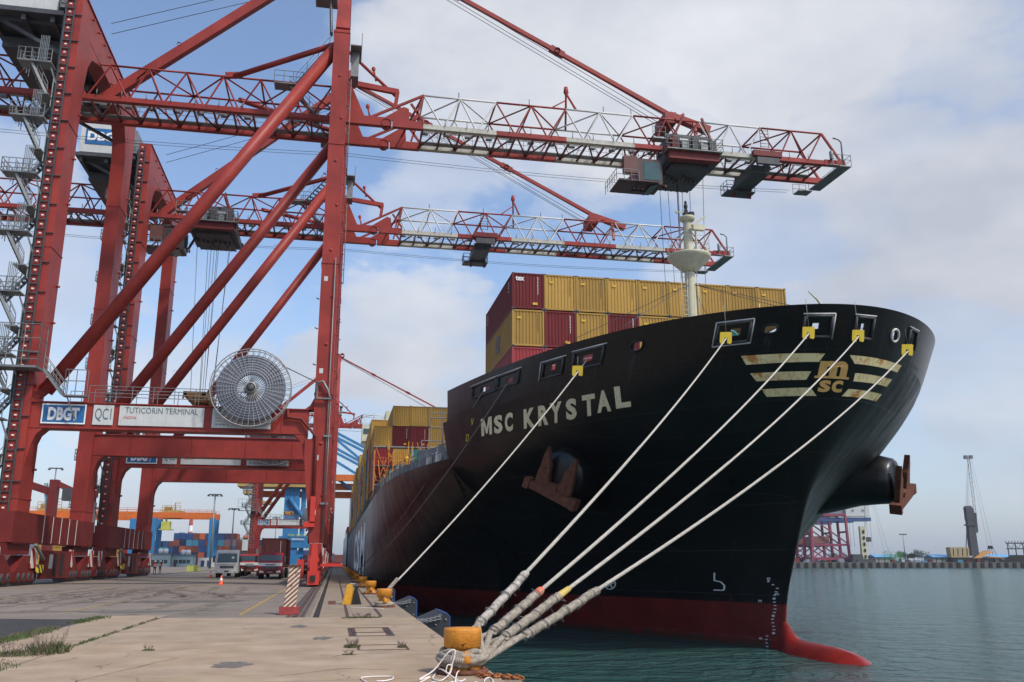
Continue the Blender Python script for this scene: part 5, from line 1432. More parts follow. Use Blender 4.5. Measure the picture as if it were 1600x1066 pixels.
    # cable reel on the near portal beam
    rc = Vector((-6.95, yn - .75, 14.75)); mb = MB()
    for y, s_ in ((-.45, -1), (.35, 1)):
        mb.path([rc + Vector((3.02 * math.cos(a * math.pi / 24), y, 3.02 * math.sin(a * math.pi / 24))) for a in range(48)], .045, 5, closed=True)
        for i in range(40):
            a = i * math.pi / 20; d = Vector((math.cos(a), 0, math.sin(a))); mb.tube(rc + d * .35 + Vector((0, y * .6, 0)), rc + d * 3.02 + Vector((0, y, 0)), .026, 4, caps=False)
    mb.lathe([(.35, -.48), (.42, -.46), (.42, .3)], rc, (0, 1, 0), 16)
    rl = mb.build('cable_reel', mat('reel_steel', (.30, .30, .29), .5, metal=.3), t_)
    mb = MB(); mb.lathe([(.02, -.44), (.34, -.44), (.34, .2)], rc, (0, 1, 0), 16); mb.build('hub', DGRY, rl)
    mb = MB(); mb.lathe([(1.08, -.3), (2.58, -.3), (2.6, .2), (1.08, .2), (1.08, -.3)], rc, (0, 1, 0), 48, smooth=False)
    for k in range(7): r_ = 1.2 + k * .2; mb.lathe([(r_, -.34), (r_ + .09, -.36), (r_ + .1, -.3)], rc, (0, 1, 0), 48)
    mb.build('wound_cable', mat('reel_cable', (.17, .18, .21), .5), rl)
    mb = MB(); mb.box(rc.x - .35, yn - .35, 12.4, rc.x + .35, yn + .2, 14.9); mb.build('reel_bracket', RED2, rl)
    mb = MB(); mb.tube(rc + Vector((2.2, 0, 1.9)), (X0 + .35, yn - .5, 15.35), .04, 5); mb.build('power_cable', CABLE, rl)
    mb = MB(); mb.path([(X0 + .15, yn - .3, 15.5), (X0 + .15, yn - .3, 14.2), (X1 - .1, yn - .3, 14.2), (X1 - .35, yn - .3, 14.9), (X0 + .6, yn - .3, 15.6)], .11, 6, closed=True); mb.build('cable_guide', GRY, t_)
    # signs on the near beam
    ys_ = yn + .27
    for nm, xa, xb, m_, txts in (('terminal_sign', -22.0, -18.9, BLUE, (('DBGT', .45, .35, 2.2, 1.0, TXTW, .05),)),
                                 ('number_sign', -18.4, -16.95, PANEL, ((qc, .15, .35, 1.15, 1.0, TXTG, .0),)),
                                 ('port_sign', -16.55, -10.4, PANEL, (('TUTICORIN TERMINAL', .4, .95, 5.3, .45, TXTG, .0), ('INDIA', .35, .5, .9, .22, TXTR, .0))),
                                 ('maker_sign', -9.8, -5.4, PANEL, (('LIEBHERR', .5, 1.25, 2.6, .26, TXTK, .04), ('Container Cranes Killarney Ltd.', .25, .95, 3.6, .14, TXTK, 0), ('Tel +353 64 70200', .25, .7, 2.6, .14, TXTR, 0), ('Ship to Shore Gantry Crane', .25, .45, 3.4, .14, TXTR, 0), ('SWL 41 t', .25, .2, 2.2, .14, TXTK, 0)))):
        mb = MB(); mb.box(xa, ys_ - .03, 11.75, xb, ys_ + .02, 13.25); sg = mb.build(nm, m_, t_)
        if m_ is BLUE:
            mb = MB(); mb.box(xa, ys_ - .036, 11.75, xb, ys_ - .031, 11.85); mb.box(xa, ys_ - .036, 13.15, xb, ys_ - .031, 13.25); mb.box(xa, ys_ - .036, 11.85, xa + .1, ys_ - .031, 13.15); mb.box(xb - .1, ys_ - .036, 11.85, xb, ys_ - .031, 13.15); mb.build('sign_border', TXTW, sg)
        for s_, dx, dz, w2, h2, mt, bo in txts:
            mb = MB(); put_text(mb, s_, (xa + dx, ys_ - .05, 11.75 + dz * 1.0 - (.1 if h2 > .9 else 0)), (w2, 0, 0), (0, 0, h2), bo); mb.build('sign_lettering', mt, sg)
    # conduits on the seaside near leg
    mb = MB(); mb.path([(X0 - 2.0, yn + .1, 13.3), (X0 - 2.0, yn + .1, 12.7), (X0 - .9, yn + .1, 12.6), (X0 + .3, yn - .12, 11.2), (X0 + .3, yn - .12, 5.6)], .13, 6, mi=0)
    mb.box(X0 + .12, yn - .3, 4.6, X0 + .5, yn - .06, 6.6, 1); mb.box(X0 - .3, yn - .3, 4.3, X0 + .5, yn - .06, 4.7, 1)
    mb.tube((X1 - .25, yn - .15, 3), (X1 - .25, yn - .15, 26), .05, 5, mi=2); mb.tube((X1 - .1, yn - .2, 3), (X1 - .1, yn - .2, 14), .035, 5, mi=2); mb.box(X1 - .5, yn - .2, 11.2, X1 + .1, yn - .05, 11.35, 2); mb.box(X1 - .5, yn - .2, 6, X1 + .1, yn - .05, 6.15, 2)
    mb.build('conduit', [RED2, REDB, GRY], t_)
    # ladder and platforms on the pylon
    mb = MB(); mb.box(-3.9, yn - .4, 50.0, -2.0, yn + 1.3, 50.15); mb.rail([(-2.1, yn - .4, 50.1), (-3.9, yn - .4, 50.1), (-3.9, yn + 1.3, 50.1)], 2.2, .035, .6, mids=(.25, .5, .75))
    stair(mb, (-2.6, yn + .4, 50), (-2.4, yn + .4, 46.8), .7); stair(mb, (-2.6, yn + .6, 54), (-2.4, yn + .6, 50.2), .7); mb.build('pylon_platform', GRY, t_)
    mb = MB(); mb.box(-7.6, gy0 - .2, 45.2, -5.0, gy0 + 1.2, 45.3); mb.rail([(-7.6, gy0 - .2, 45.3), (-5.0, gy0 - .2, 45.3)], 1.2, .035, .9); stair(mb, (-5.4, gy0 + .4, 45.4), (-2.4, gy0 - 2, 48.2), .8); stair(mb, (-6.2, gy0 + .5, 45.2), (-3.4, gy0 + .5, 42.3), .8); mb.build('girder_platform', GRY, t_)
    mb = MB(); mb.box(-.7, yn + 2, 47.0, .3, yn + 5, 47.1); mb.rail([(.3, yn + 2, 47.1), (.3, yn + 5, 47.1)], 1.2, .03, .8); mb.box(-.6, yn + 3, 44.5, .1, yn + 5, 46.99); mb.build('access_platform', GRY, t_)
    mb = MB(); mb.tube((X1 + .3, yn + 1.0, 33), (X1 + .3, yn + 1.0, 43), .04, 4)
    for i in range(9): mb.tube((X1 + .02, yn + 1.0, 33 + i * 1.2), (X1 + .3, yn + 1.0, 33 + i * 1.2), .04, 4)
    mb.build('leg_ladder', GRY, t_)
    # bogies
    def bogie(xc, y0, y1, red):
        b_ = MB(); ln = y1 - y0; yc_ = (y0 + y1) / 2
        b_.frust((xc, y0 + ln * .22, 2.65), (xc, y1 - ln * .22, 2.65), .9, .8, .9, .8, 0)
        for q0 in (y0, yc_ + .15):
            q1 = q0 + ln / 2 - .3
            b_.prism([(0, .35), (.4, .25), (q1 - q0 - .4, .25), (q1 - q0, .35), (q1 - q0, 1.0), ((q1 - q0) * .62, 2.2), ((q1 - q0) * .38, 2.2), (0, 1.0)], (xc - .5, q0, 0), (0, 1, 0), (0, 0, 1), (1.0, 0, 0), 0)
            for f in (.16, .39, .61, .84):
                b_.box(xc + .5, q0 + (q1 - q0) * f - .35, .35, xc + .56, q0 + (q1 - q0) * f + .35, 1.05, 1)
                b_.lathe([(.34, 0), (.3, .06), (.08, .07)], (xc + .56, q0 + (q1 - q0) * f, .62), (1, 0, 0), 12, mi=2)
            b_.box(xc - .35, q0 + .1, .06, xc + .35, q1 - .1, .3, 2)
        bo = b_.build('bogie', [red, RED2, DGRY], t_)
        mb = MB()
        for f in (.16, .39, .61, .84):
            for q0 in (y0, yc_ + .15): mb.lathe([(.05, -.1), (.33, -.1), (.36, -.12), (.36, .12), (.33, .1), (.05, .1)], (xc, q0 + (ln / 2 - .3) * f, .38), (1, 0, 0), 14)
        mb.build('wheel', DGRY, bo)
        for yy in (y0 + ln * .12, y1 - ln * .14): mb = MB(); mb.box(xc + .56, yy - .75, 1.25, xc + .62, yy + .75, 2.75); mb.build('striped_panel', STR_RW, bo)
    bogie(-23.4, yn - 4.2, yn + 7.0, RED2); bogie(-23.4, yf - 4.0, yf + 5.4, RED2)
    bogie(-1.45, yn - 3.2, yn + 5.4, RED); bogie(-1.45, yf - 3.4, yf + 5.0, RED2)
    mb = MB(); mb.box(Z1 - .2, yn + 7.2, .4, Z1 + .35, yf - 4.2, 2.6, 0); mb.box(Z1 + .35, yn + 7.9, 1.2, Z1 + .39, yn + 8.7, 2.3, 1); mb.box(Z1 + .35, yn + 9.2, .6, Z1 + .39, yn + 9.9, 2.4, 2); mb.box(Z1 + .35, yn + 11, .6, Z1 + .39, yn + 11.8, 2.4, 2); mb.box(Z1 + .1, yn + 5.6, .9, Z1 + .3, yn + 6.9, 1.5, 3)
    mb.bar((Z1 + .2, yn + 4.6, 3.0), (Z1 + .2, yn + 7, 1.9), .2, .2, 4)
    mb.build('drive_cabinet', [RED2, PANEL, TAR, STR_YB, GRY], t_)
    # bright red buffer end at the seaside corner
    mb = MB(); yb = yn - 4.3; mb.box(-1.85, yb, .15, -1.05, yb + 1.4, 1.1); mb.box(-1.72, yb + .1, 1.1, -1.2, yb + 1.1, 1.75); mb.box(-1.82, yb + .2, 1.75, -1.1, yb + .9, 1.95); mb.prism([(0, 0), (.55, 0), (.42, 1.0), (.1, 1.1)], (-1.7, yb + .2, 1.95), (1, 0, 0), (0, 0, 1), (0, .6, 0)); mb.box(-1.65, yb - .12, .4, -1.3, yb, .8, 1)
    mb.box(-2.7, yb + 2, .6, -2.2, yb + 4.5, 1.9); mb.box(-1.0, yb + 1, 1.4, .6, yb + 1.3, 1.6); mb.build('buffer', [REDB, BLK], t_)
    mb = MB()
    for i in range(9): mb.tube((-1.9 + i * .11, yn - .3, 3.1), (-2.0 + i * .14, yn - 1.2, 1.7), .035, 4)
    mb.build('hose_bundle', mat('hose_pale', (.4, .33, .34), .6), t_)
    return t_


crane(80.1, 'nearest red quay crane, its white and red lattice boom over the bow, marked QC1', 'QC1', 33.0, 41.5)
crane(108.6, 'second red quay crane behind the nearest one, trolley between its legs, marked QC2', 'QC2', -16.2, 17.0, 20.6)
crane(277.0, 'farthest red quay crane, small behind the parked lorries', 'QC3', -14, 20, 16)

# ------------------------------------------------------------------ bollards, ropes, fenders
def bollard(x, y, label, detail=True):
    t_ = thing('bollard', label, 'bollard', (x, y, 0), 'yellow mooring bollards on the quay edge')
    mb = MB(); mb.lathe([(.33, .0), (.30, .06), (.235, .12), (.225, .28), (.26, .33), (.31, .37), (.315, .62), (.305, .655), (.0, .66)], (x, y, .06), n=28)
    for a in (0, 1, 2, 3, 4, 5): mb.lathe([(.028, 0), (.028, .03), (0, .03)], (x + .27 * math.cos(a), y + .27 * math.sin(a), .11), n=6)
    mb.build('head', BOLY, t_)
    mb = MB(); mb.lathe([(.0, 0), (.44, 0), (.44, .05), (.40, .07), (.0, .075)], (x, y, .006), n=24)
    for k in range(8): a = k * math.pi / 4 + .3; mb.lathe([(.035, .07), (.035, .11), (0, .12)], (x + .37 * math.cos(a), y + .37 * math.sin(a), 0), n=6)
    mb.build('base_plate', RUST, t_)
    if detail:
        mb = MB(); mb.lathe([(.0, -.19), (.085, -.18), (.09, 0)], (x + .02, y - .30, .33), (0, .6, 1), 12); mb.build('horn', BOLY, t_)
    return t_


B1 = at_z(722, 1052, 0); B2 = at_z(600, 949, 0)
bollard(B1.x, B1.y, 'nearest yellow bollard with four thick ropes looped round it')
bollard(B2.x, B2.y, 'second yellow bollard holding one taut rope')
bls = [(Vector((2.03, 52.0, 0)), 'third yellow bollard, empty, just behind the roped one')]
for i in range(10): bls.append((Vector((2.04, 66 + i * 14.6, 0)), None))
wds = ['fourth', 'fifth', 'sixth', 'seventh', 'eighth', 'ninth', 'tenth', 'eleventh', 'twelfth', 'thirteenth']
for i, (p, lb) in enumerate(bls): bollard(p.x, p.y, lb or '%s yellow bollard from the camera along the quay edge' % wds[i - 1], i == 0)


def sagrope(a, b_, sag, n_=24):
    a = Vector(a); b_ = Vector(b_); return [a.lerp(b_, i / n_) - Vector((0, 0, sag * 4 * (i / n_) * (1 - i / n_))) for i in range(n_ + 1)]


def strands(mb, pts, r, turns, rr, n_=3, mi=0):
    """lay strands twisted round a core path"""
    fine_ = []
    P_ = [Vector(p) for p in pts]; L_ = [0]
    for a, b_ in zip(P_[:-1], P_[1:]): L_.append(L_[-1] + (b_ - a).length)
    N_ = int(turns * 10)
    for k in range(n_):
        out_ = []
        for i in range(N_ + 1):
            s_ = L_[-1] * i / N_; j = 0
            while j < len(L_) - 2 and L_[j + 1] < s_: j += 1
            t_ = (s_ - L_[j]) / max(1e-6, L_[j + 1] - L_[j]); p = P_[j].lerp(P_[j + 1], t_)
            d = (P_[min(j + 2, len(P_) - 1)] - P_[max(j - 1, 0)]).normalized()
            u = d.cross(Vector((.3, .2, 1))).normalized(); v_ = d.cross(u); a = 2 * math.pi * (turns * i / N_ + k / n_)
            out_.append(p + (u * math.cos(a) + v_ * math.sin(a)) * rr)
        mb.path(out_, r, 5, mi=mi)


CH = [(18.3, 12.5), (21.6, 12.45), (24.0, 12.4), (27.8, 12.3)]
KN = [(818, 908), (822, 938), (852, 936), (874, 941)]      # where the eye splices end, seen from the quay
BC = Vector((B1.x, B1.y, 0))
BT = [Vector((B1.x - .02, B1.y + .36, .42)), Vector((B1.x + .2, B1.y + .3, .36)), Vector((B1.x + .33, B1.y + .12, .30)), Vector((B1.x + .42, B1.y - .02, .22))]
lab = ['leftmost of the four thick bow ropes, wrapped in pale cloth near the bollard', 'bow rope with a bright orange band above its splice', 'bow rope with a yellow band above its splice', 'rightmost and lowest of the four thick bow ropes']
segl = [3.5, 2.6, 3.0, 4.1]
for k in range(4):
    c = hull_pt(CH[k][0], CH[k][1], .15)
    full_ = sagrope(BT[k], c, .32 + .1 * k, 48)
    # position along the rope where the splice ends
    tot = (c - BT[k]).length; ks = segl[k] / tot
    mb = MB(); cut = max(1, int(48 * ks)); mb.path(full_[cut:], .034, 8)
    strands(mb, full_[cut:cut + 16], .017, 40, .026, 3)
    ro = mb.build('mooring_rope', ROPE, None, loc=tuple(BT[k])); tag(ro, lab[k], 'rope', 'thick ropes from the bow to the nearest bollard')
    sp_ = full_[:cut + 1]; m0 = max(1, int((cut) * .30))
    P2 = [full_[0].lerp(full_[cut], i / 30) - Vector((0, 0, .02 * math.sin(math.pi * i / 30))) for i in range(31)]
    j0 = 8 if k != 3 else 9
    jr = random.Random(40 + k); P2 = [p + Vector((jr.uniform(-1, 1), jr.uniform(-1, 1), jr.uniform(-1, 1))) * .011 for p in P2]
    mb = MB(); mb.path(P2[j0:], [jr.uniform(-.006, .008) + .050 + .016 * math.sin(math.pi * min(1, (i) / 9)) - .028 * max(0, (i - 14) / 8) for i in range(31 - j0)], 10)
    strands(mb, P2[j0:], .036 if k else .03, 11 + k if k else 14, .050 if k else .052, 3)
    mb.build('splice', ROPEG if k else mat('rope_cloth', (.50, .45, .39), .9, var=.32, scale=9, bump=1.0, bscale=26), ro)
    mb = MB()
    for q_ in (j0 + 1, j0 + 5, 20, 24, 28):
        c_ = P2[q_]; d_ = (P2[min(30, q_ + 1)] - P2[q_ - 1]).normalized(); u_ = d_.cross(Vector((0, 0, 1))).normalized(); v_ = d_.cross(u_); rr_ = .096 if q_ < 24 else .084
        mb.path([c_ + d_ * (.03 * math.sin(a_)) + (u_ * math.cos(a_) + v_ * math.sin(a_)) * rr_ for a_ in [i * math.pi / 7 for i in range(14)]], .011, 4, closed=True)
    for q_ in range(46):
        c_ = P2[jr.randrange(j0, 30)] + Vector((jr.uniform(-1, 1), jr.uniform(-1, 1), jr.uniform(-1, 1))).normalized() * .075
        e_ = Vector((jr.uniform(-1, 1), jr.uniform(-1, 1), jr.uniform(-1, .6))) * .11; mb.path([c_, c_ + e_ * .5 + Vector((0, 0, .01)), c_ + e_], .004, 3)
    mb.build('lashing', ROPEB, ro)
    if k in (1, 2):
        q = full_[cut]; d = (full_[cut + 1] - full_[cut]).normalized(); mb = MB(); mb.path([q - d * (.16 if k == 1 else .1), q, q + d * (.05 if k == 1 else .4)], [.080, .082, .066] if k == 1 else [.07, .072, .055], 10); mb.build('colour_band', mat('band_orange', (.75, .12, .04), .8) if k == 1 else mat('band_yellow', (.52, .38, .10), .8, var=.3, scale=20), ro)
    # the eye: both legs go round the bollard neck
    J = P2[j0]; hgt = .34 - .055 * k; cc = BC + Vector((0, 0, hgt)); rad = .33 + .03 * (k % 3)
    vdir = (J - cc); vdir.z = 0; a0 = math.atan2(vdir.y, vdir.x)
    loop = [J + Vector((.03, .03, 0))]
    for i in range(25): a = a0 + R(70) + R(220) * i / 24; loop.append(cc + Vector((rad * math.cos(a), rad * math.sin(a), .02 * math.sin(i * .8 + k))))
    loop.append(J - Vector((.03, -.03, 0)))
    # smooth the lead-in
    sm = [loop[0], loop[0].lerp(loop[1], .5)] + loop[1:-1] + [loop[-2].lerp(loop[-1], .5), loop[-1]]
    mb = MB(); mb.path(sm, .048 + .005 * (k % 2), 8); strands(mb, sm, .018, 40, .038, 3); mb.build('eye', ROPEG, ro)
c = hull_pt(13.05, 12.4, .15); a = Vector((B2.x, B2.y + .1, .5))
mb = MB(); mb.path(sagrope(a, c, .35), .038, 8); ro = mb.build('mooring_rope', ROPE, None, loc=tuple(a)); tag(ro, 'single white rope from the second bollard up past the ship name', 'rope')
mb = MB(); strands(mb, sagrope(a, c, 0, 40)[0:3], .035, 3, .05, 3); mb.path([a + Vector((-.1, .1, .1)), a + Vector((-.26, -.2, -.02)), a + Vector((0, -.36, -.12)), a + Vector((.28, -.1, -.1)), a + Vector((.2, .3, 0))], .05, 7)
mb.path([Vector((B2.x + .36 * math.cos(i * .5), B2.y + .36 * math.sin(i * .5), .14 + .05 * math.sin(i * .25))) for i in range(26)], .05, 7); mb.build('eye', ROPEG, ro)
for k, (X_, z_) in enumerate(((8.96, 12.3), (9.96, 12.3))):
    c = hull_pt(X_, z_, .15); a = Vector((2.03, 95.2 if k == 0 else 80.6, .45)); mb = MB(); mb.path(sagrope(a, c, .9), .035, 6)
    tag(mb.build('mooring_rope', ROPEB, None, loc=tuple(a)), ('upper' if k == 0 else 'lower') + ' of the two shaded grey ropes running aft from the forecastle', 'rope', 'grey breast ropes')

# rat guards on the ropes
for k, (u, v) in enumerate(((1136, 523), (1259, 521), (1335, 526), (1405, 550), (920, 577))):
    if k < 4: a, b_ = BT[k], hull_pt(CH[k][0], CH[k][1], .15)
    else: a, b_ = Vector((B2.x, B2.y + .1, .5)), hull_pt(13.05, 12.4, .15)
    d = (b_ - a).normalized(); c = b_ - d * (1.0 if k != 3 else 1.35)
    ex = d.cross(Vector((0, 0, 1))).normalized(); ey = ex.cross(d)
    ex2 = Vector((1, -.1, 0)).normalized(); ey2 = Vector((0, -.25, 1)).normalized()
    pol = [(-.29, -.20), (-.23, -.29), (-.07, -.29), (-.07, .02), (.07, .02), (.07, -.25), (.25, -.29), (.29, -.2), (.28, .25), (.2, .28), (-.29, .26)]
    mb = MB(); mb.prism(pol, c, ex2, ey2, Vector((0, .03, 0)))
    lb = ['on the leftmost thick bow rope', 'on the second thick bow rope above the emblem wing', 'on the third thick bow rope, above the emblem', 'on the rightmost thick bow rope', 'on the single rope by the ship name'][k]
    g = tag(mb.build('rat_guard', RGY, None, loc=tuple(c)), 'yellow square rat guard plate ' + lb, 'rat guard', 'yellow rat guards')
    mb = MB(); mb.tube(c + ey2 * .2, c + ey2 * .2 + Vector((.15, .35, 2.0)) * (.75 if k != 4 else .3), .012, 4); mb.build('tie_line', ROPEB, g)

# thin heaving lines round the bollard and on the slab
rnd = random.Random(21)


def wander(pts, k=8):
    P_ = [Vector(p) for p in pts]; out_ = []
    for i in range(len(P_) - 1):
        p0 = P_[max(i - 1, 0)]; p1 = P_[i]; p2 = P_[i + 1]; p3 = P_[min(i + 2, len(P_) - 1)]
        for j in range(k):
            t = j / k; out_.append(.5 * ((2 * p1) + (p2 - p0) * t + (2 * p0 - 5 * p1 + 4 * p2 - p3) * t * t + (3 * p1 - p0 - 3 * p2 + p3) * t ** 3))
    return out_ + [P_[-1]]


def gp(u, v, z=.02): return at_z(u, v, z)


def fp(u, v, dy=0): return at_y(u, v, B1.y - .42 + dy)


mb = MB()
for pts in ([gp(640, 1075), gp(672, 1058), gp(655, 1062), fp(678, 1047), fp(700, 1020), fp(711, 1017), fp(706, 1040), fp(700, 1058)],
            [fp(711, 1017), fp(705, 1030, .05), fp(704, 1050), gp(690, 1063), gp(676, 1060), gp(684, 1050), fp(690, 1046), gp(720, 1066), gp(735, 1070)],
            [gp(710, 1070), fp(716, 1049), fp(728, 1058), gp(722, 1064), gp(705, 1066), gp(700, 1075)],
            [gp(760, 1072), gp(757, 1063), gp(765, 1059), gp(770, 1064), gp(768, 1075)],
            [fp(697, 1046), fp(700, 1039), fp(706, 1041), fp(704, 1050), fp(698, 1052), fp(697, 1046)],
            [gp(665, 1070), gp(680, 1066), gp(694, 1071), gp(730, 1072), gp(745, 1066), gp(752, 1075)]):
    mb.path(wander(pts), .011, 5)
tag(mb.build('heaving_line', LINEW, None, loc=(B1.x - .4, B1.y - .4, 0)), 'tangled thin white heaving line lying round the nearest bollard', 'line')
mb = MB(); mb.path(wander([gp(600, 1080), gp(566, 1062), gp(572, 1058), gp(610, 1057), gp(613, 1061), gp(600, 1064), gp(588, 1064)]), .010, 5)
tag(mb.build('heaving_line', LINEW, None, loc=tuple(gp(590, 1062))), 'small open loop of thin white line on the slab at the bottom edge', 'line')
mb = MB(); mb.path(wander([gp(548, 949), gp(575, 950), gp(600, 951)]), .012, 5); tag(mb.build('heaving_line', LINEW, None, loc=tuple(gp(575, 950))), 'short straight white line between yellow marker and second bollard', 'line')


def chain(mb, a, b_, n_, lk=.11, r=.016, sag=.1):
    a = Vector(a); b_ = Vector(b_); pts = [a.lerp(b_, i / n_) - Vector((0, 0, sag * 4 * (i / n_) * (1 - i / n_))) for i in range(n_ + 1)]
    for i in range(n_):
        c_ = (pts[i] + pts[i + 1]) / 2; d = (pts[i + 1] - pts[i]).normalized(); l2 = (pts[i + 1] - pts[i]).length * .72
        u = d.cross(Vector((0, 0, 1))).normalized(); v_ = d.cross(u); s_ = u if i % 2 else v_
        mb.path([c_ + d * (l2 * math.cos(t_ * math.pi / 5)) + s_ * (l2 * .55 * math.sin(t_ * math.pi / 5)) for t_ in range(10)], r, 5, closed=True)


FBL = mat('fender_blue', (.03, .07, .22), .5); FDK = mat('fender_face', (.028, .034, .038), .6, var=.4, rust=.05)
for k, y in enumerate((29.2, 41.0, 56.0)):
    t_ = thing('fender', ['nearest dark fender panel with blue edge standing over the quay edge', 'second dark fender panel with blue edge beside the second bollard', 'third fender panel farther along the quay, mostly hidden'][k], 'fender', (3.2, y, -1.5), 'quay fenders')
    mb = MB(); mb.prism([(0, -2.4), (.93, -2.4), (.93, .08), (.86, .16), (.70, .20), (.05, -.06), (0, -.1)], (2.70, y, 0), (1, 0, 0), (0, 0, 1), (0, 2.2, 0)); mb.build('panel', FDK, t_)
    mb = MB(); mb.prism([(.932, -2.4), (.965, -2.4), (.965, .09), (.87, .20), (.72, .235), (.70, .205), (.86, .165), (.932, .08)], (2.70, y - .01, 0), (1, 0, 0), (0, 0, 1), (0, 2.22, 0)); mb.build('pad', FBL, t_)
    mb = MB()
    for dz in (.0, -.10): chain(mb, (3.36, y - .06, .14 + dz), (2.60, y - .25, .02 + dz * .3), 11, lk=.08, r=.011, sag=.045)
    mb.build('chain', mat('chain_grey', (.24, .24, .25), .6, metal=.3, var=.3), t_)
    mb = MB()
    for dx, dz in ((.82, .0), (.82, -.5), (.82, -1.0), (.5, -.15)): mb.lathe([(.035, 0), (.035, -.03), (0, -.03)], (2.7 + dx, y, dz), (0, 1, 0), 8)
    mb.build('bolt', GRY, t_)
mb = MB(); mb.box(EDGE - .35, 12.2, -.5, EDGE + .3, 14.75, -.02)
mb.build('quay_ledge', G_SLAB2, kind='structure')
mb = MB(); chain(mb, (2.3, 14.85, .05), (2.98, 14.75, .0), 9, r=.016, sag=.0); chain(mb, (2.32, 14.68, .05), (3.0, 14.6, .0), 9, r=.016, sag=.0)
tag(mb.build('chain', mat('chain_rust', (.34, .12, .03), .8, rust=.75, var=.3, scale=8), None, loc=(2.4, 14.2, 0)), 'rusty orange chain lying at the foot of the nearest bollard', 'chain')

# striped post and yellow triangular marker
p = at_z(451, 961, 0)
t_ = thing('striped_post', 'leaning square post with worn brown and white stripes on a red foot', 'post', (p.x, p.y, 0))
mb = MB(); mb.frust((p.x + .0, p.y + .2, .12), (p.x + .14, p.y + .2, 1.62), .42, .42, .36, .36, side=(1, 0, 0)); mb.build('column', STR_POST, t_)
mb = MB(); mb.box(p.x - .33, p.y - .12, .012, p.x + .35, p.y + .55, .27); mb.build('foot', mat('foot_red', (.30, .045, .04), .6, rust=.15, var=.2, scale=4), t_)
mb = MB(); mb.box(p.x - .05, p.y - .02, 1.6, p.x + .32, p.y + .36, 1.66); mb.build('cap', RUST, t_)
p = at_z(546, 945, 0)
t_ = thing('rail_stop', 'yellow and black wedge-shaped marker standing between the sunken rails', 'marker', (p.x, p.y, 0))
mb = MB(); mb.prism([(-.30, 0), (.25, 0), (.22, .25), (.10, .78), (-.04, .84), (-.14, .78)], (p.x, p.y, .012), (1, 0, 0), (0, 0, 1), (0, .55, 0)); mb.build('body', YEL, t_)
mb = MB(); mb.prism([(.0, 0), (.42, 0), (.2, .72), (.12, .76), (.05, .3)], (p.x + .08, p.y - .07, .012), (1, .0, 0), (0, 0, 1), (0, .05, 0)); mb.build('black_panel', TAR, t_)
mb = MB(); mb.box(p.x - .0, p.y + .1, .84, p.x + .22, p.y + .2, .86); mb.build('cap', WHT, t_)


# ------------------------------------------------------------------ traffic cones, people, lorries
def cone(u, v, label):
    p = at_z(u, v, 0); t_ = thing('traffic_cone', label, 'traffic cone', (p.x, p.y, 0), 'orange traffic cones by the lorries')
    mb = MB(); mb.lathe([(.19, .05), (.16, .1), (.035, .72), (.0, .73)], (p.x, p.y, 0), n=16); mb.box(p.x - .24, p.y - .24, 0.01, p.x + .24, p.y + .24, .06); mb.build('body', mat('cone_orange', (.8, .10, .04), .5, var=.1), t_)
    mb = MB(); mb.lathe([(.125, .33), (.085, .50)], (p.x, p.y, 0), n=16); mb.build('reflective_band', TXTW, t_)


cone(345, 914, 'orange traffic cone in front of the white lorry, nearest the camera')
cone(329, 903, 'orange traffic cone left of the white lorry')


def wheel(mb, x, y, r=.52, w_=.3): mb.lathe([(.1, -w_ / 2), (r * .9, -w_ / 2), (r, -w_ / 2 + .04), (r, w_ / 2 - .04), (r * .9, w_ / 2), (.1, w_ / 2)], (x, y, r), (1, 0, 0), 18)


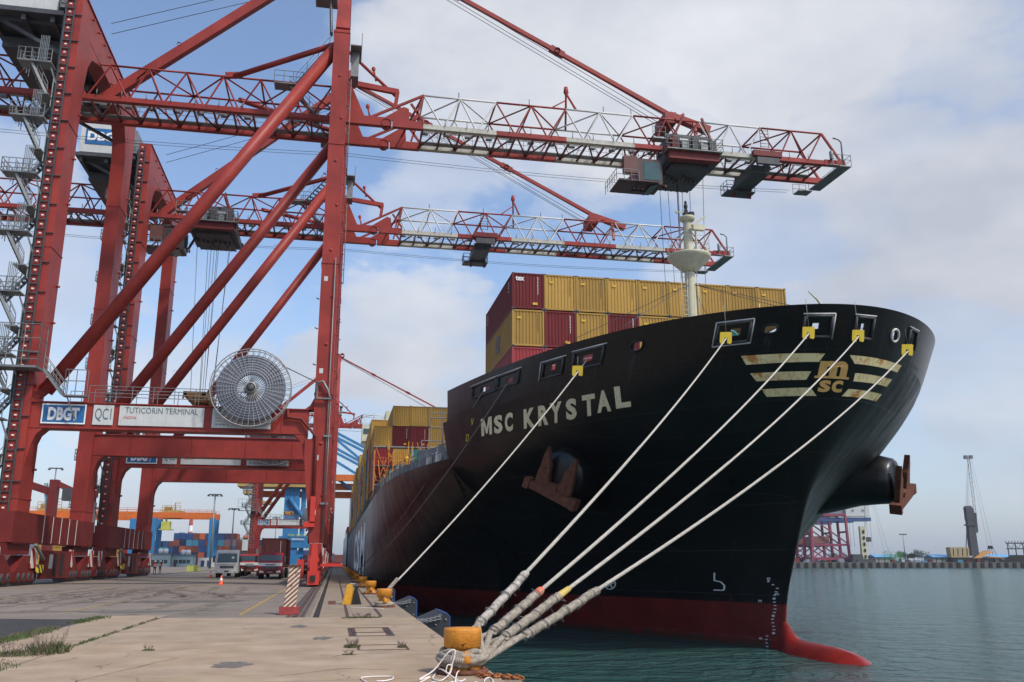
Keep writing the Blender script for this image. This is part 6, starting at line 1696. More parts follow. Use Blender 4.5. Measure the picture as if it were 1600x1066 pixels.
def lorry(x, y, label, cabm, style, load=None, name='lorry'):
    t_ = thing(name, label, 'lorry', (x, y, 0), 'container lorries parked on the apron')
    w_ = 1.2; z0 = .95
    if style == 0:
        prof = [(0, .5), (0, 1.35), (.06, 1.55), (.28, 2.75), (.5, 2.95), (1.9, 2.98), (1.95, .6)]
    else:
        prof = [(0, .55), (0, 1.6), (.12, 1.75), (.35, 2.45), (.55, 2.6), (1.7, 2.62), (1.75, .6)]
    mb = MB(); mb.prism(prof, (x - w_, y, 0), (0, 1, 0), (0, 0, 1), (2 * w_, 0, 0)); mb.build('cab', cabm, t_)
    za, zb, ya, yb = (1.62, 2.6, .065, .25) if style == 0 else (1.82, 2.38, .13, .33)
    mb = MB(); mb.add([(x - w_ + .12, y + ya - .015, za), (x + w_ - .12, y + ya - .015, za), (x + w_ - .2, y + yb - .015, zb), (x - w_ + .2, y + yb - .015, zb)], [(0, 1, 2, 3)])
    mb.add([(x + w_ + .005, y + .45, 1.65), (x + w_ + .005, y + 1.3, 1.65), (x + w_ + .005, y + 1.3, 2.4), (x + w_ + .005, y + .55, 2.4)], [(0, 1, 2, 3)])
    mb.build('windscreen', GLASS, t_)
    mb = MB(); mb.box(x - w_ - .02, y - .12, .5, x + w_ + .02, y - .0, .92, 0); mb.box(x - w_ * .6, y - .03, 1.0, x + w_ * .6, y - .005, 1.28, 1)
    for k in range(3): mb.box(x - .5, y - .04, 1.05 + k * .09, x + .5, y - .025, 1.08 + k * .09, 2)
    mb.box(x - .25, y - .14, .6, x + .25, y - .12, .76, 2 if style else 1)
    mb.build('bumper', [cabm if style == 0 else RED2, DGRY, GRY], t_)
    for s_ in (-1, 1):
        mb = MB(); mb.lathe([(.0, -.02), (.13, -.02), (.15, .04)], (x + s_ * .92, y - .13, .72), (0, 1, 0), 12); mb.box(x + s_ * .72 - .1, y - .135, .62, x + s_ * .72 + .1, y - .12, .8); mb.build('headlight', mat('lamp_glass', (.75, .72, .62), .15), t_)
        mb = MB(); mb.box(x + s_ * 1.42 - .12, y + .1, 1.65, x + s_ * 1.42 + .12, y + .18, 2.3); mb.tube((x + s_ * 1.2, y + .2, 2.3), (x + s_ * 1.42, y + .15, 2.3), .025, 5); mb.tube((x + s_ * 1.2, y + .2, 1.7), (x + s_ * 1.42, y + .15, 1.7), .025, 5); mb.build('mirror', DGRY, t_)
    L_ = 14.5
    mb = MB(); mb.box(x - .42, y + 1.6, .85, x - .3, y + L_, 1.15); mb.box(x + .3, y + 1.6, .85, x + .42, y + L_, 1.15)
    for k in range(9): mb.box(x - 1.2, y + 3.2 + k * 1.35, 1.12, x + 1.2, y + 3.4 + k * 1.35, 1.28)
    mb.box(x - 1.22, y + 3, 1.15, x - 1.12, y + L_, 1.3); mb.box(x + 1.12, y + 3, 1.15, x + 1.22, y + L_, 1.3); mb.box(x + .5, y + 2, .5, x + 1.1, y + 3.2, 1.0); mb.box(x - 1.1, y + 2, .5, x - .5, y + 3.2, 1.0)
    mb.build('chassis', RED2, t_)
    for s_ in (-1, 1):
        for yy in (.75, 3.6, 11.2, 12.5):
            mb = MB(); wheel(mb, x + s_ * 1.0, y + yy); wb = mb.build('wheel', BLK, t_)
            mb = MB(); mb.lathe([(.0, -.01), (.26, 0), (.3, .02)], (x + s_ * 1.16, y + yy, .52), (s_, 0, 0), 12); mb.build('rim', DGRY, wb)
    mb = MB()
    if style == 0: mb.box(x + .45, y + .10, 2.05, x + .72, y + .14, 2.25, 0); mb.box(x - w_ * .8, y - .01, 1.38, x + w_ * .8, y + .002, 1.42, 1)
    else: mb.box(x - w_ + .02, y + .0 - .012, 1.28, x + w_ - .02, y, 1.6, 0); mb.box(x - .5, y - .02, 1.36, x + .5, y - .013, 1.46, 1)
    mb.build('front_panel', [TXTW, DGRY], t_)
    return t_


p = at_z(353, 903, 0); lorry(p.x, p.y, 'white lorry facing the camera with an empty trailer', mat('lorry_white', (.60, .60, .57), .35, var=.06), 0)
p = at_z(421, 905, 0); LR = p
lorry(p.x, p.y, 'dark red lorry facing the camera carrying a maroon container', mat('lorry_red', (.28, .02, .03), .35, var=.1), 1)
container(p.x, p.y + 2.9, 1.3, mat('container_dark_maroon', (.09, .022, .022), .5, streak=.3), 'dark maroon container loaded on the red lorry', None, HT=2.85, marks=[('code_marking', mk_codes, MWH)])
lorry(-10.2, 116, 'red lorry half hidden behind the white lorry and the loaded one', mat('lorry_red2', (.30, .025, .03), .4), 1)
lorry(-2.9, 122, 'red lorry half hidden behind the loaded lorry and the crane leg', mat('lorry_red3', (.32, .03, .03), .4), 1)


def person(u, v, label, vest, face=0.0, arm=0.0, scale=1.0, trousers=(.03, .03, .04)):
    p = at_z(u, v, 0); t_ = thing('person', label, 'person', (p.x, p.y, 0), None)
    def body(name, verts, edges, rad, mt, sub=2):
        me = bpy.data.meshes.new(name); me.from_pydata(verts, edges, []); o = bpy.data.objects.new(name, me); COL.objects.link(o); o.parent = t_; ORG[o] = (p.x, p.y, 0)
        o.rotation_euler.z = face; o.scale = (scale,) * 3
        md = o.modifiers.new('skin', 'SKIN'); md.use_smooth_shade = True
        for i, r_ in enumerate(rad): me.skin_vertices[0].data[i].radius = (r_, r_ * (.8 if name == 'body' else 1))
        me.skin_vertices[0].data[0].use_root = True
        s2 = o.modifiers.new('sub', 'SUBSURF'); s2.levels = sub; s2.render_levels = sub; me.materials.append(mt); return o
    V = [(0, 0, .95), (0, 0, 1.15), (0, 0, 1.38), (0, 0, 1.5), (0, -.02, 1.66),
         (-.1, 0, .86), (-.11, -.03, .48), (-.12, .02, .08), (-.12, -.14, .04), (.1, 0, .86), (.12, .03, .48), (.13, .04, .08), (.13, -.12, .04),
         (-.19, 0, 1.42), (-.25, -.02, 1.14), (-.24 + arm * .1, -.14 - arm * .1, .92 + arm * .25), (-.24 + arm * .1, -.2 - arm * .1, .84 + arm * .25),
         (.19, 0, 1.42), (.26, -.0, 1.14), (.25, -.12 - arm * .12, .93 + arm * .4), (.24, -.17 - arm * .14, .86 + arm * .44)]
    Ed = [(0, 1), (1, 2), (2, 3), (3, 4), (0, 5), (5, 6), (6, 7), (7, 8), (0, 9), (9, 10), (10, 11), (11, 12), (2, 13), (13, 14), (14, 15), (15, 16), (2, 17), (17, 18), (18, 19), (19, 20)]
    rd = [.15, .14, .17, .055, .105, .095, .065, .045, .045, .095, .065, .045, .045, .07, .05, .037, .04, .07, .05, .037, .04]
    body('body', V, Ed, rd, mat('work_clothes_%d' % int(trousers[2] * 1000), trousers, .8))
    o = body('vest', [(0, 0, .98), (0, 0, 1.15), (0, 0, 1.40), (-.18, 0, 1.41), (.18, 0, 1.41)], [(0, 1), (1, 2), (2, 3), (2, 4)], [.17, .16, .185, .085, .085], vest)
    mb = MB(); q = Vector((p.x, p.y, 0)); mb.lathe([(.155, 1.70), (.14, 1.71), (.13, 1.78), (.08, 1.83), (.0, 1.845)], q, n=14); h_ = mb.build('helmet', TXTW if trousers[2] > .035 else mat('helmet_yellow', (.7, .5, .05), .4), t_); h_.scale = (scale,) * 3
    mb = MB()
    mb.lathe([(.0, 1.53), (.06, 1.54), (.09, 1.6), (.1, 1.67), (.095, 1.73), (.0, 1.75)], q + Vector((0, -.02, 0)), n=12); mb.lathe([(.018, -.02), (.0, .02)], q + Vector((0, -.13, 1.65)), (0, -1, 0), 6)
    h_ = mb.build('face', mat('skin', (.16, .08, .05), .6), t_)
    mb = MB()
    for z in (1.08, 1.25): mb.lathe([(.188, z), (.19, z + .04)], q, n=14)
    mb.build('reflective_tape', TXTW, t_)


VST = mat('vest_orange', (.85, .10, .03), .7, var=.1)
person(104, 906, 'worker in orange vest standing close to the crane bogies', VST, 1.2, 1.0)
person(241, 898, 'left one of two workers in orange vests standing on the open apron', VST, .3, 0, 1.0)
person(249.5, 896.5, 'right one of two workers on the open apron, with white helmet', VST, -.6, .6, 1.0, (.03, .03, .06))
mb = MB(); p = at_z(301, 893, 0); mb.frust((p.x, p.y, 0), (p.x, p.y, 1.0), 2.0, 1.6, 1.8, 1.4, side=(1, 0, 0)); mb.box(p.x + .3, p.y - .85, .1, p.x + .95, p.y - .8, .95, 1); mb.box(p.x - .9, p.y - .7, 1.0, p.x + .9, p.y + .7, 1.06, 1)
tag(mb.build('waste_bin', [mat('bin_green', (.35, .38, .07), .6), mat('bin_olive', (.16, .17, .05), .7)], None, loc=(p.x, p.y, 0)), 'low yellow-green skip standing alone on the apron', 'skip')

# ------------------------------------------------------------------ yard: stacks, gantry, sheds, masts
def col_of(rnd, pl): return rnd.choice(pl)


def stack(x0, y0, heights, pl, seed, where, grp, LN=12.19, HT=2.6, pw=2.55):
    rnd = random.Random(seed)
    for i, h_ in enumerate(heights):
        for k in range(h_):
            cm = col_of(rnd, pl)
            container(x0 + i * pw, y0, k * (HT + .02), cm, '%s container, %s column, tier %d, %s' % (COLN[cm.name], ordn[i].replace(' from left', ''), k + 1, where), grp, LN=LN, HT=HT, cast=False)


Y1 = 400


def gx(u, y): return at_y(u, 876, y).x


stack(gx(273, Y1), Y1, [5, 5, 5, 5, 5, 5, 5, 5, 5, 5], [CNAV, CNAV, CBLU, CORG, CBLU, CBRN, CORG, CSKY], 2, 'in the yard stack right of the gantry centre', 'containers in the far yard')
stack(gx(353, Y1), Y1, [5, 5, 4, 4, 4, 4], [CORG, CORG, CBRN, CNAV, CBRN], 3, 'in the yard stack behind the white lorry', 'containers in the far yard')
stack(gx(228, 430), 430, [4, 4, 4, 4, 4], [CBLU, CBRN, CSKY, CNAV, CGRN], 5, 'in the yard stack under the gantry left leg', 'containers in the far yard')
stack(gx(150, 300), 300, [3, 4, 4, 4, 4], [MARO, GOLD, GOLD, CRED], 7, 'in the yard behind the crane legs', 'containers in the far yard')
stack(gx(42, 250), 250, [4, 4, 4], [GOLD, CGRY, GOLD], 8, 'in the yard at the far left', 'containers in the far yard', LN=12.19)


def gantry(u0, u1, v, y, label, cab=True):
    a = at_y(u0, v, y); b_ = at_y(u1, v, y); zt = a.z; x0, x1 = a.x, b_.x
    t_ = thing('yard_gantry_crane', label, 'gantry crane', ((x0 + x1) / 2, y, 0), 'orange and blue yard gantry cranes')
    for yy in (y, y + 11):
        mb = MB(); mb.box(x0 - .5, yy - .6, zt - 2.2, x1 + .5, yy + .6, zt - .3); mb.rail([(x0, yy, zt - .3), (x1, yy, zt - .3)], 1, .05, 2.5); mb.build('top_beam', OCH, t_)
    for xx in (x0 + .6, x1 - .6):
        for yy, s_ in ((y, 1), (y + 11, -1)): mb = MB(); mb.frust((xx, yy, 1.2), (xx, yy, zt - 2.2), 1.5, 1.2, 1.9, 1.2, side=(1, 0, 0)); mb.build('leg', CBL, t_)
        mb = MB(); mb.box(xx - .6, y - 1, 1.0, xx + .6, y + 12, 2.0)
        for q in (y - .5, y + 2, y + 9, y + 11.5): wheel(mb, xx, q, .8, .5)
        mb.build('bogie', DGRY, t_)
    mb = MB(); mb.box(x0 + 3, y - .5, zt - .3, x0 + 9, y + 11, zt + .4); mb.box(x0 + 3.6, y, zt + .4, x0 + 6, y + 3, zt + 1.6); mb.rail([(x0 + 3, y - .5, zt + .4), (x0 + 9, y - .5, zt + .4)], 1.6, .08, 1.5); mb.box(x0 + 7, y, zt + .4, x0 + 7.3, y + .3, zt + 3); mb.box(x0 + 7, y, zt + 2.8, x0 + 9, y + .3, zt + 3); mb.build('trolley', mat('trolley_ochre', (.42, .26, .08), .6), t_)
    if cab:
        mb = MB(); mb.box(x0 + 3.2, y - .6, zt - 6, x0 + 6, y + 2.4, zt - 3.4); mb.box(x0 + 2.6, y - 1, zt - 6.3, x0 + 6.8, y + 3, zt - 6); mb.tube((x0 + 4.5, y + 1, zt - 3.4), (x0 + 4.5, y + 1, zt), .3); mb.build('operator_cab', mat('cab_lime', (.45, .45, .08), .5), t_)


gantry(239, 336, 799, 330, 'orange and blue yard gantry crane in the open, straddling the stacks')
gantry(40, 215, 796, 262, 'orange and blue yard gantry crane mostly hidden behind the red crane legs', False)
# pale blue sheds
BLW = mat('shed_pale_blue', (.26, .36, .38), .6, var=.08)
for (u0, u1, vt, y, lb) in ((231, 267, 866, 300, 'pale blue single-storey site office, left one'), (267, 302, 868, 302, 'lower pale blue site office with dark door, right one')):
    a = at_y(u0, vt, y); b_ = at_y(u1, vt, y); t_ = thing('site_office', lb, 'building', (a.x, y, 0))
    mb = MB(); mb.box(a.x, y, 0, b_.x, y + 6, a.z); mb.build('wall', BLW, t_)
    mb = MB(); mb.box(a.x - .3, y - .3, a.z, b_.x + .3, y + 6.3, a.z + .2); mb.build('roof', mat('shed_roof', (.13, .22, .26), .6), t_)
    for f in (.25, .45, .62, .8): mb = MB(); x = a.x + (b_.x - a.x) * f; mb.box(x - .5, y - .05, 1.0, x + .5, y - .02, 2.1); mb.build('window', GLASS, t_)
    mb = MB(); mb.box(a.x + 1, y - .06, .0, a.x + 1.9, y - .03, 2.1); mb.build('door', DGRY, t_)
    for f in (.5, .72): mb = MB(); x = a.x + (b_.x - a.x) * f; mb.lathe([(.0, 0), (.75, 0), (.75, 1.3), (.5, 1.5), (0, 1.55)], (x, y + 2, a.z + .2), n=12); mb.build('water_tank', TXTW, t_)
a = at_y(310, 872, 290); t_ = thing('booth', 'small white booth with two blue doors near the gantry leg', 'booth', (a.x, 290, 0))
mb = MB(); mb.box(a.x, 290, 0, a.x + 4.6, 293, 2.7); mb.build('wall', PANEL, t_)
for dx in (.8, 2.6): mb = MB(); mb.box(a.x + dx, 289.95, .1, a.x + dx + 1, 289.98, 1.9); mb.build('door', CBLU, t_)


def mast(u, v, y, label, heads=4, name='light_mast'):
    p = at_y(u, v, y); t_ = thing(name, label, 'light mast', (p.x, y, 0), 'tall yard light masts')
    mb = MB(); mb.tube((p.x, y, 0), (p.x, y, p.z), .32, 10, .14); mb.build('pole', GRY, t_)
    mb = MB(); mb.box(p.x - 1.5, y - .3, p.z - .1, p.x + 1.5, y + .3, p.z + .15)
    for k in range(heads): mb.lathe([(.12, .1), (.4, -.35), (.36, -.4), (0, -.3)], (p.x - 1.5 + 3 * k / max(1, heads - 1), y - .3, p.z - .05), n=8)
    mb.build('lamp_head', DGRY, t_)


mast(336.5, 773, 230, 'tall light mast passing in front of the gantry right leg')
mast(366, 795, 300, 'light mast standing between the gantry and the far red crane')
mast(432, 809, 420, 'small light mast seen through the far red crane')
mast(88, 732, 240, 'light mast with flat head left behind the nearest crane', 2)
# red and white chimney with smoke
p = at_y(299, 812, 1500); t_ = thing('chimney', 'tall red and white banded chimney far behind the stacks', 'chimney', (p.x, 1500, 0))
h_ = p.z; mb = MB(); n_ = 7
for k in range(n_): mb.lathe([(5.2 - k * .35, h_ * k / n_), (4.85 - k * .35, h_ * (k + 1) / n_)], (p.x, 1500, 0), n=16, mi=k % 2)
mb.build('stack', [mat('chimney_red', (.4, .06, .05), .7), TXTW], t_)
p = at_y(276, 835, 1300); q = at_y(292, 835, 1300); mb = MB(); mb.box(p.x, 1300, 0, q.x, 1340, p.z); mb.box(q.x, 1302, 0, q.x + 12, 1340, p.z + 2); mb.box(p.x + 2, 1304, p.z, p.x + 8, 1320, p.z + 3)
tag(mb.build('power_station', mat('far_block', (.20, .27, .33), .8), None, loc=(p.x, 1300, 0)), 'pale blue-grey block building at the foot of the chimney', 'building')

# portal crane with cabin glimpsed under the nearest crane (red) and grey lattice mast
p = at_y(84, 745, 215); t_ = thing('mobile_crane', 'dark red quay crane part with cabin, seen under the nearest portal', 'crane', (p.x, 215, 0))
mb = MB(); a = at_y(86, 750, 215); mb.box(a.x - .8, 214, 0, a.x + .9, 216, a.z); mb.bar(at_y(44, 757, 215), at_y(84, 770, 215), 1.3, 1.6); mb.build('column', RED2, t_)
mb = MB(); mb.bar(at_y(88, 755, 215), at_y(116, 768, 216), 1.0, 1.2); b_ = at_y(108, 772, 215); mb.box(b_.x - 1.2, 214, b_.z - 1.5, b_.x + 1.2, 216, b_.z + 1.2, 1); mb.bar(at_y(72, 755, 215), at_y(74, 805, 215), .7, .7, 2); mb.build('arm', [RED2, DGRY, BLW], t_)
for k in range(4): pass

# ------------------------------------------------------------------ blue and orange quay crane far along
D0 = 330.0
t_ = thing('quay_crane', 'blue quay crane with orange arms beyond the red cranes', 'crane', (-12, D0, 0))
a = at_y(447, 740, D0); b_ = at_y(480, 740, D0)
mb = MB(); mb.box(a.x, D0, 3, b_.x - 2.2, D0 + 4, 33); mb.box(b_.x - 1.6, D0 + 1, 3, b_.x, D0 + 4, 33); mb.build('leg', CBL, t_)
mb = MB(); mb.box(-3.4, D0, 3, -1.2, D0 + 3, 33); mb.box(-3.4, D0 + 18, 3, -1.2, D0 + 20, 33); mb.build('leg', CBL, t_)
mb = MB(); c0 = at_y(440, 838, D0); mb.box(c0.x - 1, D0 - .5, c0.z - 4, -1, D0 + 2, c0.z); mb.box(a.x - 1, D0 - 1, 0.5, b_.x + 1, D0 + 22, 4); mb.box(-4, D0 - 2, .5, -.8, D0 + 22, 4); mb.build('portal_beam', CBL, t_)
mb = MB()
for k in range(6): mb.tube(at_y(478, 812 + k * 9, D0 + 2), at_y(508, 770 + k * 9, D0 + 2), .35, 6)
mb.tube(at_y(452, 778, D0 - .5), at_y(478, 816, D0 - .5), .8, 8); mb.build('lattice', CBL, t_)
mb = MB()
for (u0, v0, u1, v1) in ((525, 676, 601, 716), (525, 684, 605, 724), (525, 700, 600, 742), (525, 708, 590, 742), (527, 720, 572, 750), (540, 690, 590, 740), (525, 742, 560, 772)): mb.bar(at_y(u0 - 30, v0 - 16, D0 + 10), at_y(u1, v1, D0 + 10), .9, .9)
mb.build('boom_stay', CBL, t_)
mb = MB()
for v in (744, 757, 769):
    a = at_y(400, v, D0 + 8); b_ = at_y(640, v - 2, D0 + 8); mb.box(a.x, D0 + 7 + (v - 744) * .3, a.z - 1.3, b_.x, D0 + 9 + (v - 744) * .3, a.z + 1.0)
mb.build('boom', OCH, t_)
mb = MB(); a = at_y(372, 756, D0); mb.box(a.x, D0 - 2, a.z - 1, a.x + 30, D0 + 10, a.z); mb.box(a.x + 2, D0 - 2, a.z - 3.5, a.x + 8, D0 + 8, a.z - 2.5); mb.box(a.x + 4, D0 - 2, a.z - 7, a.x + 12, D0 + 5, a.z - 6); mb.rail([(a.x, D0 - 2, a.z), (a.x + 30, D0 - 2, a.z)], 2, .12, 3); mb.build('machinery_deck', mat('deck_ochre', (.38, .26, .08), .6), t_)
mb = MB(); put_text(mb, 'PSA SICAL', at_y(450, 838, D0 - 1), (6.5, 0, 0), (0, 0, .8), .02); mb.lathe([(.75, -.05), (.75, .05)], at_y(451, 838.5, D0 - 1.2), (0, 1, 0), 10); mb.build('beam_lettering', mat('lime', (.35, .45, .08), .5), t_)
mb = MB(); put_text(mb, 'TERMINALS', at_y(455, 844, D0 - 1), (4.5, 0, 0), (0, 0, .6), .02); mb.build('beam_lettering', TXTW, t_)

# a second vessel farther along the quay
t_ = thing('container_ship', 'distant dark vessel moored beyond the stern of the big ship', 'ship', (16, 420, WATER_Z))
mb = MB(); pts = [(4, 335), (4, 480), (34, 480), (34, 335), (24, 318), (14, 318)]
mb.add([(x if z > 5 else 4 + (x - 4) * .96, y + (0 if z > 5 else 4), z) for z in (-6, 12) for x, y in pts], [(0, 1, 7, 6), (1, 2, 8, 7), (2, 3, 9, 8), (3, 4, 10, 9), (4, 5, 11, 10), (5, 0, 6, 11), (6, 7, 8, 9, 10, 11)]); mb.build('hull', HBLK, t_)
mb = MB(); mb.box(5, 345, 12, 33, 360, 16); mb.box(6, 440, 12, 32, 452, 32); mb.build('deck_house', DECKG, t_)
for k in range(4): container(5.4, 362 + 13 * k, 12, [MARO, GOLD, CBLU, MARO][k], '%s container on the distant vessel, row %d' % (['maroon', 'gold', 'blue', 'maroon'][k], k + 1), 'containers on the distant vessel', cast=False)

# ------------------------------------------------------------------ far shore across the water
DF = 590.0


def fs_(u, z, d=DF):
    """point over the far shore: forward distance d, picture column u, height z"""
    k = math.cos(PITCH) * 1390 + (876.5 - 533) * math.sin(PITCH)
    return Vector((0, 0, z)) + FH * d + RT * ((u - 800) / k * d)


def fz(v, d=DF): return 1.8 + (876.5 - v) / 1390 * d * 1.0


mb = MB(); a = fs_(1000, 0); b_ = fs_(2600, 0); dp = FH * 900
mb.add([a + Vector((0, 0, -6)), b_ + Vector((0, 0, -6)), b_ + Vector((0, 0, .9)), a + Vector((0, 0, .9)), a + dp + Vector((0, 0, .9)), b_ + dp + Vector((0, 0, .9))], [(0, 1, 2, 3), (3, 2, 5, 4)])
mb.build('far_quay_ground', G_WALL, kind='structure')
mb = MB()
for i in range(44): u = 1235 + i * 12.5; p = fs_(u, 0, DF - .4); mb.frust(p + Vector((0, 0, -3)), p + Vector((0, 0, .7)), 2.0, .5, 2.0, .5, side=RT)
tag(mb.build('far_fender_row', TAR, None), 'row of dark fenders and pile heads along the far quay wall', 'fender row', kind='stuff')


def crane_far(u0, d, label, sc=1.0, col=PINK):
    o = fs_(u0, 0, d); t_ = thing('ship_to_shore_crane', label, 'crane', tuple(o), 'faded red cranes across the harbour')
    ex = RT; ey = FH

    def Q(x, y, z): return o + ex * x + ey * y + Vector((0, 0, z * .94))
    for x in (-14, 9):
        for y in (-8, 8):
            mb = MB(); mb.frust(Q(x * 1.08, y, 1), Q(x, y, 34), 1.5, 1.5, 1.3, 1.3); mb.build('leg', col, t_)
    mb = MB()
    for y in (-8, 8):
        mb.bar(Q(-15, y, 13), Q(9.5, y, 13), 1.3, 1.4); mb.bar(Q(-15, y, 3.5), Q(10, y, 3.5), 1.5, 1.8); mb.bar(Q(-14, y, 34), Q(9, y, 34), 1.2, 1.4); mb.bar(Q(-14, y, 32), Q(9, y, 14), .8, .8); mb.bar(Q(-3, y, 13), Q(9, y, 4), .7, .7); mb.bar(Q(-3, y, 13), Q(-14.5, y, 4), .7, .7)
    for x in (-14, 9): mb.bar(Q(x, -8, 13), Q(x, 8, 13), 1, 1.2); mb.bar(Q(x, -8, 22), Q(x, 8, 22), 1, 1.2)
    mb.build('portal_beam', col, t_)
    mb = MB(); mb.bar(Q(-38, -3, 31), Q(28, -3, 31), 1.2, 2.4); mb.bar(Q(-38, 3, 31), Q(28, 3, 31), 1.2, 2.4); mb.build('girder', SEABL, t_)
    mb = MB(); mb.bar(Q(-14, 0, 34), Q(-15, 0, 56), 1.3, 1.3); mb.bar(Q(-7, -4, 34), Q(-15, 0, 56), 1, 1); mb.bar(Q(-7, 4, 34), Q(-15, 0, 56), 1, 1); mb.build('a_frame', col, t_)
    mb = MB(); mb.bar(Q(-15, 0, 55), Q(8, 0, 34), .7, .7); mb.bar(Q(-15, 1, 50), Q(2, 0, 34), .7, .7); mb.bar(Q(-15, 0, 55), Q(-37, 0, 33), .6, .6); mb.build('stay', SEABL, t_)
    mb = MB(); c = Q(16, 0, 37); mb.frust(Q(4, 0, 33.2), Q(4, 0, 41.5), 9, 9, 9, 9, side=ex); mb.frust(Q(19, 0, 33.2), Q(19, 0, 41.5), 16, 9, 16, 9, 1, side=ex); mb.build('machine_house', [CGRY, PANEL], t_)
    for k in (-3.5, 3.5): mb = MB(); mb.lathe([(0, 0), (.9, 0), (.9, .1)], Q(19 + k, -4.6, 37), tuple(-ey), 10); mb.build('vent', CGRY, mh_ if False else t_)
    mb = MB(); mb.frust(Q(-8, 0, 14), Q(-8, 0, 19), 12, 10, 12, 10, side=ex); mb.build('lower_platform', mat('far_brown', (.22, .09, .07), .7), t_)
    mb = MB()
    for x in (-14, 9):
        for y in (-8, 8): mb.frust(Q(x, y, .9), Q(x, y, 3.2), 6, 1.5, 4.5, 1.5, side=ex)
    mb.build('bogie', DGRY, t_)
    mb = MB()
    for x in (26, 28.5): mb.tube(Q(x, 0, 12), Q(x, 0, 58), .1, 4)
    mb.build('aerial', CABLE, t_)


crane_far(1299, DF + 28, 'rightmost faded red crane across the harbour, white machine house')
crane_far(1243, DF + 85, 'middle faded red crane across the harbour, half behind the ship stem')
crane_far(1274, DF + 52, 'faded red crane across the harbour standing between the two nearer ones')
crane_far(1215, DF + 115, 'leftmost faded red crane across the harbour, mostly behind the ship')
# cream bulk-crane tower beside them
o = fs_(1351, 0, DF + 12); t_ = thing('mobile_harbour_crane', 'cream lattice crane tower right of the faded red cranes', 'crane', tuple(o))
mb = MB(); mb.frust(o + Vector((0, 0, 1)), o + Vector((0, 0, 24)), 3.6, 3, 3.2, 3, side=RT); mb.build('tower', mat('far_cream', (.5, .47, .30), .6), t_)
mb = MB()
for k in range(5): mb.frust(o + Vector((0, 0, 3.5 + k * 4)) + RT * .3 - FH * 1.8, o + Vector((0, 0, 5.5 + k * 4)) + RT * .3 - FH * 1.8, 1.3, .2, 1.3, .2, side=RT)
mb.build('window', TAR, t_)
mb = MB(); mb.frust(o + RT * 3.6 + Vector((0, 0, 14)), o + RT * 3.6 + Vector((0, 0, 17)), 3, 2.5, 3, 2.5, side=RT); mb.frust(o - RT * 5 + Vector((0, 0, .9)), o - RT * 5 + Vector((0, 0, 6)), 8, 5, 6, 5, side=RT); mb.frust(o + Vector((0, 0, .9)), o + Vector((0, 0, 3)), 12, 6, 12, 6, side=RT); mb.build('cab', DGRY, t_)
mb = MB(); mb.tube(o + RT * 2 + Vector((0, 0, 20)), o + RT * 5.5 + Vector((0, 0, 62)), .16, 4); mb.tube(o + RT * 14 + Vector((0, 0, 4)), o + RT * 5.5 + Vector((0, 0, 62)), .06, 4); mb.tube(o + RT * 17 + Vector((0, 0, 4)), o + RT * 5.5 + Vector((0, 0, 62)), .06, 4); mb.build('wire_rope', CABLE, t_)
# mobile harbour crane on the right
d = DF + 14; o = fs_(1523, 0, d); t_ = thing('mobile_harbour_crane', 'dark mobile harbour crane with raised lattice boom, yellow counterweight house', 'crane', tuple(o))
up = Vector((0, 0, 1))
mb = MB(); mb.frust(o + up * 5, o + up * 28, 5.0, 4, 4.4, 3.4, side=RT); mb.frust(o + up * 28, o + up * 36, 5, 3.8, 4.8, 3.8, side=RT); mb.frust(o + up * 35.5 + RT * -.3, o + up * 37.5 - RT * .5, 5.2, 3.6, 3.2, 3, side=RT); mb.frust(o + up * 24.5, o + up * 25.4, 6.4, 4.5, 6.4, 4.5, side=RT)
mb.frust(o + up * 20 + RT * 3.4, o + up * 33 + RT * 4.2, 1.6, 1.6, 1.2, 1.2, side=RT); mb.bar(o - RT * 5 + up * 8, o - RT * 2.6 + up * 23, .4, .4); mb.build('tower', mat('harbour_crane_dark', (.06, .055, .06), .6), t_)
tip = fs_(1533, fz(720, d), d); mb = MB(); root = o + RT * 4 + up * 21
for dx in (-.7, .7): mb.bar(root + RT * dx, tip + RT * dx, .22, .22)
for k in range(16): a = root.lerp(tip, k / 16); b_ = root.lerp(tip, (k + 1) / 16); s_ = 1 if k % 2 else -1; mb.tube(a + RT * .7 * s_, b_ - RT * .7 * s_, .09, 4)
mb.frust(tip - up * 1 - RT * 1.8, tip + up * 1.4 - RT * 1.8, 2.4, 2, 2, 2, side=RT); mb.frust(tip - RT * -1.6 - up * .8, tip + RT * 1.6 + up * 1.4, 2, 2, 2, 2, side=RT); mb.build('boom', mat('harbour_boom', (.16, .15, .15), .6), t_)
mb = MB(); hd = o + up * 37
for dx in (-1.5, -.5, .6): mb.tube(hd + RT * dx, tip + RT * dx * .4, .09, 4)
hk = fs_(1550, 5, d)
for dx in (-1.4, 1.4): mb.tube(hk + RT * dx + up * 6, tip + RT * (1.2 + dx * .4), .07, 4)
mb.build('wire_rope', CABLE, t_)
mb = MB()
for dx in (-3.5, -1.2, 1.2, 3.5): mb.tube(hk + RT * dx * .3 + up * 6, hk + RT * dx + up * .5, .18, 4)
mb.frust(hk + up * 4.5, hk + up * 6.5, 3, 2, 2, 2, side=RT); mb.build('grab', TAR, t_)
mb = MB(); mb.frust(o + up * 4 - RT * 10.5, o + up * 10.5 - RT * 10.5, 12, 6, 12.5, 6, side=RT); mb.frust(o + up * 3.6 + RT * 3, o + up * 5.6 + RT * 2, 17, 6, 13, 5, 1, side=RT); mb.bar(o + up * 4.5 + RT * 8, o + up * 3.6 + RT * 19, .6, .8, 1)
for k in range(4): mb.frust(o + up * 5 - RT * (15 - k * 3) - FH * 3.1, o + up * 9.6 - RT * (14.6 - k * 3) - FH * 3.1, .4, .2, .4, .2, 2, side=RT)
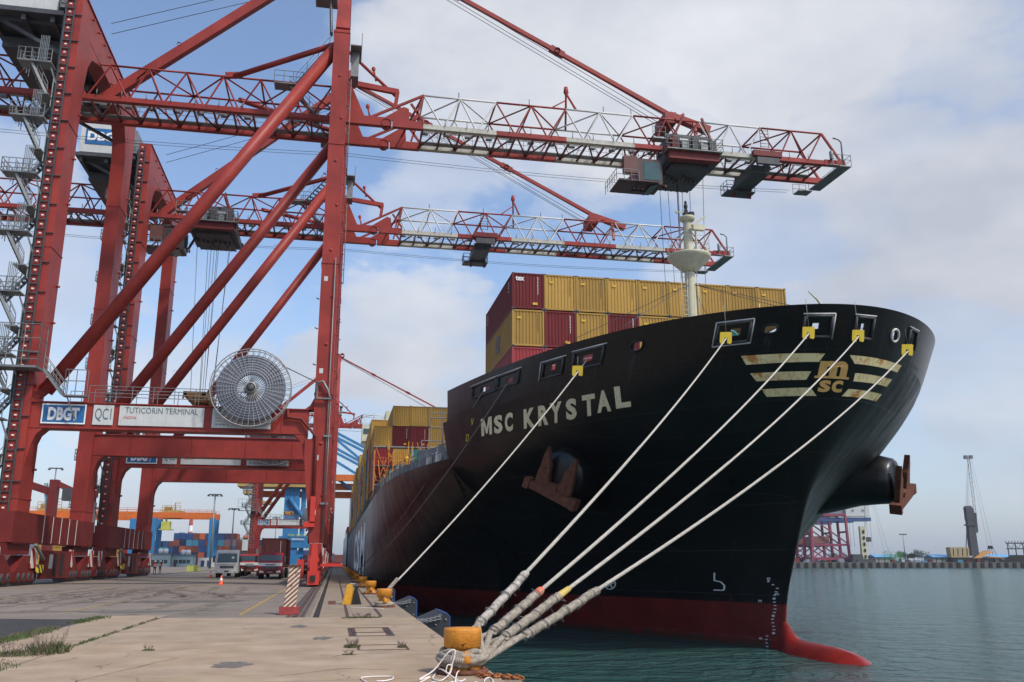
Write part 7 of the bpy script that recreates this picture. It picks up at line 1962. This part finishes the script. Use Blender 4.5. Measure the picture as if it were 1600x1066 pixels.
mb.build('counterweight_house', [mat('house_tan', (.36, .27, .14), .6), mat('house_orange', (.48, .24, .06), .6), TAR], t_)
mb = MB(); mb.frust(o + up * .9, o + up * 3.6, 34, 8, 30, 8, side=RT); mb.build('undercarriage', TAR, t_)
# conveyor frame at the right edge
o = fs_(1592, 0, DF + 8); t_ = thing('loading_frame', 'dark steel loading frame at the right edge of the far quay', 'frame', tuple(o)); mb = MB()
for dx in (-6, -1, 4, 9): mb.bar(o + RT * dx + up * .9, o + RT * dx + up * 13.5, .5, .5)
for z in (9.5, 13): mb.bar(o - RT * 7 + up * z, o + RT * 12 + up * z, .5, .7)
for k in range(8): mb.tube(o - RT * 6 + RT * k * 2.2 + up * (9.5 if k % 2 else 13), o - RT * 6 + RT * (k + 1) * 2.2 + up * (13 if k % 2 else 9.5), .16, 4)
for k in range(9): mb.bar(o - RT * 7 + RT * k * 2 + up * 13.3, o - RT * 7 + RT * k * 2 + up * 14.6, .3, .3)
mb.build('steel_frame', mat('far_steel', (.05, .05, .06), .7), t_); mb = MB(); mb.frust(o + up * .9, o + up * 5.5, 20, 6, 8, 5, side=RT); mb.build('hopper', TAR, t_)
# sheds with blue roofs
for u0, u1, lb in ((1451, 1508, 'long low shed with a light blue roof left of the mobile harbour crane'), (1533, 1586, 'long low shed with a light blue roof right of the mobile harbour crane'), (1362, 1390, 'small blue-roofed shed beside the green heap')):
    d = DF + 30; a = fs_(u0, 0, d); b_ = fs_(u1, 0, d); c = (a + b_) / 2; ln = (b_ - a).length; t_ = thing('warehouse', lb, 'warehouse', tuple(c), 'blue-roofed sheds across the harbour')
    mb = MB(); mb.frust(c + up * .9, c + up * 4.2, ln, 14, ln, 14, side=RT); mb.build('wall', mat('far_wall', (.30, .31, .30), .7), t_)
    mb = MB(); n_ = int(ln / 4)
    for k in range(n_): p = c + RT * (-ln / 2 + 2 + k * 4) - FH * 7.1; mb.frust(p + up * .9, p + up * 3.6, .5, .3, .5, .3, side=RT)
    mb.build('pier', DGRY, t_)
    mb = MB(); mb.prism([(-8, 4.2), (8, 4.2), (0, 6.0)], c - RT * (ln / 2 + .5), FH, up, RT * (ln + 1)); mb.build('roof', mat('roof_light_blue', (.12, .33, .55), .6, var=.08), t_)
mast_d = DF + 6; p = fs_(1415, 0, mast_d); t_ = thing('light_mast', 'lone light mast standing on the far quay', 'light mast', tuple(p)); mb = MB(); mb.tube(p + up * .9, p + up * fz(837, mast_d), .35, 8, .2); mb.build('pole', GRY, t_)
mb = MB(); mb.frust(p + up * fz(838, mast_d), p + up * (fz(838, mast_d) + .7), 5, 1.5, 4, 1.2, side=RT); mb.build('lamp_head', DGRY, t_)


# trees and heaps on the far quay
LEAF = mat('leaf_dark', (.035, .06, .03), .8, var=.5, scale=.8); LEAFG = mat('leaf_bright_green', (.05, .30, .07), .7, var=.4, scale=.6); BARK = mat('bark', (.06, .045, .035), .9)


def tree(u, d, w_, h_, label, lm, seed, name='tree'):
    o = fs_(u, .9, d); rnd = random.Random(seed); t_ = thing(name, label, 'tree', tuple(o), 'trees on the far quay'); mb = MB(); mb.tube(o, o + up * h_ * .5, .25, 6, .12)
    for k in range(4): a = rnd.random() * 6.28; mb.tube(o + up * h_ * .3, o + up * h_ * .7 + RT * math.cos(a) * w_ * .3 + FH * math.sin(a) * w_ * .3, .1, 5, .05)
    mb.build('trunk', BARK, t_); mb = MB(); cl = [(rnd.uniform(-.4, .4) * w_, rnd.uniform(-.4, .4) * w_, rnd.uniform(.45, .85) * h_, rnd.uniform(.18, .3) * w_) for _ in range(8)]
    for k in range(900):
        c = rnd.choice(cl); q = Vector((rnd.gauss(0, 1), rnd.gauss(0, 1), rnd.gauss(0, .8))); q = q.normalized() * c[3] * (rnd.random() ** .4)
        p = o + RT * (c[0] + q.x) + FH * (c[1] + q.y) + up * max(.3, c[2] + q.z); s_ = .35 + .25 * rnd.random(); e1 = Vector((rnd.gauss(0, 1), rnd.gauss(0, 1), rnd.gauss(0, 1))).normalized() * s_; e2 = Vector((rnd.gauss(0, 1), rnd.gauss(0, 1), rnd.gauss(0, 1))).normalized() * s_
        mb.add([p, p + e1, p + e2], [(0, 1, 2)])
    mb.build('crown', lm, t_)


tree(1441, DF + 22, 9, 8, 'round dark tree just left of the long blue-roofed shed', LEAF, 1)
tree(1428, DF + 24, 7, 6.5, 'dark tree beside the lone far light mast', LEAF, 2)
tree(1408, DF + 26, 8, 7, 'dark tree right of the bright green heap', LEAF, 3)
tree(1419, DF + 28, 7, 6, 'low dark tree between two taller ones on the far quay', LEAF, 4)
tree(1396, DF + 20, 14, 6.2, 'bright green netted bush on the far quay', LEAFG, 5)
tree(1312, DF + 40, 12, 6, 'dark tree mass under the rightmost faded red crane', LEAF, 6)
rnd = random.Random(9)
mb = MB()
for k in range(60):
    u = rnd.uniform(1240, 1600); d = DF + rnd.uniform(8, 34); o = fs_(u, .9, d); w2 = rnd.uniform(1, 5); mb.frust(o, o + up * rnd.uniform(.8, 2.6), w2, 2, w2 * .8, 1.8, rnd.choice((0, 0, 1, 2, 3)), side=RT)
tag(mb.build('quay_clutter', [DGRY, CGRY, CSKY, RED2], None), 'low jumble of vehicles and goods along the far quay', 'goods', kind='stuff')
# low far yard mass on the horizon left
mb = MB()
for k in range(120):
    x = rnd.uniform(-400, -2); y = rnd.uniform(520, 900); h_ = rnd.uniform(3, 11); mb.box(x, y, 0, x + rnd.uniform(6, 24), y + 12, h_, rnd.choice((0, 1, 2, 3)))
tag(mb.build('far_yard', [CBRN, CNAV, CGRY, CBLU], None), 'far jumble of container stacks closing the yard on the horizon', 'yard', kind='stuff')

# ------------------------------------------------------------------ the air between
if HAZE:
    m = bpy.data.materials.new('haze'); m.use_nodes = True; t = m.node_tree; t.nodes.clear(); o_ = t.nodes.new('ShaderNodeOutputMaterial'); v = t.nodes.new('ShaderNodeVolumePrincipled')
    v.inputs['Density'].default_value = HAZE; v.inputs['Color'].default_value = (.82, .9, 1, 1); v.inputs['Anisotropy'].default_value = .3
    t.links.new(v.outputs[0], o_.inputs['Volume'])
    mb = MB(); mb.box(-2600, -400, -8, 3600, 3600, 90); hz = mb.build('haze', m); hz['kind'] = 'stuff'; hz['label'] = 'thin pale sea haze over the harbour'; hz['category'] = 'haze'
